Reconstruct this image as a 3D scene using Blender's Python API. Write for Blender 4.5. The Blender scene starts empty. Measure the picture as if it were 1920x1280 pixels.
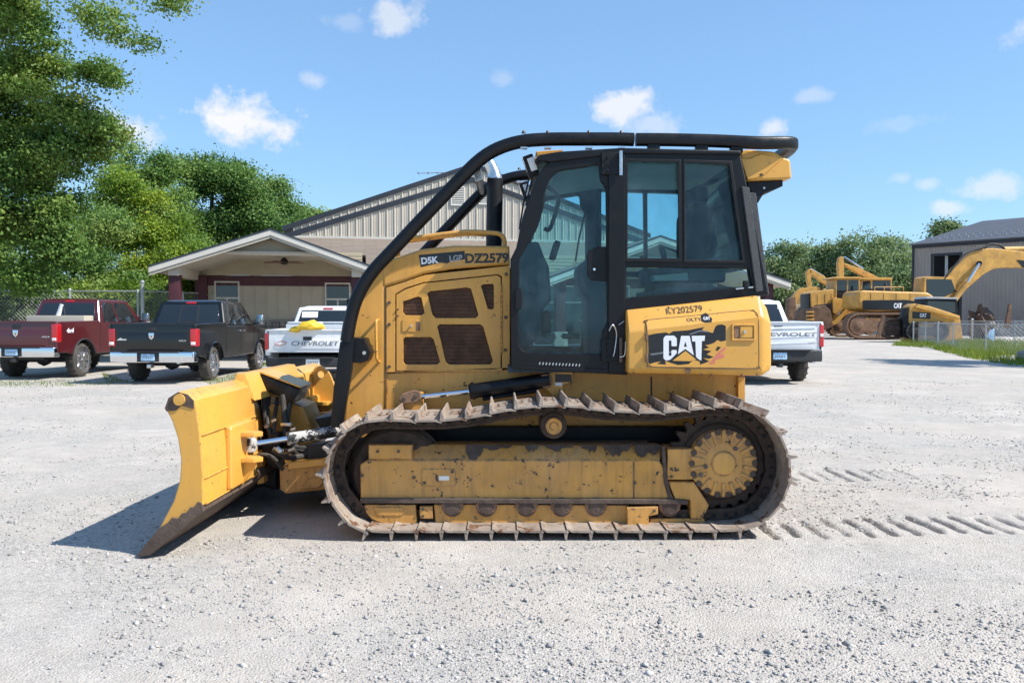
import bpy, bmesh, math, random
import numpy as np
from mathutils import Vector, Matrix
from math import radians as R, pi, sin, cos

random.seed(7)
rng = np.random.default_rng(11)
sc = bpy.context.scene
COL = sc.collection

# ------------------------------------------------------------------ camera
EYE = 1.52
F = 1550.0                       # focal length in pixels of the 1920 px wide picture
cam_d = bpy.data.cameras.new('camera')
cam_d.sensor_width = 36.0
cam_d.lens = F / 1920 * 36.0
cam_d.clip_start = 0.05
cam_d.clip_end = 3000
cam = bpy.data.objects.new('camera', cam_d)
COL.objects.link(cam)
YAW = math.atan(20 / F)
PITCH = math.atan(45 / F)
cam.location = (0, 0, EYE)
cam.rotation_euler = (pi / 2 - PITCH, 0, -YAW)
sc.camera = cam
_m = cam.rotation_euler.to_matrix()
_r, _u, _f = _m @ Vector((1, 0, 0)), _m @ Vector((0, 1, 0)), _m @ Vector((0, 0, -1))

# ------------------------------------------------------------------ world, sun, exposure
SUN = Vector((0.92, -0.30, 1.0)).normalized()          # towards the sun
sun_el = math.asin(SUN.z)
sun_az = math.atan2(SUN.x, SUN.y)
w = bpy.data.worlds.new('World')
sc.world = w
w.use_nodes = True
NT = w.node_tree
for n in list(NT.nodes):
    NT.nodes.remove(n)
wo = NT.nodes.new('ShaderNodeOutputWorld')
bg = NT.nodes.new('ShaderNodeBackground')
bg.inputs['Strength'].default_value = 0.11
sky = NT.nodes.new('ShaderNodeTexSky')
sky.sky_type = 'NISHITA'
sky.sun_disc = False
sky.sun_elevation = sun_el
sky.sun_rotation = sun_az
sky.altitude = 200
sky.air_density = 1.0
sky.dust_density = 0.05
sky.ozone_density = 1.3
NT.links.new(bg.outputs[0], wo.inputs[0])


def ray(px, py):
    return (_f + _r * ((px - 960) / F) + _u * ((640 - py) / F))


def W(px, py, y):
    """point of the place that stands y metres in front of the camera plane, seen at pixel px, py"""
    d = ray(px, py)
    t = y / d.y
    return Vector((d.x * t, y, EYE + d.z * t))


def G(px, py, z=0.0):
    d = ray(px, py)
    t = (z - EYE) / d.z
    return Vector((d.x * t, d.y * t, z))


# clouds in the sky: scattered puffs in sky directions
def wn(t, **kw):
    n = NT.nodes.new(t)
    for k, v in kw.items():
        setattr(n, k, v)
    return n


def wmath(op, a, b=None, clamp=False):
    n = wn('ShaderNodeMath', operation=op, use_clamp=clamp)
    for i, x in enumerate((a, b)):
        if x is None:
            continue
        if isinstance(x, (int, float)):
            n.inputs[i].default_value = x
        else:
            NT.links.new(x, n.inputs[i])
    return n.outputs[0]


tc = wn('ShaderNodeTexCoord')
nz = wn('ShaderNodeTexNoise')
nz.inputs['Scale'].default_value = 26
nz.inputs['Detail'].default_value = 9
nz.inputs['Roughness'].default_value = 0.62
NT.links.new(tc.outputs['Generated'], nz.inputs['Vector'])
nz2 = wn('ShaderNodeTexNoise')
nz2.inputs['Scale'].default_value = 9
nz2.inputs['Detail'].default_value = 4
NT.links.new(tc.outputs['Generated'], nz2.inputs['Vector'])
cl = None
CLOUDS = [(455, 224, 98, 46, 1.0), (505, 236, 55, 30, .9), (250, 238, 62, 34, .8), (738, 32, 52, 38, .6), (595, 150, 30, 17, .45),
          (1165, 200, 70, 34, .85), (1215, 232, 60, 22, .45), (1450, 243, 28, 19, .7), (945, 150, 24, 20, .22),
          (1520, 180, 40, 13, .32), (1860, 350, 72, 28, .55), (1738, 345, 30, 16, .4), (1786, 390, 42, 17, .6),
          (1690, 232, 55, 15, .16), (640, 40, 52, 16, .2), (1690, 335, 20, 12, .3),
          (-500, 150, 160, 60, .8), (-900, 300, 120, 45, .7), (2350, 220, 140, 55, .8), (2700, 330, 100, 40, .6), (2050, 60, 90, 40, .5)]
for (px, py, rx, ry, a) in CLOUDS:
    c = ray(px, py).normalized()
    rx *= 1.0 / F
    ry *= 1.0 / F
    # flat underside: the lower half is squeezed by using a lower centre and the noise
    mp = wn('ShaderNodeMapping')
    mp.vector_type = 'POINT'
    s = (1 / rx, 1 / rx, 1 / ry)
    mp.inputs['Scale'].default_value = s
    mp.inputs['Location'].default_value = (-c.x * s[0], -c.y * s[1], -c.z * s[2])
    NT.links.new(tc.outputs['Generated'], mp.inputs['Vector'])
    ln = wn('ShaderNodeVectorMath', operation='LENGTH')
    NT.links.new(mp.outputs[0], ln.inputs[0])
    v = wmath('SUBTRACT', 1.0, ln.outputs['Value'])
    nn = wmath('MULTIPLY', wmath('SUBTRACT', nz.outputs['Fac'], 0.5), 3.0)
    v = wmath('ADD', v, nn)
    v = wmath('MULTIPLY', v, 1.45, clamp=True)
    v = wmath('MULTIPLY', v, a)
    cl = v if cl is None else wmath('MAXIMUM', cl, v)
mix = wn('ShaderNodeMixRGB')
NT.links.new(cl, mix.inputs['Fac'])
gm = wn('ShaderNodeGamma')
gm.inputs['Gamma'].default_value = 0.54
NT.links.new(sky.outputs[0], gm.inputs['Color'])
tn = wn('ShaderNodeMixRGB', blend_type='MULTIPLY')
tn.inputs['Fac'].default_value = 1.0
tn.inputs['Color2'].default_value = (1.36, 1.98, 2.66, 1)
NT.links.new(gm.outputs[0], tn.inputs['Color1'])
NT.links.new(tn.outputs[0], mix.inputs['Color1'])
mix.inputs['Color2'].default_value = (6.1, 6.15, 6.3, 1)
NT.links.new(mix.outputs[0], bg.inputs['Color'])

sd = bpy.data.lights.new('sun', 'SUN')
sd.energy = 5.0
sd.angle = R(0.53)
sd.color = (1.0, 0.95, 0.87)
so = bpy.data.objects.new('sun', sd)
so.rotation_euler = SUN.to_track_quat('Z', 'Y').to_euler()
so.location = (20, -6, 25)
COL.objects.link(so)

sc.view_settings.view_transform = 'Standard'
sc.view_settings.look = 'None'
sc.view_settings.gamma = 1
sc.view_settings.use_curve_mapping = False
sc.view_settings.exposure = 0.52
sc.render.engine = 'CYCLES'
sc.cycles.use_denoising = True
sc.cycles.max_bounces = 6
sc.cycles.diffuse_bounces = 3
sc.cycles.glossy_bounces = 3
sc.cycles.transparent_max_bounces = 12
sc.cycles.use_adaptive_sampling = True
sc.cycles.adaptive_threshold = 0.025

# ------------------------------------------------------------------ materials
MATS = {}


def _lnk(nt, a, b):
    nt.links.new(a, b)


def mat(name, col, rough=0.5, metal=0.0, var=0.0, vscale=6.0, bump=0.0, bscale=40.0, chips=0.0, chipcol=(0.045, 0.03, 0.022),
        chipscale=9.0, dust=0.0, dustcol=(0.40, 0.34, 0.27), coat=0.0, spec=0.5, edge=0.0, edgecol=(0.10, 0.075, 0.06), streak=0.0, streakcol=(0.10, 0.07, 0.045)):
    """painted / plain surface: colour with patchy variation, chipped spots, dust on upward faces, fine relief"""
    m = bpy.data.materials.new(name)
    m.use_nodes = True
    nt = m.node_tree
    b = nt.nodes['Principled BSDF']
    b.inputs['Roughness'].default_value = rough
    b.inputs['Metallic'].default_value = metal
    b.inputs['Specular IOR Level'].default_value = spec
    if coat:
        b.inputs['Coat Weight'].default_value = coat
        b.inputs['Coat Roughness'].default_value = 0.06
    b.inputs['Base Color'].default_value = (*col, 1)
    geo = nt.nodes.new('ShaderNodeNewGeometry')
    pos = geo.outputs['Position']
    cur = None

    def noise(scale, detail=4, rough_=0.6, off=0.0):
        n = nt.nodes.new('ShaderNodeTexNoise')
        n.inputs['Scale'].default_value = scale
        n.inputs['Detail'].default_value = detail
        n.inputs['Roughness'].default_value = rough_
        if off:
            mp = nt.nodes.new('ShaderNodeMapping')
            mp.inputs['Location'].default_value = (off, off * 1.3, off * .7)
            _lnk(nt, pos, mp.inputs['Vector'])
            _lnk(nt, mp.outputs[0], n.inputs['Vector'])
        else:
            _lnk(nt, pos, n.inputs['Vector'])
        return n.outputs['Fac']

    def ramp(fac, a, b_, c0=0.0, c1=1.0):
        n = nt.nodes.new('ShaderNodeMapRange')
        n.inputs['From Min'].default_value = a
        n.inputs['From Max'].default_value = b_
        n.inputs['To Min'].default_value = c0
        n.inputs['To Max'].default_value = c1
        n.clamp = True
        _lnk(nt, fac, n.inputs['Value'])
        return n.outputs[0]

    def mixc(fac, c1, c2):
        n = nt.nodes.new('ShaderNodeMixRGB')
        if isinstance(fac, float):
            n.inputs[0].default_value = fac
        else:
            _lnk(nt, fac, n.inputs[0])
        for i, c in ((1, c1), (2, c2)):
            if isinstance(c, tuple):
                n.inputs[i].default_value = (*c, 1)
            else:
                _lnk(nt, c, n.inputs[i])
        return n.outputs[0]

    cur = tuple(col)
    if var:
        lo = tuple(c * (1 - var) for c in col)
        hi = tuple(min(1, c * (1 + var)) for c in col)
        cur = mixc(ramp(noise(vscale, 6), 0.32, 0.68), lo, hi)
    if dust:
        sep = nt.nodes.new('ShaderNodeSeparateXYZ')
        _lnk(nt, geo.outputs['Normal'], sep.inputs[0])
        up = ramp(sep.outputs['Z'], 0.0, 0.9, 0.38, 1.0)
        dn = ramp(noise(3.0, 6, .65, 3.1), 0.35, 0.75, 0.0, 1.0)
        mu = nt.nodes.new('ShaderNodeMath')
        mu.operation = 'MULTIPLY'
        _lnk(nt, up, mu.inputs[0])
        _lnk(nt, dn, mu.inputs[1])
        mu2 = nt.nodes.new('ShaderNodeMath')
        mu2.operation = 'MULTIPLY'
        mu2.use_clamp = True
        _lnk(nt, mu.outputs[0], mu2.inputs[0])
        mu2.inputs[1].default_value = dust
        cur = mixc(mu2.outputs[0], cur, dustcol)
    if streak:
        sn = nt.nodes.new('ShaderNodeTexNoise')
        sn.inputs['Scale'].default_value = 1.0
        sn.inputs['Detail'].default_value = 5
        sn.inputs['Roughness'].default_value = .65
        mp_ = nt.nodes.new('ShaderNodeMapping')
        mp_.inputs['Scale'].default_value = (26, 26, 2.2)
        _lnk(nt, pos, mp_.inputs['Vector'])
        _lnk(nt, mp_.outputs[0], sn.inputs['Vector'])
        cur = mixc(ramp(sn.outputs['Fac'], .5, .82, 0, streak), cur, streakcol)
    if edge:
        bv = nt.nodes.new('ShaderNodeBevel')
        bv.samples = 4
        bv.inputs['Radius'].default_value = edge
        dt = nt.nodes.new('ShaderNodeVectorMath')
        dt.operation = 'DOT_PRODUCT'
        _lnk(nt, bv.outputs[0], dt.inputs[0])
        _lnk(nt, geo.outputs['True Normal'], dt.inputs[1])
        em = ramp(dt.outputs['Value'], .995, .90)
        en = ramp(noise(24, 6, .7, 4.4), .46, .58)
        mu3 = nt.nodes.new('ShaderNodeMath')
        mu3.operation = 'MULTIPLY'
        mu3.use_clamp = True
        _lnk(nt, em, mu3.inputs[0])
        _lnk(nt, en, mu3.inputs[1])
        cur = mixc(mu3.outputs[0], cur, edgecol)
    if chips:
        ch = ramp(noise(chipscale, 8, .7, 7.7), 0.66 - chips * .16, 0.675 - chips * .16)
        cur = mixc(ch, cur, chipcol)
        rr = ramp(ch, 0, 1, rough, 0.8)
        _lnk(nt, rr, b.inputs['Roughness'])
    elif var:
        rr = ramp(noise(vscale * 2.3, 3, .6, 1.7), 0.3, 0.7, max(0, rough - .08), min(1, rough + .1))
        _lnk(nt, rr, b.inputs['Roughness'])
    if not isinstance(cur, tuple):
        _lnk(nt, cur, b.inputs['Base Color'])
    if bump:
        bp = nt.nodes.new('ShaderNodeBump')
        bp.inputs['Strength'].default_value = bump
        bp.inputs['Distance'].default_value = 0.02
        _lnk(nt, noise(bscale, 5, .6), bp.inputs['Height'])
        _lnk(nt, bp.outputs[0], b.inputs['Normal'])
    MATS[name] = m
    return m


YEL = (0.68, 0.335, 0.055)
mat('cat_yellow', YEL, .42, var=.13, vscale=2.2, chips=.16, chipscale=18, dust=.35, bump=.04, bscale=60, streak=.28, edge=.008)
mat('cat_yellow_worn', (0.60, 0.285, 0.05), .5, var=.16, vscale=4, chips=.3, chipscale=17, dust=.5, chipcol=(.07, .05, .04), bump=.1, bscale=30, streak=.55, edge=.02)
mat('cat_yellow_clean', (0.72, 0.365, 0.06), .34, var=.06, vscale=2, chips=.12, chipscale=22, dust=.25, streak=.16, edge=.006, streakcol=(.36, .22, .10))
mat('far_yellow', (0.60, 0.315, 0.055), .5, var=.25, vscale=1.5, chips=.3, chipscale=7, streak=.4, dust=.4, chipcol=(.16, .09, .05))
mat('black_paint', (0.006, 0.0065, 0.008), .38, var=.2, vscale=5, spec=.3, bump=.06, bscale=50)
mat('black_satin', (0.008, 0.009, 0.011), .5, var=.2, vscale=8, spec=.3)
mat('black_textured', (0.045, 0.05, 0.058), .6, var=.2, vscale=30, bump=.6, bscale=160)
mat('rubber', (0.02, 0.02, 0.02), .75, var=.25, vscale=9, dust=.3, bump=.1, bscale=60)
mat('tyre_rubber', (0.035, 0.033, 0.03), .85, var=.25, vscale=12, dust=.9, dustcol=(.2, .18, .155), bump=.2, bscale=90)
mat('chrome', (0.75, 0.76, 0.78), .12, 1.0)
mat('dull_chrome', (0.6, 0.6, 0.6), .3, 1.0, var=.15, vscale=12)
mat('steel_worn', (0.31, 0.24, 0.19), .6, .25, var=.35, vscale=16, chips=.6, chipcol=(.17, .085, .045), chipscale=9, dust=1.0, dustcol=(.50, .445, .385), bump=.2, bscale=70)
mat('track_rust', (0.052, 0.033, 0.025), .75, .2, var=.4, vscale=14, dust=.35, dustcol=(.2, .15, .11), bump=.3, bscale=60)
mat('rust_dark', (0.085, 0.055, 0.042), .8, .1, var=.35, vscale=14, bump=.35, bscale=60, dust=.3)
mat('rust_brown', (0.20, 0.115, 0.07), .8, .0, var=.35, vscale=10, bump=.3, bscale=60)
mat('bolt_steel', (0.13, 0.10, 0.08), .6, .5, var=.3, vscale=20)
mat('silver_bolt', (0.6, 0.58, 0.55), .35, .8)
mat('white_paint', (0.74, 0.75, 0.76), .3, var=.03, vscale=3, coat=.6)
mat('white_old', (0.72, 0.73, 0.73), .42, var=.06, vscale=5, coat=.25, dust=.15)
mat('red_paint', (0.075, 0.007, 0.011), .3, coat=.8)
mat('black_car', (0.005, 0.0055, 0.006), .25, coat=.7, spec=.3)
mat('dark_plastic', (0.022, 0.023, 0.025), .6, var=.2, vscale=10)
mat('cab_interior', (0.035, 0.06, 0.085), .7, var=.15, vscale=10)
mat('seat_cloth', (0.02, 0.04, 0.06), .85, var=.2, vscale=25, bump=.2, bscale=120)
mat('headliner', (0.34, 0.40, 0.37), .8, var=.06, vscale=6)
mat('red_lens', (0.45, 0.01, 0.015), .2, coat=.8)
mat('white_lens', (0.8, 0.78, 0.74), .2, coat=.5)
mat('decal_black', (0.012, 0.013, 0.015), .35, var=.3, vscale=20)
mat('decal_dark', (0.035, 0.03, 0.028), .5)
mat('decal_white', (0.78, 0.79, 0.82), .4)
mat('decal_grey', (0.16, 0.17, 0.19), .4)
mat('decal_red', (0.62, 0.19, 0.12), .5)
mat('plate_blue', (0.38, 0.58, 0.78), .4, var=.3, vscale=18)
mat('metal_wall', (0.50, 0.445, 0.365), .5, .1, var=.08, vscale=.7, dust=.1)
mat('metal_rib', (0.57, 0.515, 0.43), .5, .1, var=.08, vscale=.9)
mat('dark_trim', (0.022, 0.026, 0.036), .45, var=.2, vscale=2)
mat('vent_white', (0.66, 0.66, 0.62), .5)
mat('siding_tan', (0.40, 0.335, 0.235), .65, var=.07, vscale=2)
mat('soffit', (0.46, 0.41, 0.33), .6, var=.05, vscale=2)
mat('trim_white', (0.56, 0.53, 0.47), .5, var=.05, vscale=3)
mat('maroon', (0.06, 0.011, 0.016), .55, var=.15, vscale=3)
mat('wall_tan', (0.40, 0.35, 0.265), .65, var=.06, vscale=1.5)
mat('stone', (0.22, 0.20, 0.175), .85, var=.5, vscale=2.2, bump=.5, bscale=14)
mat('mortar', (0.13, 0.125, 0.115), .95, var=.2, vscale=8)
mat('glass_dark', (0.015, 0.02, 0.024), .06, spec=.8)
mat('shed_wall', (0.34, 0.30, 0.262), .6, var=.1, vscale=.35, dust=.1)
mat('shed_roof', (0.085, 0.08, 0.082), .5, .1, var=.1, vscale=.5)
mat('dark_inside', (0.012, 0.012, 0.013), .9)
mat('galvanised', (0.42, 0.44, 0.45), .45, .6, var=.15, vscale=6)
mat('bark', (0.075, 0.058, 0.043), .9, var=.35, vscale=4, bump=.8, bscale=12)
mat('yellow_tarp', (0.78, 0.50, 0.03), .55, var=.08, vscale=8)
mat('cardboard', (0.42, 0.33, 0.22), .8, var=.1, vscale=8)
mat('dirt_brown', (0.16, 0.095, 0.06), .95, var=.4, vscale=3, bump=.4, bscale=20)
mat('wood_fan', (0.12, 0.06, 0.035), .5)
mat('paper_cloth', (0.42, 0.40, 0.36), .9, var=.2, vscale=6)
mat('wheel_rim', (0.5, 0.5, 0.51), .25, .9, var=.1, vscale=10)
mat('grille_steel', (0.17, 0.085, 0.045), .7, var=.4, vscale=9)
mat('engine_rust', (0.075, 0.034, 0.02), .85, var=.55, vscale=7, chips=.7, chipscale=5, chipcol=(.05, .025, .016), bump=.3, bscale=50)
mat('scuffed_black', (0.02, 0.02, 0.022), .45, var=.2, chips=.95, chipscale=13, chipcol=(.45, .44, .42))


def add_nodes_tex():
    # shingles
    m = mat('shingles', (0.19, 0.155, 0.125), .9)
    nt = m.node_tree
    b = nt.nodes['Principled BSDF']
    tcn = nt.nodes.new('ShaderNodeTexCoord')
    br = nt.nodes.new('ShaderNodeTexBrick')
    br.inputs['Color1'].default_value = (0.185, 0.15, 0.122, 1)
    br.inputs['Color2'].default_value = (0.235, 0.19, 0.152, 1)
    br.inputs['Mortar'].default_value = (0.13, 0.105, 0.086, 1)
    br.inputs['Scale'].default_value = 1.0
    br.inputs['Brick Width'].default_value = .9
    br.inputs['Row Height'].default_value = .15
    br.inputs['Mortar Size'].default_value = .01
    br.inputs['Bias'].default_value = -.1
    nt.links.new(tcn.outputs['UV'], br.inputs['Vector'])
    nt.links.new(br.outputs['Color'], b.inputs['Base Color'])
    bp = nt.nodes.new('ShaderNodeBump')
    bp.inputs['Strength'].default_value = .5
    bp.inputs['Distance'].default_value = .02
    nt.links.new(br.outputs['Fac'], bp.inputs['Height'])
    bp.invert = True
    nt.links.new(bp.outputs[0], b.inputs['Normal'])
    # engine grille: rusty perforated mesh
    # tinted cab glass and clear-ish car glass
    for nm, tint, k in (('cab_glass', (0.74, 0.905, 0.925), 1.0), ('car_glass', (0.10, 0.13, 0.15), 1.0), ('pane_glass', (0.25, 0.3, 0.33), 1.0)):
        g = bpy.data.materials.new(nm)
        g.use_nodes = True
        t = g.node_tree
        for n in list(t.nodes):
            t.nodes.remove(n)
        o = t.nodes.new('ShaderNodeOutputMaterial')
        tr = t.nodes.new('ShaderNodeBsdfTransparent')
        tr.inputs[0].default_value = (*tint, 1)
        gl = t.nodes.new('ShaderNodeBsdfGlossy')
        gl.inputs['Roughness'].default_value = 0.02
        gl.inputs['Color'].default_value = (0.9, 0.95, 1, 1)
        fr = t.nodes.new('ShaderNodeFresnel')
        fr.inputs['IOR'].default_value = 1.3
        df = t.nodes.new('ShaderNodeBsdfDiffuse')
        df.inputs['Color'].default_value = (0.30, 0.42, 0.47, 1)
        mx0 = t.nodes.new('ShaderNodeMixShader')          # dusty film on the pane
        gn = t.nodes.new('ShaderNodeTexNoise')
        gn.inputs['Scale'].default_value = 3.5
        gn.inputs['Detail'].default_value = 6
        gn.inputs['Roughness'].default_value = .7
        gg = t.nodes.new('ShaderNodeNewGeometry')
        t.links.new(gg.outputs['Position'], gn.inputs['Vector'])
        gr_ = t.nodes.new('ShaderNodeMapRange')
        gr_.inputs[1].default_value = .42
        gr_.inputs[2].default_value = .72
        gr_.inputs[3].default_value = .02
        gr_.inputs[4].default_value = .11
        t.links.new(gn.outputs['Fac'], gr_.inputs[0])
        t.links.new(gr_.outputs[0], mx0.inputs[0])
        t.links.new(tr.outputs[0], mx0.inputs[1])
        t.links.new(df.outputs[0], mx0.inputs[2])
        mx = t.nodes.new('ShaderNodeMixShader')
        t.links.new(fr.outputs[0], mx.inputs[0])
        t.links.new(mx0.outputs[0], mx.inputs[1])
        t.links.new(gl.outputs[0], mx.inputs[2])
        t.links.new(mx.outputs[0], o.inputs[0])
        MATS[nm] = g
    # leaves: colour per leaf from an attribute, light passes through
    for nm, c0, c1, c2 in (('leaf_maple', (0.060, 0.123, 0.030), (0.149, 0.245, 0.054), (0.262, 0.307, 0.073)),
                           ('leaf_yellow', (0.083, 0.151, 0.022), (0.211, 0.305, 0.040), (0.361, 0.384, 0.045)),
                           ('leaf_mid', (0.067, 0.141, 0.041), (0.153, 0.254, 0.065), (0.251, 0.327, 0.090)),
                           ('leaf_far', (0.082, 0.140, 0.065), (0.166, 0.236, 0.104), (0.257, 0.306, 0.135)),
                           ('leaf_spruce', (0.052, 0.102, 0.048), (0.117, 0.180, 0.072), (0.194, 0.252, 0.096)),
                           ('leaf_grass', (0.05, 0.10, 0.015), (0.13, 0.20, 0.025), (0.28, 0.28, 0.06))):
        g = bpy.data.materials.new(nm)
        g.use_nodes = True
        t = g.node_tree
        for n in list(t.nodes):
            t.nodes.remove(n)
        o = t.nodes.new('ShaderNodeOutputMaterial')
        at = t.nodes.new('ShaderNodeAttribute')
        at.attribute_name = 'tint'
        cr = t.nodes.new('ShaderNodeValToRGB')
        cr.color_ramp.elements[0].color = (*c0, 1)
        cr.color_ramp.elements[1].color = (*c2, 1)
        e = cr.color_ramp.elements.new(0.5)
        e.color = (*c1, 1)
        t.links.new(at.outputs['Fac'], cr.inputs[0])
        pb = t.nodes.new('ShaderNodeBsdfPrincipled')
        pb.inputs['Roughness'].default_value = .5
        pb.inputs['Specular IOR Level'].default_value = .18
        t.links.new(cr.outputs[0], pb.inputs['Base Color'])
        tl = t.nodes.new('ShaderNodeBsdfTranslucent')
        hs_ = t.nodes.new('ShaderNodeHueSaturation')
        hs_.inputs['Value'].default_value = 1.5
        hs_.inputs['Saturation'].default_value = 1.1
        t.links.new(cr.outputs[0], hs_.inputs['Color'])
        t.links.new(hs_.outputs[0], tl.inputs[0])
        mx = t.nodes.new('ShaderNodeMixShader')
        mx.inputs[0].default_value = .3
        t.links.new(pb.outputs[0], mx.inputs[1])
        t.links.new(tl.outputs[0], mx.inputs[2])
        t.links.new(mx.outputs[0], o.inputs[0])
        MATS[nm] = g
    # gravel ground
    m = mat('gravel', (0.42, 0.41, 0.395), .95, spec=.2)
    nt = m.node_tree
    b = nt.nodes['Principled BSDF']
    geo = nt.nodes.new('ShaderNodeNewGeometry')

    def nz_(scale, det=5, ro=.6):
        n = nt.nodes.new('ShaderNodeTexNoise')
        n.inputs['Scale'].default_value = scale
        n.inputs['Detail'].default_value = det
        n.inputs['Roughness'].default_value = ro
        nt.links.new(geo.outputs['Position'], n.inputs['Vector'])
        return n.outputs['Fac']

    def rg(f, a, b_, lo=0, hi=1):
        n = nt.nodes.new('ShaderNodeMapRange')
        n.inputs[1].default_value = a
        n.inputs[2].default_value = b_
        n.inputs[3].default_value = lo
        n.inputs[4].default_value = hi
        nt.links.new(f, n.inputs[0])
        return n.outputs[0]

    def mx_(f, a, c):
        n = nt.nodes.new('ShaderNodeMixRGB')
        nt.links.new(f, n.inputs[0])
        for i, x in ((1, a), (2, c)):
            if isinstance(x, tuple):
                n.inputs[i].default_value = (*x, 1)
            else:
                nt.links.new(x, n.inputs[i])
        return n.outputs[0]
    vo = nt.nodes.new('ShaderNodeTexVoronoi')
    vo.inputs['Scale'].default_value = 85
    nt.links.new(geo.outputs['Position'], vo.inputs['Vector'])
    vo2 = nt.nodes.new('ShaderNodeTexVoronoi')
    vo2.inputs['Scale'].default_value = 24
    nt.links.new(geo.outputs['Position'], vo2.inputs['Vector'])
    sepc = nt.nodes.new('ShaderNodeSeparateColor')
    nt.links.new(vo.outputs['Color'], sepc.inputs[0])
    stonec = mx_(sepc.outputs[0], (0.34, 0.325, 0.305), (0.58, 0.55, 0.51))
    dustc = mx_(rg(nz_(1.3, 6), .35, .65), (0.50, 0.455, 0.41), (0.60, 0.555, 0.505))
    patch = rg(nz_(.5, 7, .65), .4, .6, .1, 1.0)
    c = mx_(patch, dustc, stonec)
    lane = nt.nodes.new('ShaderNodeTexNoise')
    lane.inputs['Scale'].default_value = 1.0
    lane.inputs['Detail'].default_value = 7
    lane.inputs['Roughness'].default_value = .62
    lmp = nt.nodes.new('ShaderNodeMapping')
    lmp.inputs['Scale'].default_value = (.11, .42, 1)
    lmp.inputs['Rotation'].default_value = (0, 0, .12)
    nt.links.new(geo.outputs['Position'], lmp.inputs['Vector'])
    nt.links.new(lmp.outputs[0], lane.inputs['Vector'])
    tan = rg(lane.outputs['Fac'], .48, .68, 0, .42)
    c = mx_(tan, c, (0.52, 0.46, 0.39))
    spot = rg(nz_(5.0, 6, .7), .25, .75, .86, 1.1)
    mul = nt.nodes.new('ShaderNodeMixRGB')
    mul.blend_type = 'MULTIPLY'
    mul.inputs[0].default_value = 1
    wm = nt.nodes.new('ShaderNodeMixRGB')
    wm.blend_type = 'MULTIPLY'
    wm.inputs[0].default_value = 1
    wm.inputs[2].default_value = (.93, .92, .905, 1)
    nt.links.new(c, wm.inputs[1])
    nt.links.new(wm.outputs[0], mul.inputs[1])
    nt.links.new(spot, mul.inputs[2])
    nt.links.new(mul.outputs[0], b.inputs['Base Color'])
    b1 = nt.nodes.new('ShaderNodeBump')
    b1.inputs['Strength'].default_value = .55
    b1.inputs['Distance'].default_value = .012
    b1.invert = True
    nt.links.new(vo.outputs['Distance'], b1.inputs['Height'])
    b2 = nt.nodes.new('ShaderNodeBump')
    b2.inputs['Strength'].default_value = .45
    b2.inputs['Distance'].default_value = .02
    nt.links.new(nz_(38, 6, .7), b2.inputs['Height'])
    nt.links.new(b1.outputs[0], b2.inputs['Normal'])
    nt.links.new(b2.outputs[0], b.inputs['Normal'])
    # loose stones
    m = mat('stone_chip', (0.45, 0.44, 0.42), .9, spec=.2)
    nt = m.node_tree
    b = nt.nodes['Principled BSDF']
    at = nt.nodes.new('ShaderNodeAttribute')
    at.attribute_name = 'tint'
    cr = nt.nodes.new('ShaderNodeValToRGB')
    cr.color_ramp.elements[0].color = (0.20, 0.20, 0.20, 1)
    cr.color_ramp.elements[1].color = (0.56, 0.535, 0.505, 1)
    nt.links.new(at.outputs['Fac'], cr.inputs[0])
    nt.links.new(cr.outputs[0], b.inputs['Base Color'])


add_nodes_tex()


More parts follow.
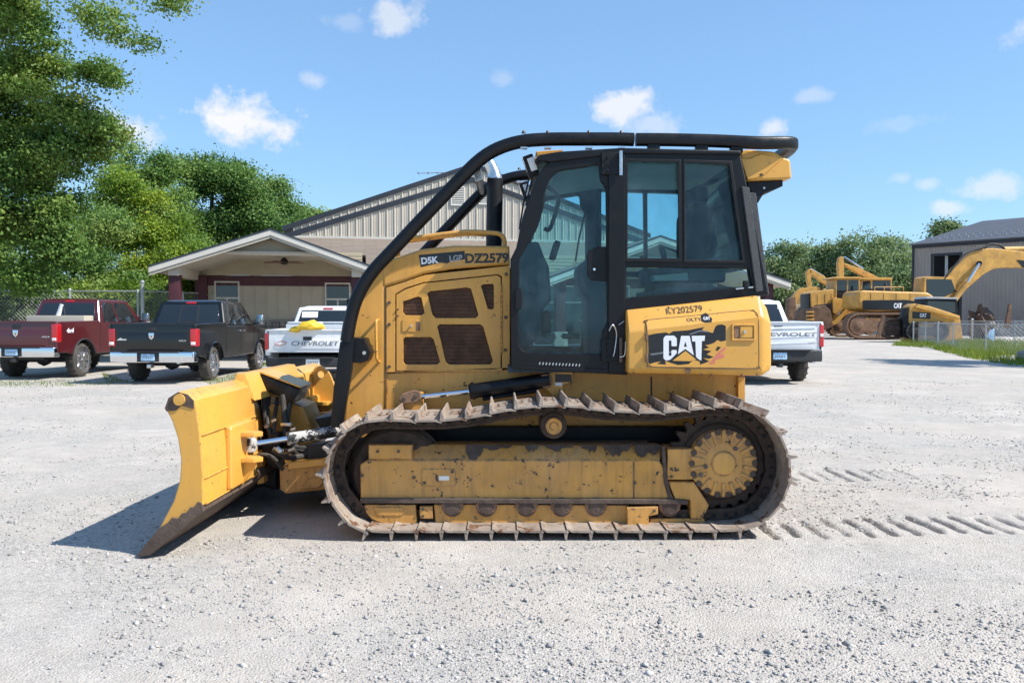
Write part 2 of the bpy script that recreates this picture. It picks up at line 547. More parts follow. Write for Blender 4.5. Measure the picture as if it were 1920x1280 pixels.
# ------------------------------------------------------------------ mesh helpers
class MB:
    def __init__(s):
        s.v = []
        s.f = []

    def add(s, vs, fs):
        o = len(s.v)
        s.v += [tuple(v) for v in vs]
        s.f += [tuple(i + o for i in f) for f in fs]
        return s

    def box(s, c, d, rot=None, taper=None):
        x, y, z = d[0] / 2, d[1] / 2, d[2] / 2
        vs = [Vector((sx * x, sy * y, sz * z)) for sz in (-1, 1) for sy in (-1, 1) for sx in (-1, 1)]
        if taper:
            for v in vs[4:]:
                v.x *= taper[0]
                v.y *= taper[1]
        if rot is not None:
            vs = [rot @ v for v in vs]
        vs = [v + Vector(c) for v in vs]
        return s.add(vs, [(0, 2, 3, 1), (4, 5, 7, 6), (0, 1, 5, 4), (2, 6, 7, 3), (0, 4, 6, 2), (1, 3, 7, 5)])

    def hexa(s, p):
        """8 corners: 4 of the one end, 4 of the other, in the same order"""
        return s.add(p, [(0, 3, 2, 1), (4, 5, 6, 7), (0, 1, 5, 4), (1, 2, 6, 5), (2, 3, 7, 6), (3, 0, 4, 7)])

    def prism(s, poly, off):
        n = len(poly)
        off = Vector(off)
        vs = [Vector(p) for p in poly] + [Vector(p) + off for p in poly]
        return s.add(vs, [tuple(range(n))[::-1], tuple(range(n, 2 * n))] + [(i, (i + 1) % n, n + (i + 1) % n, n + i) for i in range(n)])

    def loft(s, rings, cap=True, closed=True):
        n = len(rings[0])
        vs = [p for r in rings for p in r]
        fs = []
        for k in range(len(rings) - 1):
            for i in range(n if closed else n - 1):
                j = (i + 1) % n
                fs.append((k * n + i, k * n + j, (k + 1) * n + j, (k + 1) * n + i))
        if cap:
            fs.append(tuple(range(n))[::-1])
            fs.append(tuple(range((len(rings) - 1) * n, len(rings) * n)))
        return s.add(vs, fs)

    def cyl(s, p0, p1, r0, r1=None, n=16, cap=True):
        r1 = r0 if r1 is None else r1
        return s.tube([p0, p1], [r0, r1], n, cap=cap)

    def tube(s, path, r, n=12, cap=True, closed=False, flat=None):
        P = [Vector(p) for p in path]
        rr = r if isinstance(r, (list, tuple)) else [r] * len(P)
        rings = []
        prev = None
        for i, p in enumerate(P):
            if closed:
                t = P[(i + 1) % len(P)] - P[i - 1]
            else:
                t = P[min(i + 1, len(P) - 1)] - P[max(i - 1, 0)]
            t.normalize()
            if prev is None:
                a = Vector((0, 0, 1)) if abs(t.z) < .9 else Vector((0, 1, 0))
                u = t.cross(a).normalized()
            else:
                u = (prev - t * prev.dot(t)).normalized()
            prev = u
            v = t.cross(u)
            rings.append([p + (u * cos(2 * pi * k / n) + v * sin(2 * pi * k / n)) * rr[i] for k in range(n)])
        if closed:
            rings.append(rings[0])
            cap = False
        return s.loft(rings, cap)

    def lathe(s, c, axis, prof, n=32):
        """prof: (radius, height along axis)"""
        ax = Vector(axis).normalized()
        a = Vector((0, 0, 1)) if abs(ax.z) < .9 else Vector((1, 0, 0))
        u = ax.cross(a).normalized()
        v = ax.cross(u)
        c = Vector(c)
        rings = [[c + ax * h + (u * cos(2 * pi * k / n) + v * sin(2 * pi * k / n)) * r for k in range(n)] for r, h in prof]
        return s.loft(rings, True)

    def mesh(s, name, bevel=0, seg=2, ang=35, smooth=True, fix=True):
        me = bpy.data.meshes.new(name)
        bm = bmesh.new()
        vs = [bm.verts.new(v) for v in s.v]
        for f in s.f:
            try:
                bm.faces.new([vs[i] for i in f])
            except ValueError:
                pass
        if fix:
            bmesh.ops.recalc_face_normals(bm, faces=bm.faces)
        if bevel:
            ed = [e for e in bm.edges if len(e.link_faces) == 2 and e.calc_face_angle(0) > R(ang)]
            if ed:
                bmesh.ops.bevel(bm, geom=ed, offset=bevel, segments=seg, affect='EDGES', clamp_overlap=True, profile=.6)
        bm.to_mesh(me)
        bm.free()
        if smooth:
            for p in me.polygons:
                p.use_smooth = True
            me.set_sharp_from_angle(angle=R(ang))
        return me

    def build(s, name, m, parent=None, bevel=0, seg=2, ang=35, smooth=True, label=None, fix=True):
        return link(name, s.mesh(name, bevel, seg, ang, smooth, fix), m, parent, label)


ROOTLOC = {}


def link(name, me, m=None, parent=None, label=None):
    if m is not None:
        mm = MATS[m] if isinstance(m, str) else m
        if not me.materials:
            me.materials.append(mm)
    o = bpy.data.objects.new(name, me)
    COL.objects.link(o)
    if parent is not None:
        o.parent = parent
        if parent in ROOTLOC:           # parts modelled at their place in the world
            o.matrix_parent_inverse = Matrix.Translation(-ROOTLOC[parent])
    if label:
        o['label'] = label
    return o


def thing(name, label, cat, loc=(0, 0, 0), group=None, world=False):
    o = bpy.data.objects.new(name, None)
    o.empty_display_size = .3
    COL.objects.link(o)
    o.location = loc
    if world:
        ROOTLOC[o] = Vector(loc)
    return tag(o, label, cat, group)


def tag(o, label, cat, group=None, kind=None):
    if label:
        o['label'] = label
    if cat:
        o['category'] = cat
    if group:
        o['group'] = group
    if kind:
        o['kind'] = kind
    return o


def fillet(poly, r, n=4):
    """round the corners of a closed 2D polygon"""
    out = []
    N = len(poly)
    for i in range(N):
        p0, p1, p2 = Vector(poly[i - 1]), Vector(poly[i]), Vector(poly[(i + 1) % N])
        a, b = (p0 - p1), (p2 - p1)
        la, lb = a.length, b.length
        if la < 1e-6 or lb < 1e-6:
            continue
        a /= la
        b /= lb
        rr = min(r, la * .45, lb * .45)
        for k in range(n + 1):
            t = k / n
            q = (p1 + a * rr) * (1 - t) ** 2 + p1 * 2 * t * (1 - t) + (p1 + b * rr) * t ** 2
            out.append((q.x, q.y))
    return out


def curve_mesh(name, loops, half, bevel=0.0, res=1):
    cu = bpy.data.curves.new(name, 'CURVE')
    cu.dimensions = '2D'
    cu.fill_mode = 'BOTH'
    cu.extrude = max(half - bevel, 0.0002)
    cu.bevel_depth = bevel
    cu.bevel_resolution = res
    cu.offset = -bevel
    for lp in loops:
        sp = cu.splines.new('POLY')
        sp.points.add(len(lp) - 1)
        for i, p in enumerate(lp):
            sp.points[i].co = (p[0], p[1], 0, 1)
        sp.use_cyclic_u = True
    ob = bpy.data.objects.new(name, cu)
    me = bpy.data.meshes.new_from_object(ob)
    bpy.data.objects.remove(ob)
    bpy.data.curves.remove(cu)
    for p in me.polygons:
        p.use_smooth = True
    me.set_sharp_from_angle(angle=R(32))
    return me


XZ = Matrix(((1, 0, 0, 0), (0, 0, -1, 0), (0, 1, 0, 0), (0, 0, 0, 1)))     # drawing plane to an upright wall facing -Y


def plate(name, pts, y, th, m, parent, holes=(), bevel=.006, r=0.0, rh=0.0, label=None, px=True, res=1):
    """upright slab parallel to the picture: outline and holes at depth y, going th metres back"""
    def cv(lp, rr):
        q = [((W(a, b, y).x, W(a, b, y).z) if px else (a, b)) for a, b in lp]
        return fillet(q, rr) if rr else q
    me = curve_mesh(name, [cv(pts, r)] + [cv(h, rh) for h in holes], th / 2, bevel, res)
    me.transform(Matrix.Translation((0, y + th / 2, 0)) @ XZ)
    return link(name, me, m, parent, label)


def smooth_path(pts, n=8, closed=False):
    P = [Vector(p) for p in pts]
    out = []
    N = len(P)
    rng_ = range(N) if closed else range(N - 1)
    for i in rng_:
        p0 = P[i - 1] if (i > 0 or closed) else P[0]
        p1, p2 = P[i], P[(i + 1) % N]
        p3 = P[(i + 2) % N] if (i + 2 < N or closed) else P[-1]
        for k in range(n):
            t = k / n
            out.append(0.5 * ((2 * p1) + (p2 - p0) * t + (2 * p0 - 5 * p1 + 4 * p2 - p3) * t * t + (-p0 + 3 * p1 - 3 * p2 + p3) * t ** 3))
    if not closed:
        out.append(P[-1])
    return out


def text(name, body, wd, h, m, parent, mtx, bold=0.0, ext=.0015, shear=0.0, outline=0):
    cu = bpy.data.curves.new(name, 'FONT')
    cu.body = body
    cu.size = 1.0
    cu.offset = bold
    cu.extrude = 0
    cu.resolution_u = 4
    cu.shear = shear
    if outline:
        cu.fill_mode = 'NONE'
        cu.bevel_depth = outline
        cu.extrude = 0
    ob = bpy.data.objects.new(name, cu)
    me = bpy.data.meshes.new_from_object(ob)
    bpy.data.objects.remove(ob)
    bpy.data.curves.remove(cu)
    co = np.empty(len(me.vertices) * 3, np.float32)
    me.vertices.foreach_get('co', co)
    co = co.reshape(-1, 3)
    mn, mx = co.min(0), co.max(0)
    me.transform(Matrix.Translation((-(mn[0] + mx[0]) / 2, -(mn[1] + mx[1]) / 2, 0)))
    me.transform(Matrix.Diagonal((wd / (mx[0] - mn[0]), h / (mx[1] - mn[1]), h if outline else 1, 1)))
    me.transform(mtx)
    return link(name, me, m, parent)


def wall_mtx(p, rot=0.0):
    return Matrix.Translation(p) @ XZ @ Matrix.Rotation(rot, 4, 'Z')


def raw_mesh(name, V, faces4, tint=None, m=None, tri=False):
    """fast mesh from numpy arrays; faces all quads or all triangles"""
    k = 3 if tri else 4
    me = bpy.data.meshes.new(name)
    nf = len(faces4)
    me.vertices.add(len(V))
    me.vertices.foreach_set('co', np.asarray(V, dtype=np.float32).ravel())
    me.loops.add(nf * k)
    me.loops.foreach_set('vertex_index', np.asarray(faces4, dtype=np.int32).ravel())
    me.polygons.add(nf)
    me.polygons.foreach_set('loop_start', np.arange(0, nf * k, k, dtype=np.int32))
    me.update(calc_edges=True)
    if tint is not None:
        a = me.attributes.new('tint', 'FLOAT', 'FACE')
        a.data.foreach_set('value', np.asarray(tint, dtype=np.float32))
    if m:
        me.materials.append(MATS[m])
    return me


def vnoise(x, y, seed=0):
    """smooth value noise on arrays"""
    r_ = np.random.default_rng(seed)
    tab = r_.random((256, 256))
    xi, yi = np.floor(x).astype(int), np.floor(y).astype(int)
    fx, fy = x - xi, y - yi
    fx, fy = fx * fx * (3 - 2 * fx), fy * fy * (3 - 2 * fy)
    g = lambda a, b: tab[a % 256, b % 256]
    return (g(xi, yi) * (1 - fx) + g(xi + 1, yi) * fx) * (1 - fy) + (g(xi, yi + 1) * (1 - fx) + g(xi + 1, yi + 1) * fx) * fy


# ------------------------------------------------------------------ ground
def rng_lines(*segs):
    out = []
    for a, b, st in segs:
        out += list(np.arange(a, b - st * .3, st))
    out.append(segs[-1][1])
    return np.array(out)


gx = rng_lines((-900, -100, 100), (-100, -20, 5), (-20, -6, .35), (-6, 1.6, .06), (1.6, 4.2, .0125), (4.2, 9, .06), (9, 22, .35), (22, 100, 4), (100, 900, 100))
gy = rng_lines((-60, -4, 4), (-4, 2, .4), (2, 5.42, .05), (5.42, 6.34, .02), (6.34, 7.4, .05), (7.4, 8.4, .025), (8.4, 14, .08), (14, 30, .3), (30, 140, 4), (140, 1400, 100))
X, Y = np.meshgrid(gx, gy)


def ground_z(X, Y):
    X = np.asarray(X, float)
    Y = np.asarray(Y, float)
    near = np.clip(1.4 - np.abs(Y - 6) / 22, 0, 1)
    z = (vnoise(X * .55 + 40, Y * .55 + 40, 1) - .5) * .035
    z += (vnoise(X * 1.9 + 80, Y * 1.9 + 80, 2) - .5) * .016
    z += (vnoise(X * 6 + 90, Y * 6 + 90, 3) - .5) * .005
    z += (vnoise(X * 17 + 90, Y * 17 + 90, 4) - .5) * .003
    # press it flat under the machine
    u = np.clip((np.abs(X - .05) - 1.5) / .5, 0, 1)
    v = np.clip((np.abs(Y - 6.9) - 1.5) / .4, 0, 1)
    flat = np.maximum(u, v)
    return z * near * (.15 + .85 * flat)


def print_z(X, Y):
    """prints of the grouser bars behind the two tracks"""
    z = np.zeros_like(X)
    rr = np.random.default_rng(5)
    for (y0, y1, n, dp, x0) in ((5.58, 6.24, 14, .058, 1.72), (7.56, 8.22, 13, .03, 1.9)):
        for k in range(n):
            xc = x0 + k * .172 + rr.normal(0, .006)
            drift = .012 * k * k * .1
            a, b = y0 + drift + rr.random() * .06, y1 + drift - rr.random() * .16 + (0.02 * rr.normal())
            xx = xc + (Y - a) * (-.02) + (vnoise(Y * 9, Y * 0 + k, 8) - .5) * .016
            wd = .0165 + .005 * rr.random()
            prof = np.exp(-((X - xx) / wd) ** 2)
            ends = np.clip((Y - a) / .05, 0, 1) * np.clip((b - Y) / .05, 0, 1)
            amp = dp * (0.45 + .65 * rr.random()) * (1 if k < n - 3 else .6)
            z -= amp * prof * ends * (.55 + .8 * vnoise(X * 5, Y * 11, 20 + k))
            z += amp * .22 * np.exp(-((X - xx - .06) / .03) ** 2) * ends * vnoise(X * 20, Y * 20, 50 + k)
    return z


Z = ground_z(X, Y) + print_z(X, Y)
V = np.stack([X, Y, Z], -1).reshape(-1, 3)
nx, ny = len(gx), len(gy)
ii = (np.arange(ny - 1)[:, None] * nx + np.arange(nx - 1)[None, :]).ravel()
fq = np.stack([ii, ii + 1, ii + nx + 1, ii + nx], -1)
me = raw_mesh('ground', V, fq, None, 'gravel')
for p in me.polygons:
    p.use_smooth = True
gr = link('ground', me)
gr['kind'] = 'structure'
gr['label'] = 'pale crushed limestone gravel yard'

# loose stones lying on it
n = 170000
u = rng.random(n)
sy = 2.3 * (20 / 2.3) ** u
sx = (rng.random(n) * 2 - 1) * (0.85 * sy + .8)
dens = vnoise(sx * .8 + 9, sy * .8 + 3, 31) * .6 + vnoise(sx * 2.7, sy * 2.7, 32) * .4
keep = rng.random(n) < np.clip((dens - .44) * 5.5, .035, 1)
under = (np.abs(sx - .05) < 1.5) & (np.abs(sy - 5.9) < .4)
keep &= ~under
sx, sy = sx[keep], sy[keep]
n = len(sx)
sz = np.exp(rng.normal(math.log(.0040), .5, n)) * (1 + .02 * sy)
big = rng.random(n) < .006
sz[big] *= 2.3
sz = np.clip(sz, .0025, .019)
base = np.array([[1, 0, 0], [0, 1, 0], [-1, 0, 0], [0, -1, 0], [0, 0, 1], [0, 0, -1]], float)
tri = np.array([[0, 1, 4], [1, 2, 4], [2, 3, 4], [3, 0, 4], [1, 0, 5], [2, 1, 5], [3, 2, 5], [0, 3, 5]])
vv = base[None] * (1 + rng.normal(0, .28, (n, 6, 1))) + rng.normal(0, .22, (n, 6, 3))
vv[:, :, 2] *= .7
an = rng.random(n) * 2 * pi
c_, s_ = np.cos(an), np.sin(an)
x2 = vv[:, :, 0] * c_[:, None] - vv[:, :, 1] * s_[:, None]
y2 = vv[:, :, 0] * s_[:, None] + vv[:, :, 1] * c_[:, None]
vv = np.stack([x2, y2, vv[:, :, 2]], -1) * sz[:, None, None]
gz = ground_z(sx, sy)
vv += np.stack([sx, sy, gz + sz * .25], -1)[:, None, :]
ft = (np.arange(n)[:, None, None] * 6 + tri[None]).reshape(-1, 3)
tint = np.repeat(np.clip(rng.normal(.52, .25, n), 0, 1), 8)
me = raw_mesh('loose_stones', vv.reshape(-1, 3), ft, tint, 'stone_chip', tri=True)
o = link('loose_stones', me)
tag(o, 'loose grey limestone chips scattered over the yard', 'gravel', kind='stuff')

# ------------------------------------------------------------------ the bulldozer
DZ = thing('bulldozer', 'large yellow crawler bulldozer with black cab and sweeps in the middle of the yard', 'bulldozer', (0, 6.9, 0), world=True)
YN = 5.58                      # outer edge of the near track


def bolt(parent, px, py, y, r=.012, m='bolt_steel', h=.012, name='bolt'):
    p = W(px, py, y)
    return MB().cyl(p, p + Vector((0, -h, 0)), r, r * .85, 6).build(name, m, parent, ang=25)


# ---- tracks
tp = [(690, 1003), (780, 1004), (900, 1004), (1050, 1004), (1200, 1004), (1320, 1003), (1395, 999), (1440, 980), (1472, 938), (1483, 892), (1475, 846), (1452, 806),
      (1418, 779), (1375, 768), (1335, 768), (1285, 773), (1235, 777), (1180, 776), (1130, 773), (1085, 767), (1035, 765), (985, 768), (935, 776), (885, 786),
      (830, 792), (770, 793), (715, 792), (672, 800), (640, 822), (616, 856), (607, 895), (614, 935), (634, 968), (660, 992)]
path = smooth_path([(W(a, b, YN).x, 0, W(a, b, YN).z) for a, b in tp], 12, True)
PL = [(p.x, p.z) for p in path]
zmin = min(q[1] for q in PL)
seg = [math.hypot(PL[(i + 1) % len(PL)][0] - PL[i][0], PL[(i + 1) % len(PL)][1] - PL[i][1]) for i in range(len(PL))]
tot = sum(seg)
NS = round(tot / .171)
pitch = tot / NS


def along(s):
    s %= tot
    for i, L in enumerate(seg):
        if s <= L:
            a, b = PL[i], PL[(i + 1) % len(PL)]
            t = s / L
            return a[0] + (b[0] - a[0]) * t, a[1] + (b[1] - a[1]) * t
        s -= L
    return PL[0]


zlift = .052 - min(along(k * pitch + pitch / 2)[1] for k in range(NS)) + .004   # grousers stand on the ground
SW = .66
sh = MB()
# plate, slightly dished with a lapped edge; x along the track, y across, z outwards (grouser)
for y0, y1 in ((-SW / 2, SW / 2),):
    prof = [(-.088, .006), (-.075, .0), (-.03, .002), (.06, .0), (.078, -.012), (.092, -.016), (.092, -.026), (.07, -.02), (.05, -.014), (-.08, -.014), (-.09, -.004)]
    sh.prism([(x, y0, z) for x, z in prof], (0, y1 - y0, 0))
gp = [(-.086, -.002), (-.079, .05), (-.073, .053), (-.066, .05), (-.058, -.002)]
sh.prism([(x, -SW / 2 + .004, z) for x, z in gp], (0, SW - .008, 0))
for bx_ in (-.02, .035):
    for by in (-.075, -.045, .045, .075):
        sh.cyl((bx_, by, -.004), (bx_, by, .012), .011, .011, 6)
shoe_me = sh.mesh('track_shoe', smooth=False)
shoe_me.materials.append(MATS['steel_worn'])
lk = MB()
for sy_ in (-.075, .062):
    lk.box((0, sy_ + .007, -.052), (.15, .022, .062))
    lk.box((0, sy_ + .007, -.088), (.178, .034, .02))
    for q in (-.045, .045):
        lk.cyl((q, sy_ - .006, -.05), (q, sy_ + .03, -.05), .028, .028, 10)
lk.cyl((-.086, -.085, -.055), (-.086, .085, -.055), .022, .022, 8)
nlk = len(lk.f)
for q in (-.045, .045):
    lk.cyl((q, -.0835, -.05), (q, -.0805, -.05), .018, .018, 10)
link_me = lk.mesh('track_link', smooth=False)
link_me.materials.append(MATS['track_rust'])
link_me.materials.append(MATS['dark_inside'])
for p in link_me.polygons[nlk:]:
    p.material_index = 1

for side, yc in ((0, YN + SW / 2), (1, 8.22 - SW / 2)):
    tr_ = MB()
    # the pad of the chain path is the part, shoes and links are its pieces
    for k in range(0, NS):
        x, z = along(k * pitch + pitch / 2)
    ys = -1 if side == 0 else 1
    # idler wheel body is the visible body of the part
    ix, iz = W(733, 903, YN).x, W(733, 903, YN).z
    tr_.lathe((ix, yc - .02, iz), (0, 1, 0), [(.06, -.03), (.17, -.03), (.19, -.012), (.30, -.012), (.315, .0), (.335, .03), (.335, .06), (.35, .062), (.35, .118), (.335, .12), (.335, .15), (.30, .19), (.06, .19)], 40)
    trk = tr_.build('track', 'track_rust', DZ, ang=30)
    for k in range(NS):
        x, z = along(k * pitch + pitch / 2)
        xa, za = along(k * pitch)
        xb, zb = along(k * pitch + pitch)
        t = Vector((xb - xa, 0, zb - za)).normalized()
        nrm = Vector((t.z, 0, -t.x))                       # outwards: path runs anticlockwise seen from the camera
        z += zlift
        # grouser at the left end on the upper run; seen along the run this is the trailing end
        tt = t
        M_ = Matrix(((-tt.x, 0, nrm.x, x), (0, 1, 0, yc), (-tt.z, 0, nrm.z, z), (0, 0, 0, 1)))
        if M_.determinant() < 0:
            M_ = Matrix(((tt.x, 0, nrm.x, x), (0, 1, 0, yc), (tt.z, 0, nrm.z, z), (0, 0, 0, 1)))
        for nm, mm in (('track_shoe', shoe_me), ('track_link', link_me)):
            o = bpy.data.objects.new(nm, mm)
            COL.objects.link(o)
            o.parent = trk
            o.matrix_local = M_
    # sprocket ring with teeth
    cx, cz = W(1371, 884, YN).x, W(1371, 884, YN).z + zlift
    nt_ = 25
    ring = []
    for k in range(nt_ * 4):
        a = 2 * pi * k / (nt_ * 4)
        r = (.362, .37, .32, .315)[k % 4]
        ring.append((cx + r * cos(a), cz + r * sin(a)))
    inner = [(cx + .27 * cos(2 * pi * k / 48), cz + .27 * sin(2 * pi * k / 48)) for k in range(48)]
    plate('sprocket', ring, yc - .035, .07, 'track_rust', DZ, holes=[inner], bevel=.005, px=False)
    sg = 1 if side == 0 else -1
    hb = MB().lathe((cx, yc - sg * .13, cz), (0, sg, 0), [(.0, -.012), (.083, -.012), (.09, -.004), (.20, .0), (.235, .012), (.24, .05), (.24, .14), (.0, .14)], 48)
    hub = hb.build('final_drive', 'cat_yellow_worn', DZ, ang=30)
    MB().lathe((cx, yc - sg * .07, cz), (0, sg, 0), [(.242, .0), (.262, .002), (.275, .02), (.275, .12), (.242, .12)], 40).build('drive_ring', 'track_rust', hub)
    for k in range(18):
        a = 2 * pi * (k + .5) / 18
        c = Vector((cx + .188 * cos(a), yc - sg * .124, cz + .188 * sin(a)))
        MB().box(c, (.10, .034, .026), Matrix.Rotation(-a, 3, 'Y')).build('rib', 'cat_yellow_worn', hub, bevel=.004)
        a2 = 2 * pi * k / 18
        c2 = Vector((cx + .222 * cos(a2), yc - sg * .11, cz + .222 * sin(a2)))
        MB().cyl(c2, c2 + Vector((0, -sg * .022, 0)), .024, .022, 8).build('bolt', 'rust_dark', hub)
    ci = Vector((cx, yc - sg * .14, cz))
    MB().lathe(ci, (0, -sg, 0), [(.0, .0), (.078, .0), (.078, .006), (.07, .008), (.0, .008)], 32).build('hub_cap', 'cat_yellow', hub)
    for aa, rr_ in ((.9, .135), (3.3, .13), (3.6, .18)):
        c3 = Vector((cx + rr_ * cos(aa), yc - sg * .132, cz + rr_ * sin(aa)))
        MB().cyl(c3, c3 + Vector((0, -sg * .014, 0)), .018, .017, 6).build('plug', 'bolt_steel', hub)
    # carrier roller
    kx, kz = W(1042, 806, YN).x, W(1042, 806, YN).z
    rl = MB().lathe((kx, yc - sg * .12, kz), (0, sg, 0), [(0, 0), (.055, .0), (.062, .012), (.088, .02), (.095, .03), (.095, .1), (.075, .11), (.075, .2), (.095, .21), (.095, .28), (0, .28)], 28).build('carrier_roller', 'track_rust', DZ)
    MB().lathe((kx, yc - sg * .125, kz), (0, -sg, 0), [(.058, -.008), (.058, .006), (.05, .01), (.03, .004), (.026, .012), (0, .012)], 24).build('cap', 'cat_yellow_worn', rl)

# ---- roller frames
for side in (0, 1):
    off = 0 if side == 0 else 2.64 - .28          # far frame set inside the far track
    fy = 5.790
    rf = None

    def fp(name, pts, y, th, m, parent, **k):
        return plate(name, pts, y, th, m, parent, **k)
    if side == 0:
        rf = plate('roller_frame', [(675, 870), (690, 862), (1236, 862), (1248, 880), (1250, 905), (1264, 935), (676, 938)], fy, .30, 'cat_yellow_worn', DZ, bevel=.012)
        mb = MB()
        a0, a1, b0, b1 = W(692, 832, 5.890), W(1240, 836, 5.890), W(1238, 863, 5.793), W(692, 863, 5.793)
        mb.hexa([a0, a1, b1 * 0 + W(1238, 863, 5.793), b1, a0 + Vector((0, .15, 0)), a1 + Vector((0, .15, 0)), b0 + Vector((0, .25, 0)), b1 + Vector((0, .25, 0))])
        mb.build('frame_top', 'cat_yellow_worn', rf, bevel=.006)
        plate('front_guard', [(691, 834), (773, 834), (773, 860), (691, 860)], 5.790, .1, 'cat_yellow_worn', rf, bevel=.004)
        bolt(rf, 708, 846, 5.790)
        bolt(rf, 747, 846, 5.790)
        plate('ledge', [(675, 934), (1262, 936), (1290, 938), (1290, 946), (1262, 945), (676, 943)], 5.762, .30, 'rust_dark', rf, bevel=.004)
        plate('roller_guard', [(813, 945), (1180, 947), (1180, 991), (818, 988)], 5.802, .03, 'cat_yellow_worn', rf, bevel=.004)
        plate('guard_flange', [(818, 984), (1180, 986), (1180, 992), (818, 990)], 5.780, .03, 'cat_yellow_worn', rf, bevel=.003)
        plate('idler_guard', [(683, 946), (779, 946), (782, 982), (722, 984), (696, 973), (686, 960)], 5.790, .06, 'cat_yellow_worn', rf, bevel=.006)
        plate('guard_recess', [(697, 950), (757, 950), (757, 967), (708, 967)], 5.784, .01, 'cat_yellow_worn', rf, bevel=.004, r=.02)
        plate('bolt_block', [(787, 949), (811, 949), (811, 972), (787, 972)], 5.780, .05, 'cat_yellow_worn', rf, bevel=.004)
        bolt(rf, 793, 954, 5.780)
        bolt(rf, 793, 967, 5.780)
        plate('rear_block', [(1176, 952), (1234, 950), (1234, 964), (1217, 967), (1217, 990), (1176, 990)], 5.745, .09, 'cat_yellow_worn', rf, bevel=.006)
        bolt(rf, 1227, 957, 5.745)
        rb = plate('rear_bracket', [(1252, 842), (1301, 841), (1301, 899), (1251, 899)], 5.785, .25, 'cat_yellow_worn', rf, bevel=.006)
        bolt(rb, 1259, 879, 5.785)
        bolt(rb, 1259, 893, 5.785)
        plate('rear_arm', [(1253, 903), (1301, 903), (1330, 947), (1318, 972), (1296, 972), (1294, 937), (1266, 935)], 5.785, .25, 'cat_yellow_worn', rf, bevel=.006)
        plate('rear_bar', [(1220, 972), (1320, 972), (1322, 978), (1240, 990), (1218, 990)], 5.800, .04, 'cat_yellow_worn', rf, bevel=.004)
        plate('weld_strip', [(1187, 866), (1190, 866), (1190, 935), (1187, 935)], 5.786, .01, 'rust_brown', rf, bevel=.001)
        plate('shield_strip', [(1241, 836), (1247, 836), (1252, 900), (1262, 938), (1254, 936), (1245, 905)], 5.780, .05, 'rust_dark', rf, bevel=.003)
        plate('access_cover', [(790, 879), (855, 879), (855, 912), (790, 912)], 5.784, .01, 'cat_yellow_worn', rf, bevel=.002, r=.02)
        plate('data_tag', [(823, 892), (842, 892), (842, 900), (823, 900)], 5.781, .004, 'white_lens', rf, bevel=.0008)
        for a, b in ((848, 884), (796, 905), (776, 895), (679, 891), (869, 856), (1190, 905)):
            bolt(rf, a, b, 5.787, .013)
        for rx_ in (848, 912, 987, 1053, 1117, 1255):
            p = W(rx_, 950, 5.790)
            ro = MB().lathe(p, (0, -1, 0), [(.07, -.2), (.07, .002), (.058, .006), (.05, .016), (.03, .018), (.002, .02)], 20).build('track_roller', 'rust_dark', rf)
            MB().prism([W(rx_ - 21, 943, 5.790), W(rx_ - 19, 955, 5.790), W(rx_ - 9, 962, 5.790), W(rx_ + 9, 962, 5.790), W(rx_ + 19, 955, 5.790), W(rx_ + 21, 943, 5.790)], (0, -.012, 0)).build('roller_flange', 'rust_brown', ro, bevel=.003)
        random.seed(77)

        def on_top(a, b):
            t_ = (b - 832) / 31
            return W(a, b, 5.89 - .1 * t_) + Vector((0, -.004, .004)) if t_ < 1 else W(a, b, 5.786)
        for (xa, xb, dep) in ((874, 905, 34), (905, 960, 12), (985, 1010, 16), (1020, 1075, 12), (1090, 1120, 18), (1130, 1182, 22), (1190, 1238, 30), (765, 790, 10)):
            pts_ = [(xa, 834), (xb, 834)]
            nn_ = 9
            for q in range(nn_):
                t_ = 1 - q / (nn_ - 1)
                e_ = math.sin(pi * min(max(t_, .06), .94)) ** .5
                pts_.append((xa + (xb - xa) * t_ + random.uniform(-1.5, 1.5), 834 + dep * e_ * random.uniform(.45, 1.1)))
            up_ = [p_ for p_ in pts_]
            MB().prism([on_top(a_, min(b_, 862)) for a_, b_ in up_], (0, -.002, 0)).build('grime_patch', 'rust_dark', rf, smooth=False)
        MB().box((W(960, 900, 5.9).x, 6.06, .36), (2.0, .1, .5)).build('frame_core', 'rust_dark', rf)
    else:
        o = MB().box((.0, 7.9, .36), (2.1, .34, .42)).build('roller_frame', 'cat_yellow_worn', DZ, bevel=.02)

# ---- hull
HY = 6.38
plate('hull', [(724, 699), (955, 691), (1176, 696), (1396, 702), (1396, 800), (1300, 935), (860, 935), (660, 880), (655, 800), (724, 800)], 6.40, 1.0, 'cat_yellow', DZ, bevel=.012)
plate('dark_hull_side', [(720, 800), (1390, 800), (1300, 940), (860, 940), (700, 880)], 6.30, .09, 'black_satin', DZ, bevel=.008)  # lower hull side: deep shade and grease are put into its black colour
plate('rear_corner_post', [(1384, 706), (1397, 706), (1397, 775), (1384, 775)], 6.36, .06, 'cat_yellow', DZ, bevel=.004)
plate('hull_seam', [(1220, 706), (1223, 706), (1223, 770), (1220, 770)], 6.395, .01, 'rust_dark', DZ, bevel=.001)
nose = plate('nose', [(724, 491), (700, 501), (682, 520), (668, 552), (658, 600), (652, 650), (646, 720), (641, 800), (724, 800)], HY - .005, 1.05, 'cat_yellow', DZ, bevel=.03, res=3)
plate('nose_grille', [(650, 560), (641, 790), (655, 790), (664, 560)], 6.5, .8, 'black_satin', DZ, bevel=.004)
plate('panel_seam', [(722.5, 538), (724.5, 538), (724.5, 798), (722.5, 798)], HY - .008, .01, 'rust_dark', nose, bevel=.001)
hood = plate('hood', [(717, 535), (717, 494), (724, 489), (790, 467), (850, 460), (955, 461), (956, 496), (850, 504), (796, 513), (760, 526), (724, 537)], HY - .01, 1.06, 'cat_yellow', DZ, bevel=.02, res=2)
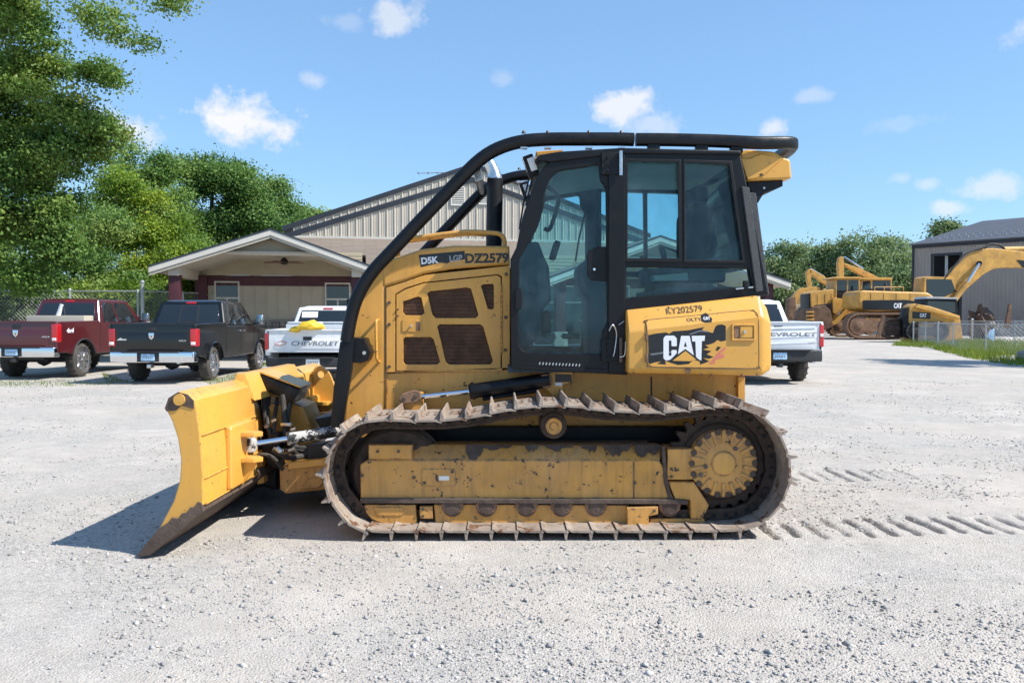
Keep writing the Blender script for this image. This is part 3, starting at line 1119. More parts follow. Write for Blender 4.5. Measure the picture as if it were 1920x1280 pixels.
side = plate('side_panel', [(724, 539), (762, 527), (797, 515), (956, 498), (956, 690), (724, 698)], HY, .03, 'cat_yellow', DZ,
             holes=[[(741, 698 - 2), (741, 551), (760, 540), (795, 529), (860, 522), (933, 514), (941, 518), (941, 693), (927, 695)]], bevel=.003)
gr_h = [[(756, 565), (784, 556), (790, 558), (796, 587), (790, 591), (760, 591), (755, 585)],
        [(801, 550), (806, 546), (875, 539), (883, 541), (897, 590), (892, 596), (817, 596), (811, 590)],
        [(902, 536), (906, 533), (924, 532), (926, 536), (926, 577), (923, 580), (915, 579)],
        [(756, 636), (760, 632), (808, 632), (813, 636), (825, 678), (820, 683), (760, 683), (756, 678)],
        [(820, 612), (824, 608), (900, 608), (906, 612), (924, 676), (920, 683), (842, 683), (836, 678)]]
door = plate('engine_door', [(743, 695), (743, 552), (761, 542), (795, 531), (860, 524), (932, 516), (939, 520), (939, 691), (926, 693)], HY, .03, 'cat_yellow', DZ, holes=gr_h, bevel=.003)
for g_ in gr_h:
    gp_ = plate('grille_mesh', g_, HY + .03, .004, 'engine_rust', door, bevel=.0005)
    # wires of the mesh
    xs = [W(a, b, HY).x for a, b in g_]
    zs = [W(a, b, HY).z for a, b in g_]
    mb = MB()
    nw = 0
    zz = min(zs)
    pol = [(W(a, b, HY).x, W(a, b, HY).z) for a, b in g_]

    def span(zq):
        r_ = []
        for i in range(len(pol)):
            (xa, za), (xb, zb) = pol[i], pol[(i + 1) % len(pol)]
            if (za - zq) * (zb - zq) < 0:
                r_.append(xa + (xb - xa) * (zq - za) / (zb - za))
        return (min(r_), max(r_)) if len(r_) > 1 else None
    zq = zz + .006
    while zq < max(zs):
        sp = span(zq)
        if sp:
            mb.box(((sp[0] + sp[1]) / 2, HY + .018, zq), (sp[1] - sp[0], .004, .0035))
        zq += .0105
    mb.build('grille_bars', 'grille_steel', gp_, smooth=False)
plate('engine_bay', [(728, 545), (762, 532), (797, 518), (952, 502), (952, 688), (728, 694)], HY + .05, .9, 'dark_inside', DZ, bevel=.004)
lt = plate('latch', [(754, 600), (791, 600), (791, 622), (754, 622)], HY - .006, .02, 'cat_yellow', door, bevel=.003)
plate('latch_pocket', [(780, 603), (788, 603), (788, 620), (780, 620)], HY - .008, .01, 'rust_brown', lt, bevel=.001)
bolt(lt, 771, 611, HY - .006, .01, 'silver_bolt')
MB().cyl(W(940.5, 533, HY - .004), W(940.5, 664, HY - .004), .006, n=8).build('hinge', 'cat_yellow', door)
for q in range(14):
    MB().cyl(W(940.5, 536 + q * 9.6, HY - .004), W(940.5, 537.2 + q * 9.6, HY - .004), .0075, n=8).build('hinge_gap', 'rust_dark', door)
for a, b in ((730, 567), (730, 608), (730, 687), (949, 514), (948, 595), (947, 656), (746, 580), (746, 592)):
    bolt(side, a, b, HY, .014 if a != 746 else .008)
for yy in (0, 1):
    yb = HY + .09 if yy == 0 else HY + .98
    rail = [W(747, 480, yb), W(745, 462, yb), W(748, 453, yb), W(758, 449, yb), W(795, 444, yb), (W(850, 437, yb)), W(880, 434.5, yb), W(925, 437, yb), W(938, 440, yb), W(945, 448, yb), W(946, 462, yb)]
    if yy:
        rail = [v + Vector((.0, 0, -.02)) for v in rail]
    MB().tube(smooth_path(rail, 5), .018, 10).build('hood_rail', 'cat_yellow', DZ)
hd = [W(709, 600, HY), W(706, 601, 6.30), W(705, 612, 6.285), W(706, 665, 6.285), W(708, 676, 6.30), W(712, 678, HY)]
MB().tube(smooth_path(hd, 4), .011, 8).build('grab_handle', 'cat_yellow', DZ)
# writing on the hood
plate('model_decal', [(785, 478), (862, 471), (871, 470), (872, 486), (846, 490), (838, 494), (826, 492), (789, 501)], HY - .0108, .0008, 'decal_black', hood, bevel=.0001)
rt = -R(-5.2)
text('model_number', 'D5K', .134, .052, 'decal_white', hood, wall_mtx(W(806, 488, HY - .0114), R(5)), bold=.045)
text('model_suffix', '2', .03, .036, 'decal_dark', hood, wall_mtx(W(828.5, 486, HY - .0114), R(5)), bold=.01)
text('model_class', 'LGP', .098, .045, 'decal_white', hood, wall_mtx(W(855, 484, HY - .0114), R(5)), outline=.018)
text('unit_number', 'DZ2579', .335, .078, 'decal_dark', hood, wall_mtx(W(913, 484, HY - .0114), R(1)), bold=.045)
# exhaust stack
ex = MB().cyl(W(926, 470, 6.9), W(928, 336, 6.9), .066, n=24).build('exhaust_stack', 'black_satin', DZ)
MB().tube(smooth_path([W(928, 337, 6.9), W(926, 325, 6.9), W(922, 315, 6.9), W(917, 305, 6.9)], 4), [.062, .062, .06, .058, .056, .054, .053, .052, .051, .05, .049, .048, .047], 20).build('exhaust_tip', 'dull_chrome', ex)

# ---- sweeps (bent guard tubes)
for yb, far in ((6.15, 0), (7.65, 1)):
    sp = [(1188, 262), (1150, 261), (1100, 261), (1050, 261), (1015, 262), (985, 264.5), (955, 271), (925, 283), (897, 302), (865, 333), (820, 380), (780, 422), (740, 465), (705, 502), (685, 529), (668, 562), (657, 600), (650, 640)]
    # the same tube on both sides: outline taken at the near one
    pts = [Vector((W(a, b, 6.15).x, yb, W(a, b, 6.15).z)) for a, b in sp]
    sw = MB().tube(smooth_path(pts, 6), .05, 16).build('sweep_tube', 'black_paint', DZ)
    post = [(639, 640), (664, 634), (661, 690), (643, 800), (621, 800), (627, 725)]
    me_ = MB().prism([(W(a, b, 6.15).x, yb - .03, W(a, b, 6.15).z) for a, b in post], (0, .06, 0))
    me_.build('sweep_post', 'black_paint', DZ, bevel=.006)
    if not far:
        br = plate('sweep_bracket', [(645, 632), (683, 634), (686, 643), (695, 661), (689, 676), (676, 681), (650, 678)], 6.17, .21, 'black_paint', DZ, bevel=.006)
        bolt(br, 683, 661.5, 6.17, .016, 'silver_bolt')
        bolt(br, 659, 673, 6.17, .016, 'silver_bolt')
        bolt(br, 659, 648, 6.17, .012, 'bolt_steel')
    for a in (982, 1027, 1104, 1165):
        p = W(a, 250, 6.15)
        p.y = yb
        MB().cyl(p, p + Vector((0, 0, .02)), .018, .008, 8).build('bolt', 'black_paint', sw)
        MB().box(p + Vector((0, 0, -.11)), (.05, .05, .012)).build('clamp_pad', 'dull_chrome', sw)
# the sweep's cross plate with tie
ty = Vector((W(893, 300, 6.15).x, 6.9, W(893, 305, 6.15).z))
MB().tube([Vector((ty.x, 6.15, ty.z)), Vector((ty.x, 7.65, ty.z))], .03, 10).build('sweep_crossbar', 'black_paint', DZ)
cp = plate('cross_plate', [(884, 312), (900, 307), (905, 336), (892, 341)], 6.4, .02, 'dull_chrome', DZ, bevel=.003)
# rear loop
lp = []
zr = W(1300, 263, 6.15).z
x0_, x1_ = W(1192, 262, 6.15).x, W(1430, 268, 6.15).x
lp += [Vector((x0_, 6.15, W(1192, 262, 6.15).z)), Vector((W(1260, 262, 6.15).x, 6.15, W(1260, 262.5, 6.15).z)), Vector((W(1340, 263, 6.15).x, 6.15, W(1340, 264.5, 6.15).z)), Vector((W(1420, 263, 6.15).x, 6.15, W(1420, 268, 6.15).z))]
xr = W(1484, 275, 6.35).x
zz_ = W(1480, 275, 6.35).z
lp += [Vector((xr - .06, 6.22, zz_)), Vector((xr + .0, 6.36, zz_)), Vector((xr + .03, 6.6, zz_)), Vector((xr + .04, 6.9, zz_)), Vector((xr + .03, 7.2, zz_)), Vector((xr, 7.44, zz_)), Vector((xr - .06, 7.58, zz_))]
lp += [Vector((v.x, 13.8 - v.y, v.z)) for v in lp[3::-1]]
sm = smooth_path(lp, 6)
rings = []
for i, p in enumerate(sm):
    t = (sm[min(i + 1, len(sm) - 1)] - sm[max(i - 1, 0)]).normalized()
    u_ = Vector((0, 0, 1)).cross(t).normalized()
    rings.append([p + u_ * (.042 * math.copysign(abs(cos(q)) ** .55, cos(q))) + Vector((0, 0, 1)) * (.046 * math.copysign(abs(sin(q)) ** .55, sin(q))) for q in [2 * pi * k / 16 for k in range(16)]])
MB().loft(rings).build('rear_loop', 'black_paint', DZ)
for a in (1225, 1315, 1380):
    for yb in (6.15, 7.65):
        p = W(a, 279, 6.15)
        MB().box((p.x, yb, p.z), (.09, .06, .07)).build('loop_foot', 'black_paint', DZ, bevel=.006)

# ---- cab
CY = 6.10
CF = 7.70


def both(name, pts, m, holes=(), th=.07, r=0, rh=0, bevel=.008, dy=0.0, parent=None):
    a = plate(name, pts, CY + dy, th, m, parent or DZ, holes=holes, bevel=bevel, r=r, rh=rh)
    # the far side of the cab has the same shape
    q = [(W(x_, z_, CY).x, W(x_, z_, CY).z) for x_, z_ in pts]
    hq = [[(W(x_, z_, CY).x, W(x_, z_, CY).z) for x_, z_ in h] for h in holes]
    b = plate(name, q, CF - th - dy, th, m, parent or DZ, holes=hq, bevel=bevel, r=r, rh=rh, px=False)
    return a, b


d_out = [(958, 688), (957, 486), (968, 464), (981, 402), (1002, 342), (1015, 318), (1030, 303), (1166, 287), (1166, 699)]
d_hole = [(972, 648), (974, 485), (988, 461), (1008, 428), (1020, 388), (1021, 362), (1030, 337), (1046, 321), (1124, 308), (1126, 338), (1137, 352), (1139, 604), (1129, 619), (1127, 664), (985, 660)]
da, db = both('cab_door', d_out, 'black_paint', [d_hole], rh=.03)
ga, gb = both('door_glass', [(970, 664), (972, 484), (986, 459), (1006, 426), (1018, 388), (1019, 360), (1028, 335), (1045, 318), (1127, 304), (1141, 352), (1141, 666)], 'cab_glass', th=.006, bevel=.001, dy=.03)
r_out = [(1166, 284), (1388, 288), (1412, 400), (1441, 553), (1176, 584), (1176, 699), (1166, 699)]
pA = [(1175, 299), (1274, 302), (1276, 487), (1175, 487)]
pB = [(1283, 302), (1369, 305), (1395, 491), (1284, 490)]
pC = [(1175, 500), (1404, 503), (1411, 536), (1174, 558)]
ra, rb_ = both('cab_side_frame', r_out, 'black_paint', [pA, pB, pC], rh=.012)
for pp in (pA, pB, pC):
    cx_ = sum(a for a, b in pp) / 4
    cy_ = sum(b for a, b in pp) / 4
    both('window_pane', [(cx_ + (a - cx_) * 1.03, cy_ + (b - cy_) * 1.03) for a, b in pp], 'cab_glass', th=.005, bevel=.001, dy=.035)
# sash of the sliding window (near side)
plate('window_sash', [(1172, 296), (1277, 299), (1279, 491), (1172, 491)], CY - .012, .02, 'black_satin', DZ, holes=[[(1177, 302), (1271, 305), (1273, 484), (1177, 484)]], bevel=.003)
plate('window_sash', [(1281, 299), (1372, 302), (1399, 494), (1282, 493)], CY - .006, .02, 'black_satin', DZ, holes=[[(1285, 305), (1367, 308), (1392, 488), (1286, 487)]], bevel=.003)
# B post with hinge plates
plate('door_post', [(1141, 292), (1172, 290), (1172, 560), (1176, 700), (1141, 698)], CY - .02, .04, 'black_paint', DZ, bevel=.006)
for hz in (305, 655):
    h = plate('door_hinge', [(1128, hz - 20), (1160, hz - 20), (1160, hz + 22), (1128, hz + 22)], CY - .03, .02, 'black_satin', DZ, bevel=.004)
    for q in (-10, 3, 15):
        bolt(h, 1140, hz + q, CY - .03, .012, 'black_satin')
    MB().cyl(W(1164, hz - 22, CY - .045), W(1164, hz + 24, CY - .045), .014, n=10).build('hinge_pin', 'dull_chrome' if hz < 400 else 'bolt_steel', DZ)
# hydraulic-looking loose wires by the door
MB().tube(smooth_path([W(1142, 620, CY - .05), W(1149, 609, CY - .06), (W(1156, 625, CY - .05)), W(1153, 655, CY - .05), W(1150, 668, CY - .05)], 6), .005, 6).build('cable', 'dull_chrome', DZ)
MB().tube(smooth_path([W(1160, 609, CY - .05), W(1170, 602, CY - .05)], 4), .004, 6).build('cable', 'dull_chrome', DZ)
MB().tube(smooth_path([W(1173, 640, CY - .06), W(1171, 665, CY - .06), W(1162, 669, CY - .06)], 5), .005, 6).build('cable', 'dull_chrome', DZ)
# door latch plate behind the glass and grab handle
plate('latch_cover', [(1104, 470), (1118, 463), (1139, 462), (1139, 528), (1108, 526), (1101, 516), (1101, 480)], CY + .02, .03, 'black_satin', DZ, r=.02, bevel=.004)
bolt(DZ, 1114, 505, CY + .02, .012, 'chrome', name='lock')
plate('door_handle_pod', [(966, 543), (977, 540), (980, 550), (980, 572), (976, 580), (966, 580)], CY - .03, .04, 'black_satin', DZ, r=.01, bevel=.006)
# sill with cleats
sl = plate('sill', [(957, 686), (1166, 692), (1176, 699), (1176, 703), (1160, 702), (962, 692)], CY - .01, .2, 'black_paint', DZ, bevel=.004)
for q in range(13):
    MB().box(W(1012 + q * 6.2, 681 + q * .28, CY - .006), (.008, .012, .02), Matrix.Rotation(.4, 3, 'Y')).build('step_tooth', 'dull_chrome', sl)
# roof
roof = plate('cab_roof', [(1003, 300), (1012, 290), (1050, 284), (1166, 277), (1389, 282), (1390, 290), (1166, 288), (1032, 304)], CY - .015, 1.63, 'black_paint', DZ, bevel=.01)
plate('headliner', [(1040, 309), (1166, 294), (1384, 296), (1386, 302), (1166, 300), (1044, 316)], CY + .08, 1.42, 'headliner', roof, bevel=.004)
plate('roof_lip', [(1005, 284), (1056, 280.5), (1050, 297), (1009, 297)], 6.25, 1.3, 'cat_yellow', DZ, bevel=.006)
rv = plate('rear_visor', [(1387, 285), (1400, 280), (1452, 284), (1469, 295), (1482, 299), (1485, 335), (1401, 339), (1396, 325)], 6.22, 1.36, 'cat_yellow_clean', DZ, bevel=.015, r=.02, res=2)
plate('visor_face', [(1389, 297), (1405, 297), (1428, 288), (1468, 297), (1428, 333), (1402, 337)], 6.205, .02, 'cat_yellow_clean', rv, bevel=.006)
bolt(rv, 1428, 328, 6.205, .012)
vb = plate('visor_bracket', [(1400, 341), (1468, 338), (1468, 349), (1432, 363), (1422, 380), (1404, 352)], 6.26, 1.2, 'black_satin', DZ, bevel=.006)
bolt(vb, 1432, 353, 6.26, .01, 'silver_bolt')
# work lamp in front
for yl in (6.27, 7.5):
    x_, z_ = W(995, 312, 6.27).x, W(995, 312, 6.27).z
    lamp = MB().box((x_, yl, z_), (.08, .12, .16), Matrix.Rotation(R(-20), 3, 'Y')).build('work_lamp', 'black_satin', DZ, bevel=.012)
    MB().box((x_ - .042, yl, z_ + .01), (.01, .09, .11), Matrix.Rotation(R(-20), 3, 'Y')).build('lens', 'white_lens', lamp, bevel=.003)
    MB().box((x_ + .01, yl - .063, z_ + .005), (.05, .01, .10), Matrix.Rotation(R(-20), 3, 'Y')).build('lens', 'white_lens', lamp, bevel=.003)
# rear pillars, textured
for yb, s_ in ((CY - .02, 0), (CF - .1, 1)):
    for nm, pts, th in (('corner_post', [(1389, 350), (1404, 352), (1430, 545), (1416, 548)], .12), ('guard_post', [(1405, 359), (1421, 360), (1446, 552), (1432, 550)], .3)):
        y_ = yb + (.06 if nm == 'guard_post' else 0) - (s_ * .1 if nm == 'guard_post' else 0)
        plate(nm, [(W(a, b, CY).x, W(a, b, CY).z) for a, b in pts], y_, th, 'black_textured', DZ, bevel=.006, px=False)
# front and rear windscreens, rear wall with wire guard
fa, fb = W(1012, 324, CY), W(970, 470, CY)
fc = W(960, 560, CY)
mb = MB()
for p, q in ((fa, fb), (fb, fc)):
    mb.hexa([Vector((p.x, CY + .08, p.z)), Vector((p.x, CF - .08, p.z)), Vector((q.x, CF - .08, q.z)), Vector((q.x, CY + .08, q.z)),
             Vector((p.x + .006, CY + .08, p.z)), Vector((p.x + .006, CF - .08, p.z)), Vector((q.x + .006, CF - .08, q.z)), Vector((q.x + .006, CY + .08, q.z))])
mb.build('windscreen', 'cab_glass', DZ, smooth=False)
qx, qz = W(960, 560, CY), W(960, 688, CY)
MB().box((qx.x + .03, 6.9, (qx.z + qz.z) / 2 + .03), (.03, 1.44, qx.z - qz.z)).build('firewall', 'cab_interior', DZ)
ba, bb = W(1384, 300, CY), W(1424, 500, CY)
rg_ = MB()
for k in range(9):
    t = (k + .5) / 9
    p = ba.lerp(bb, .35 + .65 * t)
    rg_.cyl((p.x + .03, 6.3, p.z), (p.x + .03, 7.5, p.z), .006, n=6)
for k in range(8):
    y_ = 6.32 + k * .16
    p, q = ba.lerp(bb, .35), bb
    rg_.cyl((p.x + .03, y_, p.z), (q.x + .03, y_, q.z), .005, n=6)
rg_.build('rear_screen', 'dull_chrome', DZ)
p, q = ba, bb
MB().hexa([Vector((p.x, CY + .08, p.z)), Vector((p.x, CF - .08, p.z)), Vector((q.x, CF - .08, q.z)), Vector((q.x, CY + .08, q.z)),
           Vector((p.x + .006, CY + .08, p.z)), Vector((p.x + .006, CF - .08, p.z)), Vector((q.x + .006, CF - .08, q.z)), Vector((q.x + .006, CY + .08, q.z))]).build('rear_window', 'cab_glass', DZ, smooth=False)
# inside
zf = W(1060, 688, CY).z
MB().box((W(1060, 690, CY).x + .05, 6.9, zf - .02), (.95, 1.44, .05)).build('cab_floor', 'cab_interior', DZ)
x_s = W(1300, 500, 6.8).x
zseat = W(1300, 520, 6.8).z
st = MB()
st.box((x_s - .1, 6.9, zseat - .06), (.5, .5, .14))
seat = st.build('seat', 'seat_cloth', DZ, bevel=.05, seg=3)
bkp = [(1298, 505), (1290, 470), (1290, 400), (1298, 385), (1325, 382), (1340, 400), (1350, 470), (1352, 505)]
plate('backrest', bkp, 6.66, .48, 'seat_cloth', seat, bevel=.04, r=.05, res=3)
plate('headrest', [(1300, 382), (1299, 355), (1308, 345), (1324, 346), (1330, 356), (1328, 380)], 6.76, .28, 'seat_cloth', seat, bevel=.03, r=.03, res=3)
MB().tube(smooth_path([W(1325, 470, 6.62), W(1332, 420, 6.62), W(1331, 390, 6.63)], 4), .02, 8).build('seat_belt', 'dark_plastic', seat)
for yy in (6.45, 7.35):
    MB().box((x_s - .1, yy, zseat + .02), (.5, .2, .16)).build('armrest', 'cab_interior', DZ, bevel=.03, seg=3)
    MB().tube([(x_s - .3, yy, zseat + .1), (x_s - .33, yy, zseat + .22)], [.018, .026], 8).build('joystick', 'dark_plastic', DZ)
MB().box((x_s - .05, 6.9, zseat - .25), (.6, 1.4, .3)).build('seat_base', 'cab_interior', DZ, bevel=.03)
plate('dashboard', [(962, 600), (966, 480), (985, 455), (1010, 452), (1020, 480), (1030, 500), (1034, 565), (1018, 580), (1008, 640), (975, 655)], 6.55, .7, 'cab_interior', DZ, bevel=.03, r=.03, res=2)
plate('side_console', [(1085, 500), (1100, 485), (1135, 485), (1140, 530), (1140, 680), (1105, 685), (1100, 560), (1086, 540)], 6.95, .5, 'cab_interior', DZ, bevel=.03, r=.03)
MB().box(W(1040, 470, 6.75), (.05, .2, .15), Matrix.Rotation(.3, 3, 'Y')).build('monitor', 'dark_plastic', DZ, bevel=.01)
for q, (a, b, c, d) in enumerate(((1150, 500, 1142, 470), (1215, 520, 1210, 492), (1235, 522, 1240, 496))):
    MB().tube([W(a, b, 6.5), W(c, d, 6.5)], [.012, .02], 8).build('lever', 'dark_plastic', DZ)
plate('storage_box', [(1226, 516), (1290, 511), (1292, 526), (1226, 527)], 6.3, .14, 'headliner', DZ, bevel=.01)
MB().tube(smooth_path([W(1018, 345, 7.0), W(1040, 360, 7.0), W(1047, 375, 7.0), W(1040, 405, 7.0), W(1030, 430, 7.0), W(1020, 428, 7.0)], 5), .018, 8).build('inner_handrail', 'dark_plastic', DZ)
MB().tube([W(1098, 395, 7.62), W(1086, 445, 7.62), W(1079, 490, 7.62)], .009, 6).build('wiper', 'dark_plastic', DZ)
MB().tube([W(991, 338, 6.35), W(982, 378, 6.3), W(974, 430, 6.3)], .007, 6).build('wiper', 'dark_plastic', DZ)
MB().tube([W(998, 335, 6.33), W(986, 385, 6.28)], .006, 6).build('wiper', 'dark_plastic', DZ)
# green rope and a rag on the far sill, a red tank beyond the glass
pts = []
random.seed(3)
for k in range(60):
    a = k * 2.1
    pts.append(W(1068, 634, 7.2) + Vector((.1 * cos(a) * random.random() + .0, .07 * sin(a), .035 * random.random())))
mat('green_rope', (0.03, 0.35, 0.17), .7)
mat('faded_red', (0.32, 0.13, 0.13), .6, var=.2)
tag(MB().tube(smooth_path(pts, 3), .006, 5).build('rope', 'green_rope'), 'tangle of green rope lying on the cab floor behind the door glass', 'rope')
tag(plate('fire_extinguisher', [(1015, 586), (1021, 582), (1029, 582), (1033, 588), (1034, 624), (1015, 624)], 6.95, .11, 'faded_red', None, bevel=.03, r=.01, res=3), 'faded red canister standing inside the cab behind the door glass', 'canister')
tag(plate('rag', [(1005, 640), (1012, 629), (1022, 634), (1040, 624), (1043, 632), (1036, 644)], 6.85, .12, 'paper_cloth', None, bevel=.008), 'grey rag lying on the cab floor below the red canister', 'rag')

# ---- rear fender box
FY = 5.95


def fend(px, zb, zc, zt, y0):
    return [Vector((W(px, zb, FY).x, y0 + .02, W(px, zb, FY).z)), Vector((W(px, zb - 8, FY).x, y0, W(px, zb - 8, FY).z)), Vector((W(px, zc, FY).x, y0, W(px, zc, FY).z)), Vector((W(px, zt, FY).x, y0 + .1, W(px, zt, FY).z)),
            Vector((W(px, zt, FY).x, 6.75, W(px, zt, FY).z)), Vector((W(px, zb, FY).x, 6.75, W(px, zb, FY).z))]


fb_ = MB().loft([fend(1178, 700, 622, 581, FY), fend(1300, 702, 608, 568, FY), fend(1430, 705, 594, 553, FY), fend(1449, 694, 606, 577, FY + .03)])
fender = fb_.build('rear_fender', 'cat_yellow_clean', DZ, bevel=.018, seg=3, ang=12)
# its far twin
fm = MB()
fm.loft([[Vector((v.x, 13.8 - v.y, v.z)) for v in r_] for r_ in (fend(1178, 700, 622, 581, FY), fend(1430, 705, 594, 553, FY), fend(1449, 694, 606, 577, FY + .03))])
fm.build('rear_fender', 'cat_yellow_clean', DZ, bevel=.018, seg=3, ang=12)
DYF = FY - .006


def crease(px):
    return 622 + (px - 1178) * (594 - 622) / (1430 - 1178)


def on_fender(px, py, lift=.006):
    """point on the outside of the fender box"""
    c = crease(px)
    if py >= c:
        return Vector((W(px, py, FY).x, FY - lift, W(px, py, FY).z))
    t = (c - py) / 41.0
    return Vector((W(px, py, FY).x, FY + .1 * t - lift, W(px, py, FY).z))


dl = [(1216, 600), (1300, 592), (1405, 582), (1416, 584), (1421, 594), (1422, 640), (1422, 684), (1416, 690), (1310, 690), (1222, 687), (1214, 680), (1213, 620), (1213, 606)]
dmb = MB()
low = [(1213, crease(1213)), (1422, crease(1422)), (1422, 684), (1416, 690), (1222, 687), (1214, 680)]
dmb.prism([on_fender(a, b, .007) for a, b in low], (0, .007, 0))
upp = [(1213, crease(1213)), (1213, 606), (1217, 600), (1405, 582), (1416, 584), (1422, crease(1422))]
dmb.prism([on_fender(a, b, .007) for a, b in upp], (0, .007, 0))
fdoor = dmb.build('fender_door', 'cat_yellow_clean', fender, smooth=False)
sm = smooth_path([on_fender(a, b, .005) for a, b in dl], 4, True)
MB().tube(sm, .0035, 6, closed=True).build('door_gap', 'rust_dark', fender)
for hz in (632, 671):
    MB().box(on_fender(1212, hz, .016), (.018, .02, .06)).build('hinge', 'rust_brown', fender, bevel=.003)
fl = plate('latch', [(1372, 607), (1417, 607), (1417, 639), (1372, 639)], FY - .02, .014, 'cat_yellow_clean', fender, holes=[[(1376, 611), (1413, 611), (1413, 635), (1376, 635)]], bevel=.004, r=.01, rh=.006)
plate('latch_paddle', [(1388, 612), (1411, 612), (1411, 633), (1388, 633)], FY - .017, .01, 'cat_yellow_clean', fl, bevel=.002)
plate('latch_pocket', [(1377, 612), (1387, 612), (1387, 634), (1377, 634)], FY - .012, .006, 'rust_brown', fl, bevel=.001)
bolt(fl, 1396, 622, FY - .017, .013, 'silver_bolt')
for a, b in ((1316, 702), (1334, 702), (1391, 703), (1420, 702), (1188, 699)):
    MB().cyl(W(a, b, FY) + Vector((0, -.004, 0)), W(a, b, FY) + Vector((0, .01, 0)), .006, n=6).build('rivet', 'rust_dark', fender)
tagp = W(1290, 695, FY)
MB().lathe(tagp + Vector((0, .002, 0)), (0, -1, 0), [(.022, 0), (.02, .005), (0, .006)], 10).build('rust_spot', 'rust_brown', fender)
# worn decal: ragged black field, white letters, yellow triangle
random.seed(12)
DD = FY - .0070
rag = [(1215, 628), (1221, 627), (1230, 625), (1250, 623), (1254, 626), (1262, 621), (1290, 619), (1300, 617), (1321, 613), (1316, 618), (1326, 622), (1337, 624), (1341, 613), (1345, 609), (1354, 608), (1361, 611), (1361, 638), (1352, 640), (1345, 637), (1340, 642), (1332, 645), (1322, 647), (1330, 651), (1318, 655), (1334, 658), (1325, 664), (1338, 669), (1330, 672), (1318, 671), (1330, 677), (1322, 680), (1313, 683), (1312, 677), (1300, 674), (1292, 682), (1272, 684), (1258, 680), (1247, 676), (1249, 683), (1232, 682), (1240, 677), (1228, 679), (1218, 682), (1214, 676), (1216, 660)]
plate('decal_field', rag, DD - .0009, .0008, 'decal_black', fender, bevel=.0001)
plate('decal_field', [(1345, 649), (1352, 651), (1345, 658), (1341, 655), (1344, 653)], DD - .0009, .0008, 'decal_black', fender, bevel=.0001)
plate('decal_streak', [(1346, 660), (1360, 650), (1362, 653), (1350, 664), (1359, 664), (1357, 670), (1342, 674), (1340, 682), (1328, 682), (1338, 672)], DD - .0009, .0008, 'decal_red', fender, bevel=.0001)
for i, q in enumerate([[(1218, 663), (1235, 661), (1248, 658), (1262, 659), (1262, 661), (1240, 663), (1222, 666)], [(1292, 626), (1312, 619), (1330, 621), (1330, 623), (1312, 621.5), (1295, 627.5)]]):
    plate('decal_scratch', q, DD - .0013, .0008, 'decal_grey', fender, bevel=.0001)
# letters drawn as outlines
plate('letter_c', [(1244, 634), (1248, 629), (1264, 629), (1269, 634), (1269, 649), (1259, 649), (1259, 638), (1254, 638), (1254, 667), (1259, 667), (1259, 656), (1269, 656), (1269, 662), (1257, 674), (1249, 676), (1244, 672)], DD - .0016, .0008, 'decal_white', fender, bevel=.0001, r=.008)
plate('letter_a', [(1277, 629.5), (1293, 629.5), (1301, 666), (1285, 654), (1271, 664)], DD - .0016, .0008, 'decal_white', fender, holes=[[(1285, 640), (1288, 650), (1282, 650)]], bevel=.0003)
plate('letter_t', [(1297, 629.5), (1322, 629), (1321, 639), (1316, 639), (1315, 676), (1308, 672), (1305, 668), (1304, 640), (1298, 640)], DD - .0016, .0008, 'decal_white', fender, bevel=.0001)
plate('triangle', [(1285, 657.5), (1306, 674), (1294, 677), (1261, 676)], DD - .0016, .0008, 'cat_yellow_clean', fender, bevel=.0001)


def slant_text(nm, body, px, py, wd, h, m, rot, lift=.0045, **k):
    up = (on_fender(px, py - 10, .013) - on_fender(px, py + 4, .013)).normalized()
    rt_ = (on_fender(px + 20, py, .013) - on_fender(px - 20, py, .013)).normalized()
    nn = rt_.cross(up).normalized()
    up = nn.cross(rt_)
    p = on_fender(px, py, lift)
    M_ = Matrix(((rt_.x, up.x, nn.x, p.x), (rt_.y, up.y, nn.y, p.y), (rt_.z, up.z, nn.z, p.z), (0, 0, 0, 1))) @ Matrix.Rotation(rot, 4, 'Z')
    return text(nm, body, wd, h, m, fender, M_, **k)


slant_text('serial_number', 'KY202579', 1287, 580, .262, .055, 'decal_dark', R(5.5))
slant_text('slogan_remnant', 'OLTY', 1302, 599, .11, .03, 'decal_dark', R(3), lift=.0082, bold=.03)
sp_ = [(1316, 590), (1326, 586), (1336, 597), (1334, 604), (1322, 605), (1315, 602)]
MB().prism([on_fender(a, b, .0086) for a, b in sp_], (0, .001, 0)).build('slogan_patch', 'decal_black', fender, smooth=False)
slant_text('slogan_mark', 'CAT', 1326, 596.5, .05, .026, 'decal_white', R(4), lift=.0094, bold=.04)
# latch of the side window with its bracket on top of the fender
MB().box(W(1395, 540, 6.07), (.13, .03, .012), Matrix.Rotation(R(-6), 3, 'Y')).build('window_catch', 'dull_chrome', DZ, bevel=.003)
MB().box(W(1398, 534, 6.07), (.035, .04, .06)).build('catch_block', 'black_satin', DZ, bevel=.005)

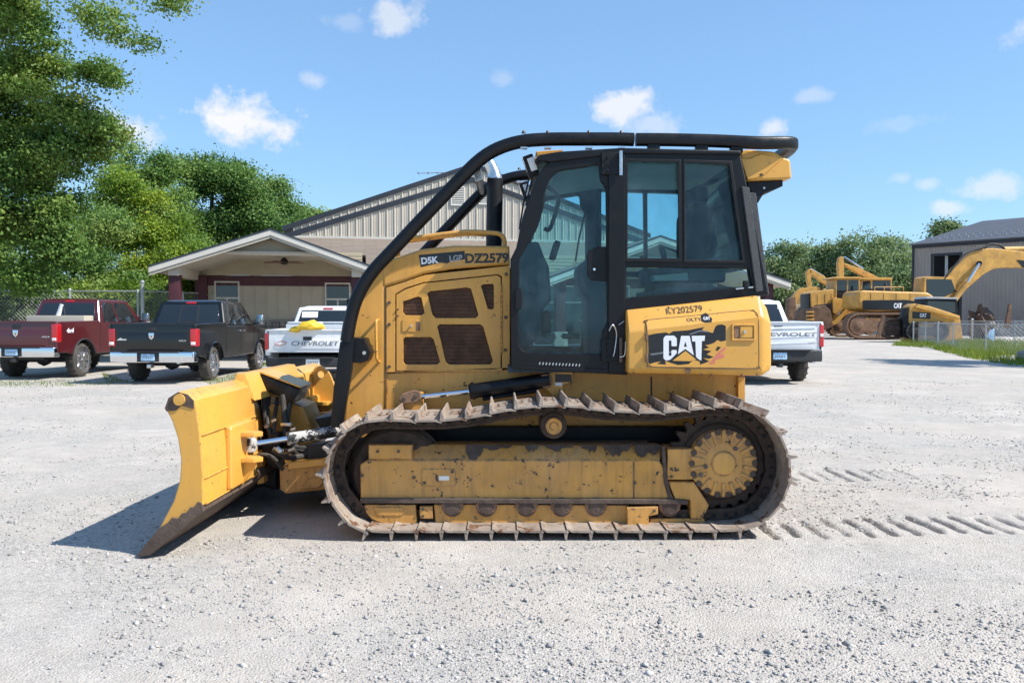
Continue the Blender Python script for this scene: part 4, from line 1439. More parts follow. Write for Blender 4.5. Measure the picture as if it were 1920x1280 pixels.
# ---- lift cylinder
LY = 6.20
cyl_ = MB().cyl(W(880, 734, LY), W(1030, 712, LY), .056, n=20).build('lift_cylinder', 'black_paint', DZ)
MB().cyl(W(884, 733, LY), W(890, 732, LY), .066, n=20).build('gland', 'black_paint', cyl_)
MB().cyl(W(782, 744, LY), W(884, 733.5, LY), .02, n=14).build('rod', 'chrome', cyl_)
MB().cyl(W(905, 748, LY), W(1010, 732, LY), .014, n=8).build('hydraulic_pipe', 'black_satin', cyl_)
plate('rod_link', fillet([(746, 746), (753, 738), (776, 731), (789, 735), (790, 748), (778, 756), (752, 757)], 4), LY - .05, .04, 'rust_brown', DZ, bevel=.008)
bolt(DZ, 757, 748, LY - .05, .016, 'bolt_steel', .008)
bolt(DZ, 779, 743, LY - .05, .016, 'bolt_steel', .008)
plate('lift_bracket', [(751, 757), (770, 735), (792, 737), (793, 790), (770, 790)], LY, .2, 'cat_yellow', DZ, bevel=.006)
rb2 = plate('cylinder_bracket', [(1010, 696), (1074, 697), (1074, 716), (1056, 721), (1055, 742), (1036, 742), (1012, 718)], 6.24, .18, 'cat_yellow', DZ, bevel=.005)
plate('name_plate', [(1041, 701), (1072, 702), (1072, 716), (1041, 716)], 6.235, .003, 'decal_dark', rb2, bevel=.0005)
plate('barcode_tag', [(1041, 717), (1054, 717), (1054, 723), (1041, 723)], 6.235, .003, 'decal_white', rb2, bevel=.0005)
MB().lathe(W(1023, 714, 6.16), (0, 1, 0), [(0, 0), (.05, 0), (.055, .01), (.055, .08), (0, .08)], 20).build('trunnion', 'rust_brown', DZ)

# ---- blade and its push frame
BN, BF_ = 5.22, 8.50
front = [(309, 771), (322, 795), (333, 828), (339, 868), (337, 905), (325, 945), (300, 992), (275, 1028), (257, 1048)]
back = [(275, 1040), (380, 958), (381, 900), (378, 850), (373, 800), (366, 757), (352, 744), (334, 740), (318, 750)]
prof = [(W(a, b, BN).x, W(a, b, BN).z) for a, b in front + back]
zb0 = min(z for x, z in prof)
BLZ = .012 - zb0
prof = [(x, z + BLZ) for x, z in prof]
BROT = R(-2.0)
bmx = Matrix.Translation((-2.0, BN, 0)) @ Matrix.Rotation(BROT, 4, 'Z') @ Matrix.Translation((2.0, -BN, 0))


def bl(o):
    o.data.transform(bmx)
    return o


def blade_len(profile, y0, y1, nm, parent):
    mm = curve_mesh(nm, [profile], (y1 - y0) / 2, .008)
    mm.transform(Matrix.Translation((0, (y0 + y1) / 2, 0)) @ XZ)
    return bl(link(nm, mm, 'cat_yellow_clean', parent))


YW0, YW1 = 6.28, 7.52
blade = blade_len(prof, BN, YW0, 'blade', DZ)
blade_len(prof, YW1, BF_, 'blade_wing', blade)
fr_ = prof[:len(front)]
thin = [(x + .0, z) for x, z in fr_] + [(x + .045, z + .01) for x, z in fr_[::-1]]
blade_len(thin, YW0 - .01, YW1 + .01, 'moldboard', blade)


def bpx(a, b, y=BN):
    q = W(a, b, BN)
    return Vector((q.x, y, q.z + BLZ))


# cutting edge (bare worn steel), in three bolted sections
cut = [(257, 1048), (300, 994), (316, 984), (323, 974), (336, 976), (342, 966), (352, 965), (358, 954), (366, 956), (372, 944), (379, 947), (383, 962), (280, 1046)]
yy0 = BN - .012
for k, (y0, y1) in enumerate(((BN - .012, BN + .5), (BN + .51, 7.98), (7.99, BF_ + .012))):
    o = MB().prism([bpx(a, b, y0) + Vector((-.006 if i < 2 else 0, 0, -.004)) for i, (a, b) in enumerate(cut)], (0, y1 - y0, 0)).build('cutting_edge', 'rust_dark', blade, bevel=.003)
    bl(o)
# worn corner at the top of the end plate
o = MB().prism([bpx(a, b, BN - .001) for a, b in ((309, 771), (316, 752), (334, 741), (352, 745), (364, 757), (364, 772), (340, 766), (330, 775), (312, 777))], (0, -.004, 0)).build('worn_corner', 'rust_dark', blade, smooth=False)
bl(o)
c = bpx(337, 755, BN - .004)
o = MB().lathe(c, (0, -1, 0), [(.038, 0), (.036, .012), (0, .013)], 24).build('end_boss', 'cat_yellow_clean', blade)
bl(o)
# back: weld beads, pad with clevis
xb_ = W(376, 830, BN).x
for zb_ in (.775, .50, .34):
    o = MB().cyl((xb_ + (.004 if zb_ > .7 else .017 if zb_ > .4 else .024), BN + .02, zb_), (xb_ + (.004 if zb_ > .7 else .017 if zb_ > .4 else .024), YW0 - .02, zb_), .006, n=6).build('weld_bead', 'cat_yellow_clean', blade)
    bl(o)
for yc_ in (5.86, 7.94):
    o = MB().box((xb_ + .02, yc_, .56), (.06, .46, .44)).build('clevis_pad', 'cat_yellow_clean', blade, bevel=.03, seg=3)
    bl(o)
    for zc_ in (.68, .50):
        o = MB().prism([(xb_ + .04, yc_ - .06, zc_), (xb_ + .14, yc_ - .05, zc_), (xb_ + .19, yc_, zc_), (xb_ + .14, yc_ + .06, zc_), (xb_ + .04, yc_ + .09, zc_)], (0, 0, .035)).build('clevis_ear', 'cat_yellow_clean', blade, bevel=.006)
        bl(o)
    o = MB().prism([(xb_ + .04, yc_ - .01, .5), (xb_ + .15, yc_ - .01, .5), (xb_ + .04, yc_ - .01, .33)], (0, .02, 0)).build('gusset', 'cat_yellow_clean', blade)
    bl(o)
# spill guard along the middle of the top
xt = W(340, 742, BN).x
zt_ = 1.0
zt_ = max(z for x, z in prof)
o = MB().hexa([Vector((xt - .03, 6.22, zt_ - .05)), Vector((xt - .03, 7.58, zt_ - .05)), Vector((xt + .13, 7.58, zt_ - .16)), Vector((xt + .13, 6.22, zt_ - .16)),
               Vector((xt - .02, 6.24, zt_ + .045)), Vector((xt - .02, 7.56, zt_ + .045)), Vector((xt + .05, 7.56, zt_ + .04)), Vector((xt + .05, 6.24, zt_ + .04))]).build('spill_guard', 'cat_yellow_clean', blade, bevel=.006)
bl(o)
# far lifting eye
o = MB()
eye_o = [(xb_ - .02, .55), (xb_ + .26, .45), (xb_ + .20, .85), (xb_ + .14, 1.0), (xb_ + .06, 1.06), (xb_ - .0, 1.04), (xb_ - .04, .95)]
me_e = curve_mesh('lifting_eye', [fillet(eye_o, .06), [(xb_ + .06 + .035 * cos(a), .97 + .035 * sin(a)) for a in np.linspace(0, 2 * pi, 16, endpoint=False)]], .02, .004)
me_e.transform(Matrix.Translation((0, 8.0, 0)) @ XZ)
bl(link('lifting_eye', me_e, 'cat_yellow_clean', blade))
# hose guard: black steel box over the centre, yellow lid
hg = MB().hexa([W(478, 722, 6.55), W(478, 722, 6.55) + Vector((0, .4, 0)), W(548, 755, 6.55) + Vector((0, .4, 0)), W(548, 755, 6.55),
                W(486, 701, 6.55), W(486, 701, 6.55) + Vector((0, .4, 0)), W(560, 730, 6.55) + Vector((0, .4, 0)), W(560, 730, 6.55)]).build('hose_guard', 'black_paint', DZ, bevel=.01)
MB().hexa([W(487, 701, 6.54) + Vector((0, .02, .005)), W(487, 701, 6.54) + Vector((0, .4, .005)), W(562, 729, 6.54) + Vector((0, .4, .005)), W(562, 729, 6.54) + Vector((0, .02, .005)),
           W(487, 698, 6.54) + Vector((0, .02, .005)), W(487, 698, 6.54) + Vector((0, .4, .005)), W(562, 726, 6.54) + Vector((0, .4, .005)), W(562, 726, 6.54) + Vector((0, .02, .005))]).build('guard_lid', 'cat_yellow_clean', DZ)
random.seed(8)
for k, (pa, m_) in enumerate(((([(498, 735, 6.6), (496, 770, 6.6), (508, 810, 6.55), (545, 838, 6.5), (600, 850, 6.5)]), 'rubber'), (([(530, 740, 6.56), (534, 790, 6.5), (537, 822, 6.45), (560, 850, 6.5), (610, 858, 6.5)]), 'rubber'),
                              (([(545, 745, 6.6), (538, 790, 6.55), (540, 830, 6.5), (575, 840, 6.5)]), 'rubber'), (([(487, 730, 6.7), (484, 780, 6.7), (492, 840, 6.6), (530, 860, 6.5)]), 'black_satin'),
                              (([(512, 842, 6.2), (530, 852, 6.2), (545, 858, 6.3), (580, 852, 6.4)]), 'rubber'))):
    MB().tube(smooth_path([W(*q) for q in pa], 6), .022, 10).build('hose', m_, DZ)
MB().box(W(537, 795, 6.43), (.08, .05, .025)).build('hose_clamp', 'dull_chrome', DZ, bevel=.004)
# tower behind the blade: upright plates of the push frame's nose
plate('ball_tower', [(500, 770), (508, 757), (528, 760), (530, 806), (512, 812), (500, 800)], 6.62, .06, 'cat_yellow', DZ, bevel=.006)
plate('tower_plate', [(548, 756), (570, 763), (586, 806), (590, 850), (520, 850), (525, 770)], 6.8, .45, 'cat_yellow', DZ, bevel=.02)
plate('pivot_body', [(470, 850), (476, 770), (500, 760), (515, 800), (520, 920), (480, 912)], 6.68, .5, 'black_satin', DZ, bevel=.03)
plate('pivot_knuckle', [(486, 830), (505, 820), (524, 850), (520, 880), (500, 870)], 6.35, .2, 'black_satin', DZ, bevel=.02)
plate('foot_plate', [(478, 850), (490, 842), (496, 905), (482, 908)], 6.45, .1, 'cat_yellow', DZ, bevel=.006)
plate('valve_block', [(503, 815), (522, 812), (524, 836), (505, 838)], 6.3, .12, 'black_satin', DZ, bevel=.01)
for k, q in enumerate(((496, 800), (510, 790), (521, 824), (546, 806))):
    MB().cyl(W(q[0], q[1], 6.42), W(q[0] + 9, q[1] - 3, 6.42), .016, n=8).build('hose_fitting', 'dull_chrome', DZ)
for k, pa in enumerate(([(505, 742, 6.7), (502, 790, 6.55), (512, 830, 6.4), (530, 846, 6.35), (552, 842, 6.4)], [(520, 745, 6.65), (514, 800, 6.5), (522, 838, 6.38), (560, 862, 6.4), (620, 862, 6.45)],
                        [(470, 862, 6.3), (490, 852, 6.25), (512, 858, 6.25), (530, 880, 6.3)])):
    MB().tube(smooth_path([W(*q) for q in pa], 6), .015, 8).build('hose', 'rubber', DZ)
MB().cyl(W(541, 866, 6.3), W(541, 852, 6.3), .03, n=12).build('grease_pin', 'cat_yellow', DZ)
MB().tube(smooth_path([W(519, 840, 6.15), W(528, 846, 6.15), W(536, 846, 6.2)], 4), .02, 8).build('hose_end', 'dull_chrome', DZ)
# push frame (C-frame): side arms and front beam
plate('push_frame', [(523, 880), (530, 873), (640, 866), (640, 915), (535, 926), (524, 918)], 6.30, 1.2, 'cat_yellow_worn', DZ, bevel=.02)
plate('frame_cap', [(540, 866), (640, 858), (640, 870), (545, 880), (540, 880)], 6.28, .35, 'cat_yellow_clean', DZ, bevel=.008)
plate('frame_boss', [(575, 898), (600, 893), (608, 902), (600, 914), (560, 918)], 6.285, .03, 'cat_yellow_worn', DZ, bevel=.008)
plate('push_arm', [(575, 835), (680, 820), (690, 860), (575, 868)], 6.34, .14, 'black_paint', DZ, bevel=.01)
plate('frame_cross', [(590, 785), (620, 780), (640, 800), (600, 802)], 6.5, .8, 'black_paint', DZ, bevel=.01)
# angle cylinder
A0, A1 = W(462, 834, 5.98), W(644, 806, 6.26)
ac = MB().cyl(A0.lerp(A1, .42), A1, .043, n=18).build('angle_cylinder', 'scuffed_black', DZ)
MB().cyl(A0.lerp(A1, .06), A0.lerp(A1, .43), .021, n=12).build('rod', 'chrome', ac)
MB().cyl(A0.lerp(A1, .41), A0.lerp(A1, .44), .05, n=18).build('gland', 'scuffed_black', ac)
MB().lathe(A0 + Vector((.02, 0, -.045)), (0, 0, 1), [(0, 0), (.05, 0), (.055, .02), (.055, .08), (.04, .1), (0, .1)], 16).build('rod_end', 'scuffed_black', ac)
A2 = Vector((A0.x, 13.8 - A0.y, A0.z))
A3 = Vector((A1.x, 13.8 - A1.y, A1.z))
ac2 = MB().cyl(A2.lerp(A3, .42), A3, .043, n=18).build('angle_cylinder', 'scuffed_black', DZ)
MB().cyl(A2, A2.lerp(A3, .43), .021, n=12).build('rod', 'chrome', ac2)

# ------------------------------------------------------------------ buildings
class Frame:
    """upright local frame: x along a facade, y back into the building, z up"""

    def __init__(s, origin, ang):
        s.o = Vector((origin[0], origin[1], 0))
        s.a = ang
        s.ex = Vector((cos(ang), sin(ang), 0))
        s.ey = Vector((-sin(ang), cos(ang), 0))

    def at(s, px, py, t=0.0):
        d = ray(px, py)
        p0 = s.o + s.ey * t
        k = (p0 - Vector((0, 0, EYE))).dot(s.ey) / d.dot(s.ey)
        q = Vector((0, 0, EYE)) + d * k
        return (q - s.o).dot(s.ex), q.z

    def root(s, name, label, cat):
        o = thing(name, label, cat, s.o)
        o.rotation_euler = (0, 0, s.a)
        return o


def lplate(name, pts, t, th, m, parent, holes=(), bevel=.004, r=0):
    """upright slab in the local frame: outline (x, z), from y = t back by th"""
    me = curve_mesh(name, [fillet(pts, r) if r else pts] + list(holes), th / 2, bevel)
    me.transform(Matrix.Translation((0, t + th / 2, 0)) @ XZ)
    return link(name, me, m, parent)


def uv_slab(name, p4, th, m, parent, su, sv):
    """roof slab: four top corners (eave left, eave right, ridge right, ridge left) with metre UVs"""
    mb = MB()
    P4 = [Vector(p) for p in p4]
    n = (P4[1] - P4[0]).cross(P4[3] - P4[0]).normalized()
    if n.z < 0:
        n = -n
    me = MB().hexa([p - n * th for p in P4] + P4).mesh(name, smooth=False)
    uvl = me.uv_layers.new(name='UVMap')
    ex = (P4[1] - P4[0]).normalized()
    ey = n.cross(ex)
    for lp in me.loops:
        q = me.vertices[lp.vertex_index].co - P4[0]
        uvl.data[lp.index].uv = (q.dot(ex), q.dot(ey))
    return link(name, me, m, parent)


AB = R(10)
o0 = W(505, 600, 28)
OF = Frame((o0.x, o0.y), AB)
office = OF.root('office_building', 'tan office building with two shingled gable porches and maroon trim behind the bulldozer', 'building')
TW = 3.5
zc = OF.at(505, 475, 0)[1]             # porch ceiling
zbm = OF.at(400, 516, TW)[1]           # underside of the upper siding on the back wall


def lap_siding(parent, poly, z0, z1, t, m='siding_tan', step=.13):
    """horizontal lap boards cut by a gable outline; poly gives (left, right) at a height"""
    z = z0
    while z < z1 - .02:
        zt = min(z + step, z1)
        l0, r0 = poly(z)
        l1, r1 = poly(zt)
        if r1 - l1 > .05:
            MB().hexa([Vector((l0, t - .02, z)), Vector((r0, t - .02, z)), Vector((r0, t + .02, z)), Vector((l0, t + .02, z)),
                       Vector((l1, t - .003, zt)), Vector((r1, t - .003, zt)), Vector((r1, t + .02, zt)), Vector((l1, t + .02, zt))]).build('siding_board', m, parent, smooth=False)
        z = zt


def porch(pxl, pyl, pxa, pya, pxr, pyr, post_px, tback=6.2):
    sl, zl = OF.at(pxl, pyl, -.35)
    sa, za = OF.at(pxa, pya, -.35)
    sr, zr_ = OF.at(pxr, pyr, -.35)
    zl = zr_ = (zl + zr_) / 2
    rf = uv_slab('porch_roof', [(sl, tback, zl), (sl, -.35, zl), (sa, -.35, za), (sa, tback, za)], .06, 'shingles', office, 1, 1)
    uv_slab('porch_roof', [(sr, -.35, zr_), (sr, tback, zr_), (sa, tback, za), (sa, -.35, za)], .06, 'shingles', office, 1, 1)
    # rake boards, two steps, and the dark drip edge
    for s0, k in ((sl, 1), (sr, -1)):
        for (t0, dz0, dz1, m_, nm) in ((-.40, -.02, -.2, 'trim_white', 'rake_board'), (-.36, -.19, -.30, 'soffit', 'rake_board'), (-.42, .03, -.025, 'dark_trim', 'drip_edge')):
            lplate(nm, [(s0, zl + dz0 - .03), (sa, za + dz0 - .03), (sa, za + dz1 - .03), (s0, zl + dz1 - .03)], t0, .05, m_, rf, bevel=.003)
    slope = (za - zl) / (sa - sl)
    # soffit under the overhang: flat porch ceiling
    zce = zc
    hw = (za - .3 - zce) / slope
    MB().box((sa, 1.7, zce + .03), (hw * 2 + .6, 3.6, .05)).build('porch_ceiling', 'soffit', office)
    lap_siding(office, lambda z: (sa - (za - .3 - z) / slope, sa + (za - .3 - z) / slope), zce + .02, za - .33, .1, 'siding_tan')
    lplate('header_trim', [(sa - hw, zce - .05), (sa + hw, zce - .05), (sa + hw, zce + .05), (sa - hw, zce + .05)], .04, .1, 'trim_white', office)
    zb = OF.at(post_px, 515, 0)[1]
    for k, sx_ in ((-1, sl), (1, sr)):
        # side beam with sloped soffit, post
        MB().hexa([Vector((sx_ - k * .18, -.3, zl - .22)), Vector((sx_ - k * .18, TW, zl - .22)), Vector((sa + k * hw, TW, zce)), Vector((sa + k * hw, -.3, zce)),
                   Vector((sx_ - k * .18, -.3, zl - .16)), Vector((sx_ - k * .18, TW, zl - .16)), Vector((sa + k * hw, TW, zce + .08)), Vector((sa + k * hw, -.3, zce + .08))]).build('sloped_soffit', 'soffit', office, smooth=False)
        MB().box((sx_ - k * .72, TW / 2 - .1, (zb + zl) / 2), (.34, TW + .2, zl - zb + .06)).build('side_beam', 'soffit', office, bevel=.01)
        MB().box((sx_ - k * .72, .1, zb / 2), (.36, .36, zb)).build('post', 'maroon', office, bevel=.015)
        MB().box((sx_ - k * .72, .1, .5), (.5, .5, 1.0)).build('post_base', 'stone', office, bevel=.02)
    return sl, sr, zl, sa, za


P1 = porch(279, 501, 507, 428, 709, 499, 318)
P2 = porch(1018, 517, 1238, 441, 1482, 533, 1060)
# main wall
sL = OF.at(374, 560, TW)[0]
sR = OF.at(1395, 560, TW)[0]
zbt = OF.at(500, 536, TW)[1]           # bottom of the maroon band
zst = OF.at(480, 603, TW)[1]           # top of the stone base
zw = zc + .05
MB().box(((sL + sR) / 2, TW + 2.5, (zst + zbt) / 2), (sR - sL, 5.0, zbt - zst + .02)).build('wall', 'wall_tan', office)
MB().box(((sL + sR) / 2, TW + 2.5, (zbt + zbm) / 2), (sR - sL + .06, 5.06, zbm - zbt)).build('wall_band', 'maroon', office)
MB().box(((sL + sR) / 2, TW + 2.52, (zst) / 2), (sR - sL + .02, 5.02, zst)).build('wall_base', 'mortar', office)
MB().box((sL + .1, TW - .06, zbm / 2), (.42, .42, zbm)).build('post', 'maroon', office, bevel=.015)
# vertical joints of the tan boarding
k = sL + .3
while k < sR:
    MB().box((k, TW - .004, (zst + zbt) / 2), (.03, .03, zbt - zst - .02)).build('batten', 'wall_tan', office)
    k += .42
for PP in (P1, P2):
    lap_siding(office, lambda z: (max(PP[0] + .5, sL), PP[1] - .5), zbm + .005, zw + .3, TW - .02)
# stones of the base
stv = MB().box((0, 0, 0), (1, 1, 1)).mesh('stone', bevel=.09, seg=2)
stv.materials.append(MATS['stone'])
random.seed(4)
z = .02
while z < zst - .05:
    hgt = random.uniform(.12, .2)
    k = sL
    while k < OF.at(760, 600, TW)[0]:
        wd = random.uniform(.18, .5)
        o = bpy.data.objects.new('stone', stv)
        COL.objects.link(o)
        o.parent = office
        o.location = (k + wd / 2, TW - .02, min(z + hgt / 2, zst - .06))
        o.scale = (wd - .025, .08 + random.random() * .04, hgt - .02)
        k += wd
    z += hgt
lplate('sill_cap', [(sL - .05, zst), (sR, zst), (sR, zst + .07), (sL - .05, zst + .07)], TW - .1, .12, 'stone', office)


def window(px0, px1, py0, py1, t=TW, transom=.28):
    s0, z1 = OF.at(px0, py0, t)
    s1, _ = OF.at(px1, py0, t)
    _, z0 = OF.at(px0, py1, t)
    zt = z1 - (z1 - z0) * transom
    f_ = .055
    wn_ = lplate('window', [(s0, z0), (s1, z0), (s1, z1), (s0, z1)], t - .05, .08, 'trim_white', office,
                 holes=[[(s0 + f_, zt + f_ * .6), (s1 - f_, zt + f_ * .6), (s1 - f_, z1 - f_), (s0 + f_, z1 - f_)],
                        [(s0 + f_, z0 + f_), ((s0 + s1) / 2 - f_ / 2, z0 + f_), ((s0 + s1) / 2 - f_ / 2, zt - f_ * .6), (s0 + f_, zt - f_ * .6)],
                        [((s0 + s1) / 2 + f_ / 2, z0 + f_), (s1 - f_, z0 + f_), (s1 - f_, zt - f_ * .6), ((s0 + s1) / 2 + f_ / 2, zt - f_ * .6)]])
    for (a, b, c, d) in ((s0, zt, s1, z1), (s0, z0, (s0 + s1) / 2, zt), ((s0 + s1) / 2, z0, s1, zt)):
        MB().box(((a + c) / 2, t - .022, (b + d) / 2), (c - a - .05, .01, d - b - .05)).build('pane', 'glass_dark', wn_, smooth=False)


window(402, 449, 527, 640)
window(609, 657, 530, 640)
window(1000, 1095, 535, 648)
window(1130, 1180, 535, 640)
# main roof rising to the warehouse wall
TM = 7.2
s0_, s1_ = OF.at(590, 448, TM)[0] - 3.2, OF.at(1385, 470, TM)[0]
zr1 = OF.at(700, 447, TM)[1]
def roof_z(t_):
    return zbm + .12 + (zr1 - zbm - .12) * (t_ - 3.0) / (TM - 3.0)


for (q0, q1, t_) in ((s0_ + 1.2, P1[1] - .35, 5.0), (P1[1] - .35, P2[0] + .35, 3.0), (P2[0] + .35, s1_, 5.0)):
    uv_slab('main_roof', [(q0, t_, roof_z(t_)), (q1, t_, roof_z(t_)), (q1, TM, zr1), (q0, TM, zr1)], .08, 'shingles', office, 1, 1)
lplate('eave_board', [(P1[1] - .3, zbm - .08), (P2[0] + .3, zbm - .08), (P2[0] + .3, zbm + .1), (P1[1] - .3, zbm + .1)], 2.96, .05, 'trim_white', office)
lplate('flashing', [(s0_ + 1.2, zr1 - .04), (s1_, zr1 - .04), (s1_, zr1 + .06), (s0_ + 1.2, zr1 + .06)], TM - .06, .04, 'trim_white', office)
# ceiling fan under the first porch
sf, zfz = OF.at(533, 491, 1.9)
fan = thing('ceiling_fan', 'dark ceiling fan hanging under the left porch', 'fan', OF.o + OF.ex * sf + OF.ey * 1.9 + Vector((0, 0, zfz)))
MB().cyl((0, 0, .02), (0, 0, zc - zfz), .03, n=10).build('downrod', 'dark_plastic', fan)
MB().lathe((0, 0, -.1), (0, 0, 1), [(0, 0), (.08, .0), (.14, .05), (.15, .12), (.1, .2), (.04, .24), (0, .24)], 20).build('motor', 'dark_plastic', fan)
for k in range(5):
    a = k * 2 * pi / 5 + .35
    MB().box((0, .42, -.02), (.15, .6, .012), Matrix.Rotation(.2, 3, 'Y')).build('blade', 'wood_fan', fan).rotation_euler = (0, 0, a)

# the warehouse behind
WF = Frame((OF.o + OF.ey * TM).to_tuple()[:2], AB)
ware = WF.root('warehouse', 'pale ribbed metal warehouse with dark roof trim behind the office roof', 'building')
sA, zA = WF.at(889, 311, -.12)
sE, zE = WF.at(545, 425, -.12)
sl_ = (zA - zE) / (sA - sE)
hwid = sA - sE
sB, zB = WF.at(886, 336, -.1)
sl2 = (zB - WF.at(560, 434, -.1)[1]) / (sB - WF.at(560, 434, -.1)[0])
pw = .325
k = sA - hwid + .12
while k < sA + hwid - .12:
    zt0 = zA - abs(k - sA) * sl_ - .05
    zt1 = zA - abs(k + pw - sA) * sl_ - .05
    zt = min(zt0, zt1)
    mb = MB().hexa([Vector((k + .003, 0, 0)), Vector((k + pw - .003, 0, 0)), Vector((k + pw - .003, .06, 0)), Vector((k + .003, .06, 0)),
                    Vector((k + .003, 0, zt0)), Vector((k + pw - .003, 0, zt1)), Vector((k + pw - .003, .06, zt1)), Vector((k + .003, .06, zt0))])
    p_ = mb.build('wall_panel', 'metal_wall', ware, smooth=False)
    # raised rib along its left joint, two low ones in the middle
    MB().hexa([Vector((k - .035, 0.0, 0)), Vector((k + .035, 0.0, 0)), Vector((k + .018, -.04, 0)), Vector((k - .018, -.04, 0)),
               Vector((k - .035, 0.0, zt0 - .01)), Vector((k + .035, 0.0, zt0 - .01)), Vector((k + .018, -.04, zt0 - .01)), Vector((k - .018, -.04, zt0 - .01))]).build('rib', 'metal_rib', p_, smooth=False)
    for q in (.11, .215):
        MB().box((k + q, -.004, zt / 2 - .05), (.03, .016, zt - .1)).build('swage', 'metal_rib', p_, smooth=False)
    k += pw
L_ = 30
for sg in (-1, 1):
    e = sA + sg * (hwid + .35)
    ze = zA - (hwid + .35) * sl_
    MB().hexa([Vector((e, -.05, ze)), Vector((sA, -.05, zA)), Vector((sA, L_, zA)), Vector((e, L_, ze)),
               Vector((e, -.05, ze + .12)), Vector((sA, -.05, zA + .12)), Vector((sA, L_, zA + .12)), Vector((e, L_, ze + .12))]).build('roof', 'dark_trim', ware, smooth=False)
    lplate('rake_trim', [(e, ze - .06), (sA, zA - .06), (sA, zA + .14), (e, ze + .14)], -.09, .045, 'dark_trim', ware)
    e2 = sB + sg * (hwid + .2)
    z2 = zB - (hwid + .2) * sl2
    lplate('lower_trim', [(e2, z2 - .12), (sB, zB - .12), (sB, zB + .1), (e2, z2 + .1)], -.09, .09, 'dark_trim', ware)
    MB().box((sA + sg * (hwid - .05), L_ / 2, ze / 2), (.1, L_ - .2, ze)).build('side_wall', 'metal_wall', ware, smooth=False)
for (a, b, c, d) in ((845, 349, 871, 386), (897, 347, 916, 384)):
    v0, w1 = WF.at(a, b, -.05)
    v1, w0 = WF.at(c, d, -.05)
    lv = lplate('louvre_vent', [(v0, w0), (v1, w0), (v1, w1), (v0, w1)], -.09, .06, 'vent_white', ware, holes=[[(v0 + .04, w0 + .04), (v1 - .04, w0 + .04), (v1 - .04, w1 - .04), (v0 + .04, w1 - .04)]])
    for q in range(10):
        zq = w0 + .06 + (w1 - w0 - .1) * q / 9.5
        MB().box(((v0 + v1) / 2, -.06, zq), (v1 - v0 - .08, .05, .02), Matrix.Rotation(R(35), 3, 'X')).build('slat', 'vent_white', lv, smooth=False)
# aerial on the warehouse roof
ant = thing('roof_aerial', 'thin horizontal aerial above the warehouse ridge left of the bulldozer sweeps', 'aerial', W(865, 330, 37), world=True)
MB().cyl(W(870, 330, 37), W(870, 321, 37), .025, n=6).build('mast', 'galvanised', ant)
MB().cyl(W(783, 325, 37), W(872, 323, 37), .018, n=6).build('boom', 'galvanised', ant)
for a in (784, 803, 820, 845):
    MB().box(W(a, 324.5, 37), (.03, .5, .03)).build('element', 'galvanised', ant)

# grey metal shed on the right
cs = W(1712, 600, 75)
SF = Frame((cs.x, cs.y), math.atan2(-.78, .62))
shed = SF.root('metal_shed', 'brown grey ribbed metal shed with open doorway at the right behind the excavators', 'building')
ze = SF.at(1712, 460, 0)[1]
LW, DW = 26.0, 15.5
rise = 3.25
dx0, dz1 = SF.at(1750, 480, 0)
dx1, _ = SF.at(1800, 480, 0)
# front wall with the doorway cut out
dz0 = 2.9
lplate('wall', [(0, 0), (LW, 0), (LW, ze), (0, ze)], 0, .15, 'shed_wall', shed, holes=[[(dx0, 1.0), (dx1, 1.0), (dx1, dz1), (dx0, dz1)]])
MB().box((.075, DW, ze / 2), (.15, DW * 2 - .4, ze)).build('wall', 'shed_wall', shed)
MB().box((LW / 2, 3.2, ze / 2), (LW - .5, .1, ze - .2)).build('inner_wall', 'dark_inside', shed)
lplate('door_frame', [(dx0 - .2, .8), (dx1 + .2, .8), (dx1 + .2, dz1 + .2), (dx0 - .2, dz1 + .2)], -.06, .08, 'dark_trim', shed, holes=[[(dx0, 1.0), (dx1, 1.0), (dx1, dz1), (dx0, dz1)]])
MB().box((dx0 + .9, .6, (1 + dz1) / 2), (.25, .1, dz1 - 1)).build('door_edge', 'galvanised', shed)
MB().box((LW / 2, -.09, ze - .12), (LW + .3, .14, .34)).build('eave_trim', 'dark_trim', shed)
MB().box((-.05, -.05, ze / 2), (.16, .16, ze - .2)).build('corner_trim', 'dark_trim', shed)
k = .3
rb_me = MB().hexa([Vector((-.06, 0, 0)), Vector((.06, 0, 0)), Vector((.03, -.05, 0)), Vector((-.03, -.05, 0)), Vector((-.06, 0, 1)), Vector((.06, 0, 1)), Vector((.03, -.05, 1)), Vector((-.03, -.05, 1))]).mesh('rib', smooth=False)
rb_me.materials.append(MATS['shed_wall'])
while k < LW:
    inside = dx0 - .3 < k < dx1 + .3
    o = bpy.data.objects.new('rib', rb_me)
    COL.objects.link(o)
    o.parent = shed
    o.location = (k, 0, dz1 + .22 if inside else 0)
    o.scale = (1, 1, (ze - dz1 - .5) if inside else ze - .3)
    k += .305
for sg, y0_, y1_ in ((0, -.35, DW), (1, DW * 2 + .35, DW)):
    MB().hexa([Vector((-.25, y0_, ze - .05)), Vector((LW, y0_, ze - .05)), Vector((LW, y1_, ze + rise)), Vector((-.25, y1_, ze + rise)),
               Vector((-.25, y0_, ze + .08)), Vector((LW, y0_, ze + .08)), Vector((LW, y1_, ze + rise + .12)), Vector((-.25, y1_, ze + rise + .12))]).build('roof', 'shed_roof', shed, smooth=False)
lplate('gable', [(0, 0), (1, 0), (.5, 1)], 0, .01, 'shed_wall', shed).scale = (.01, .01, .01)
bpy.data.objects.remove(shed.children[-1])
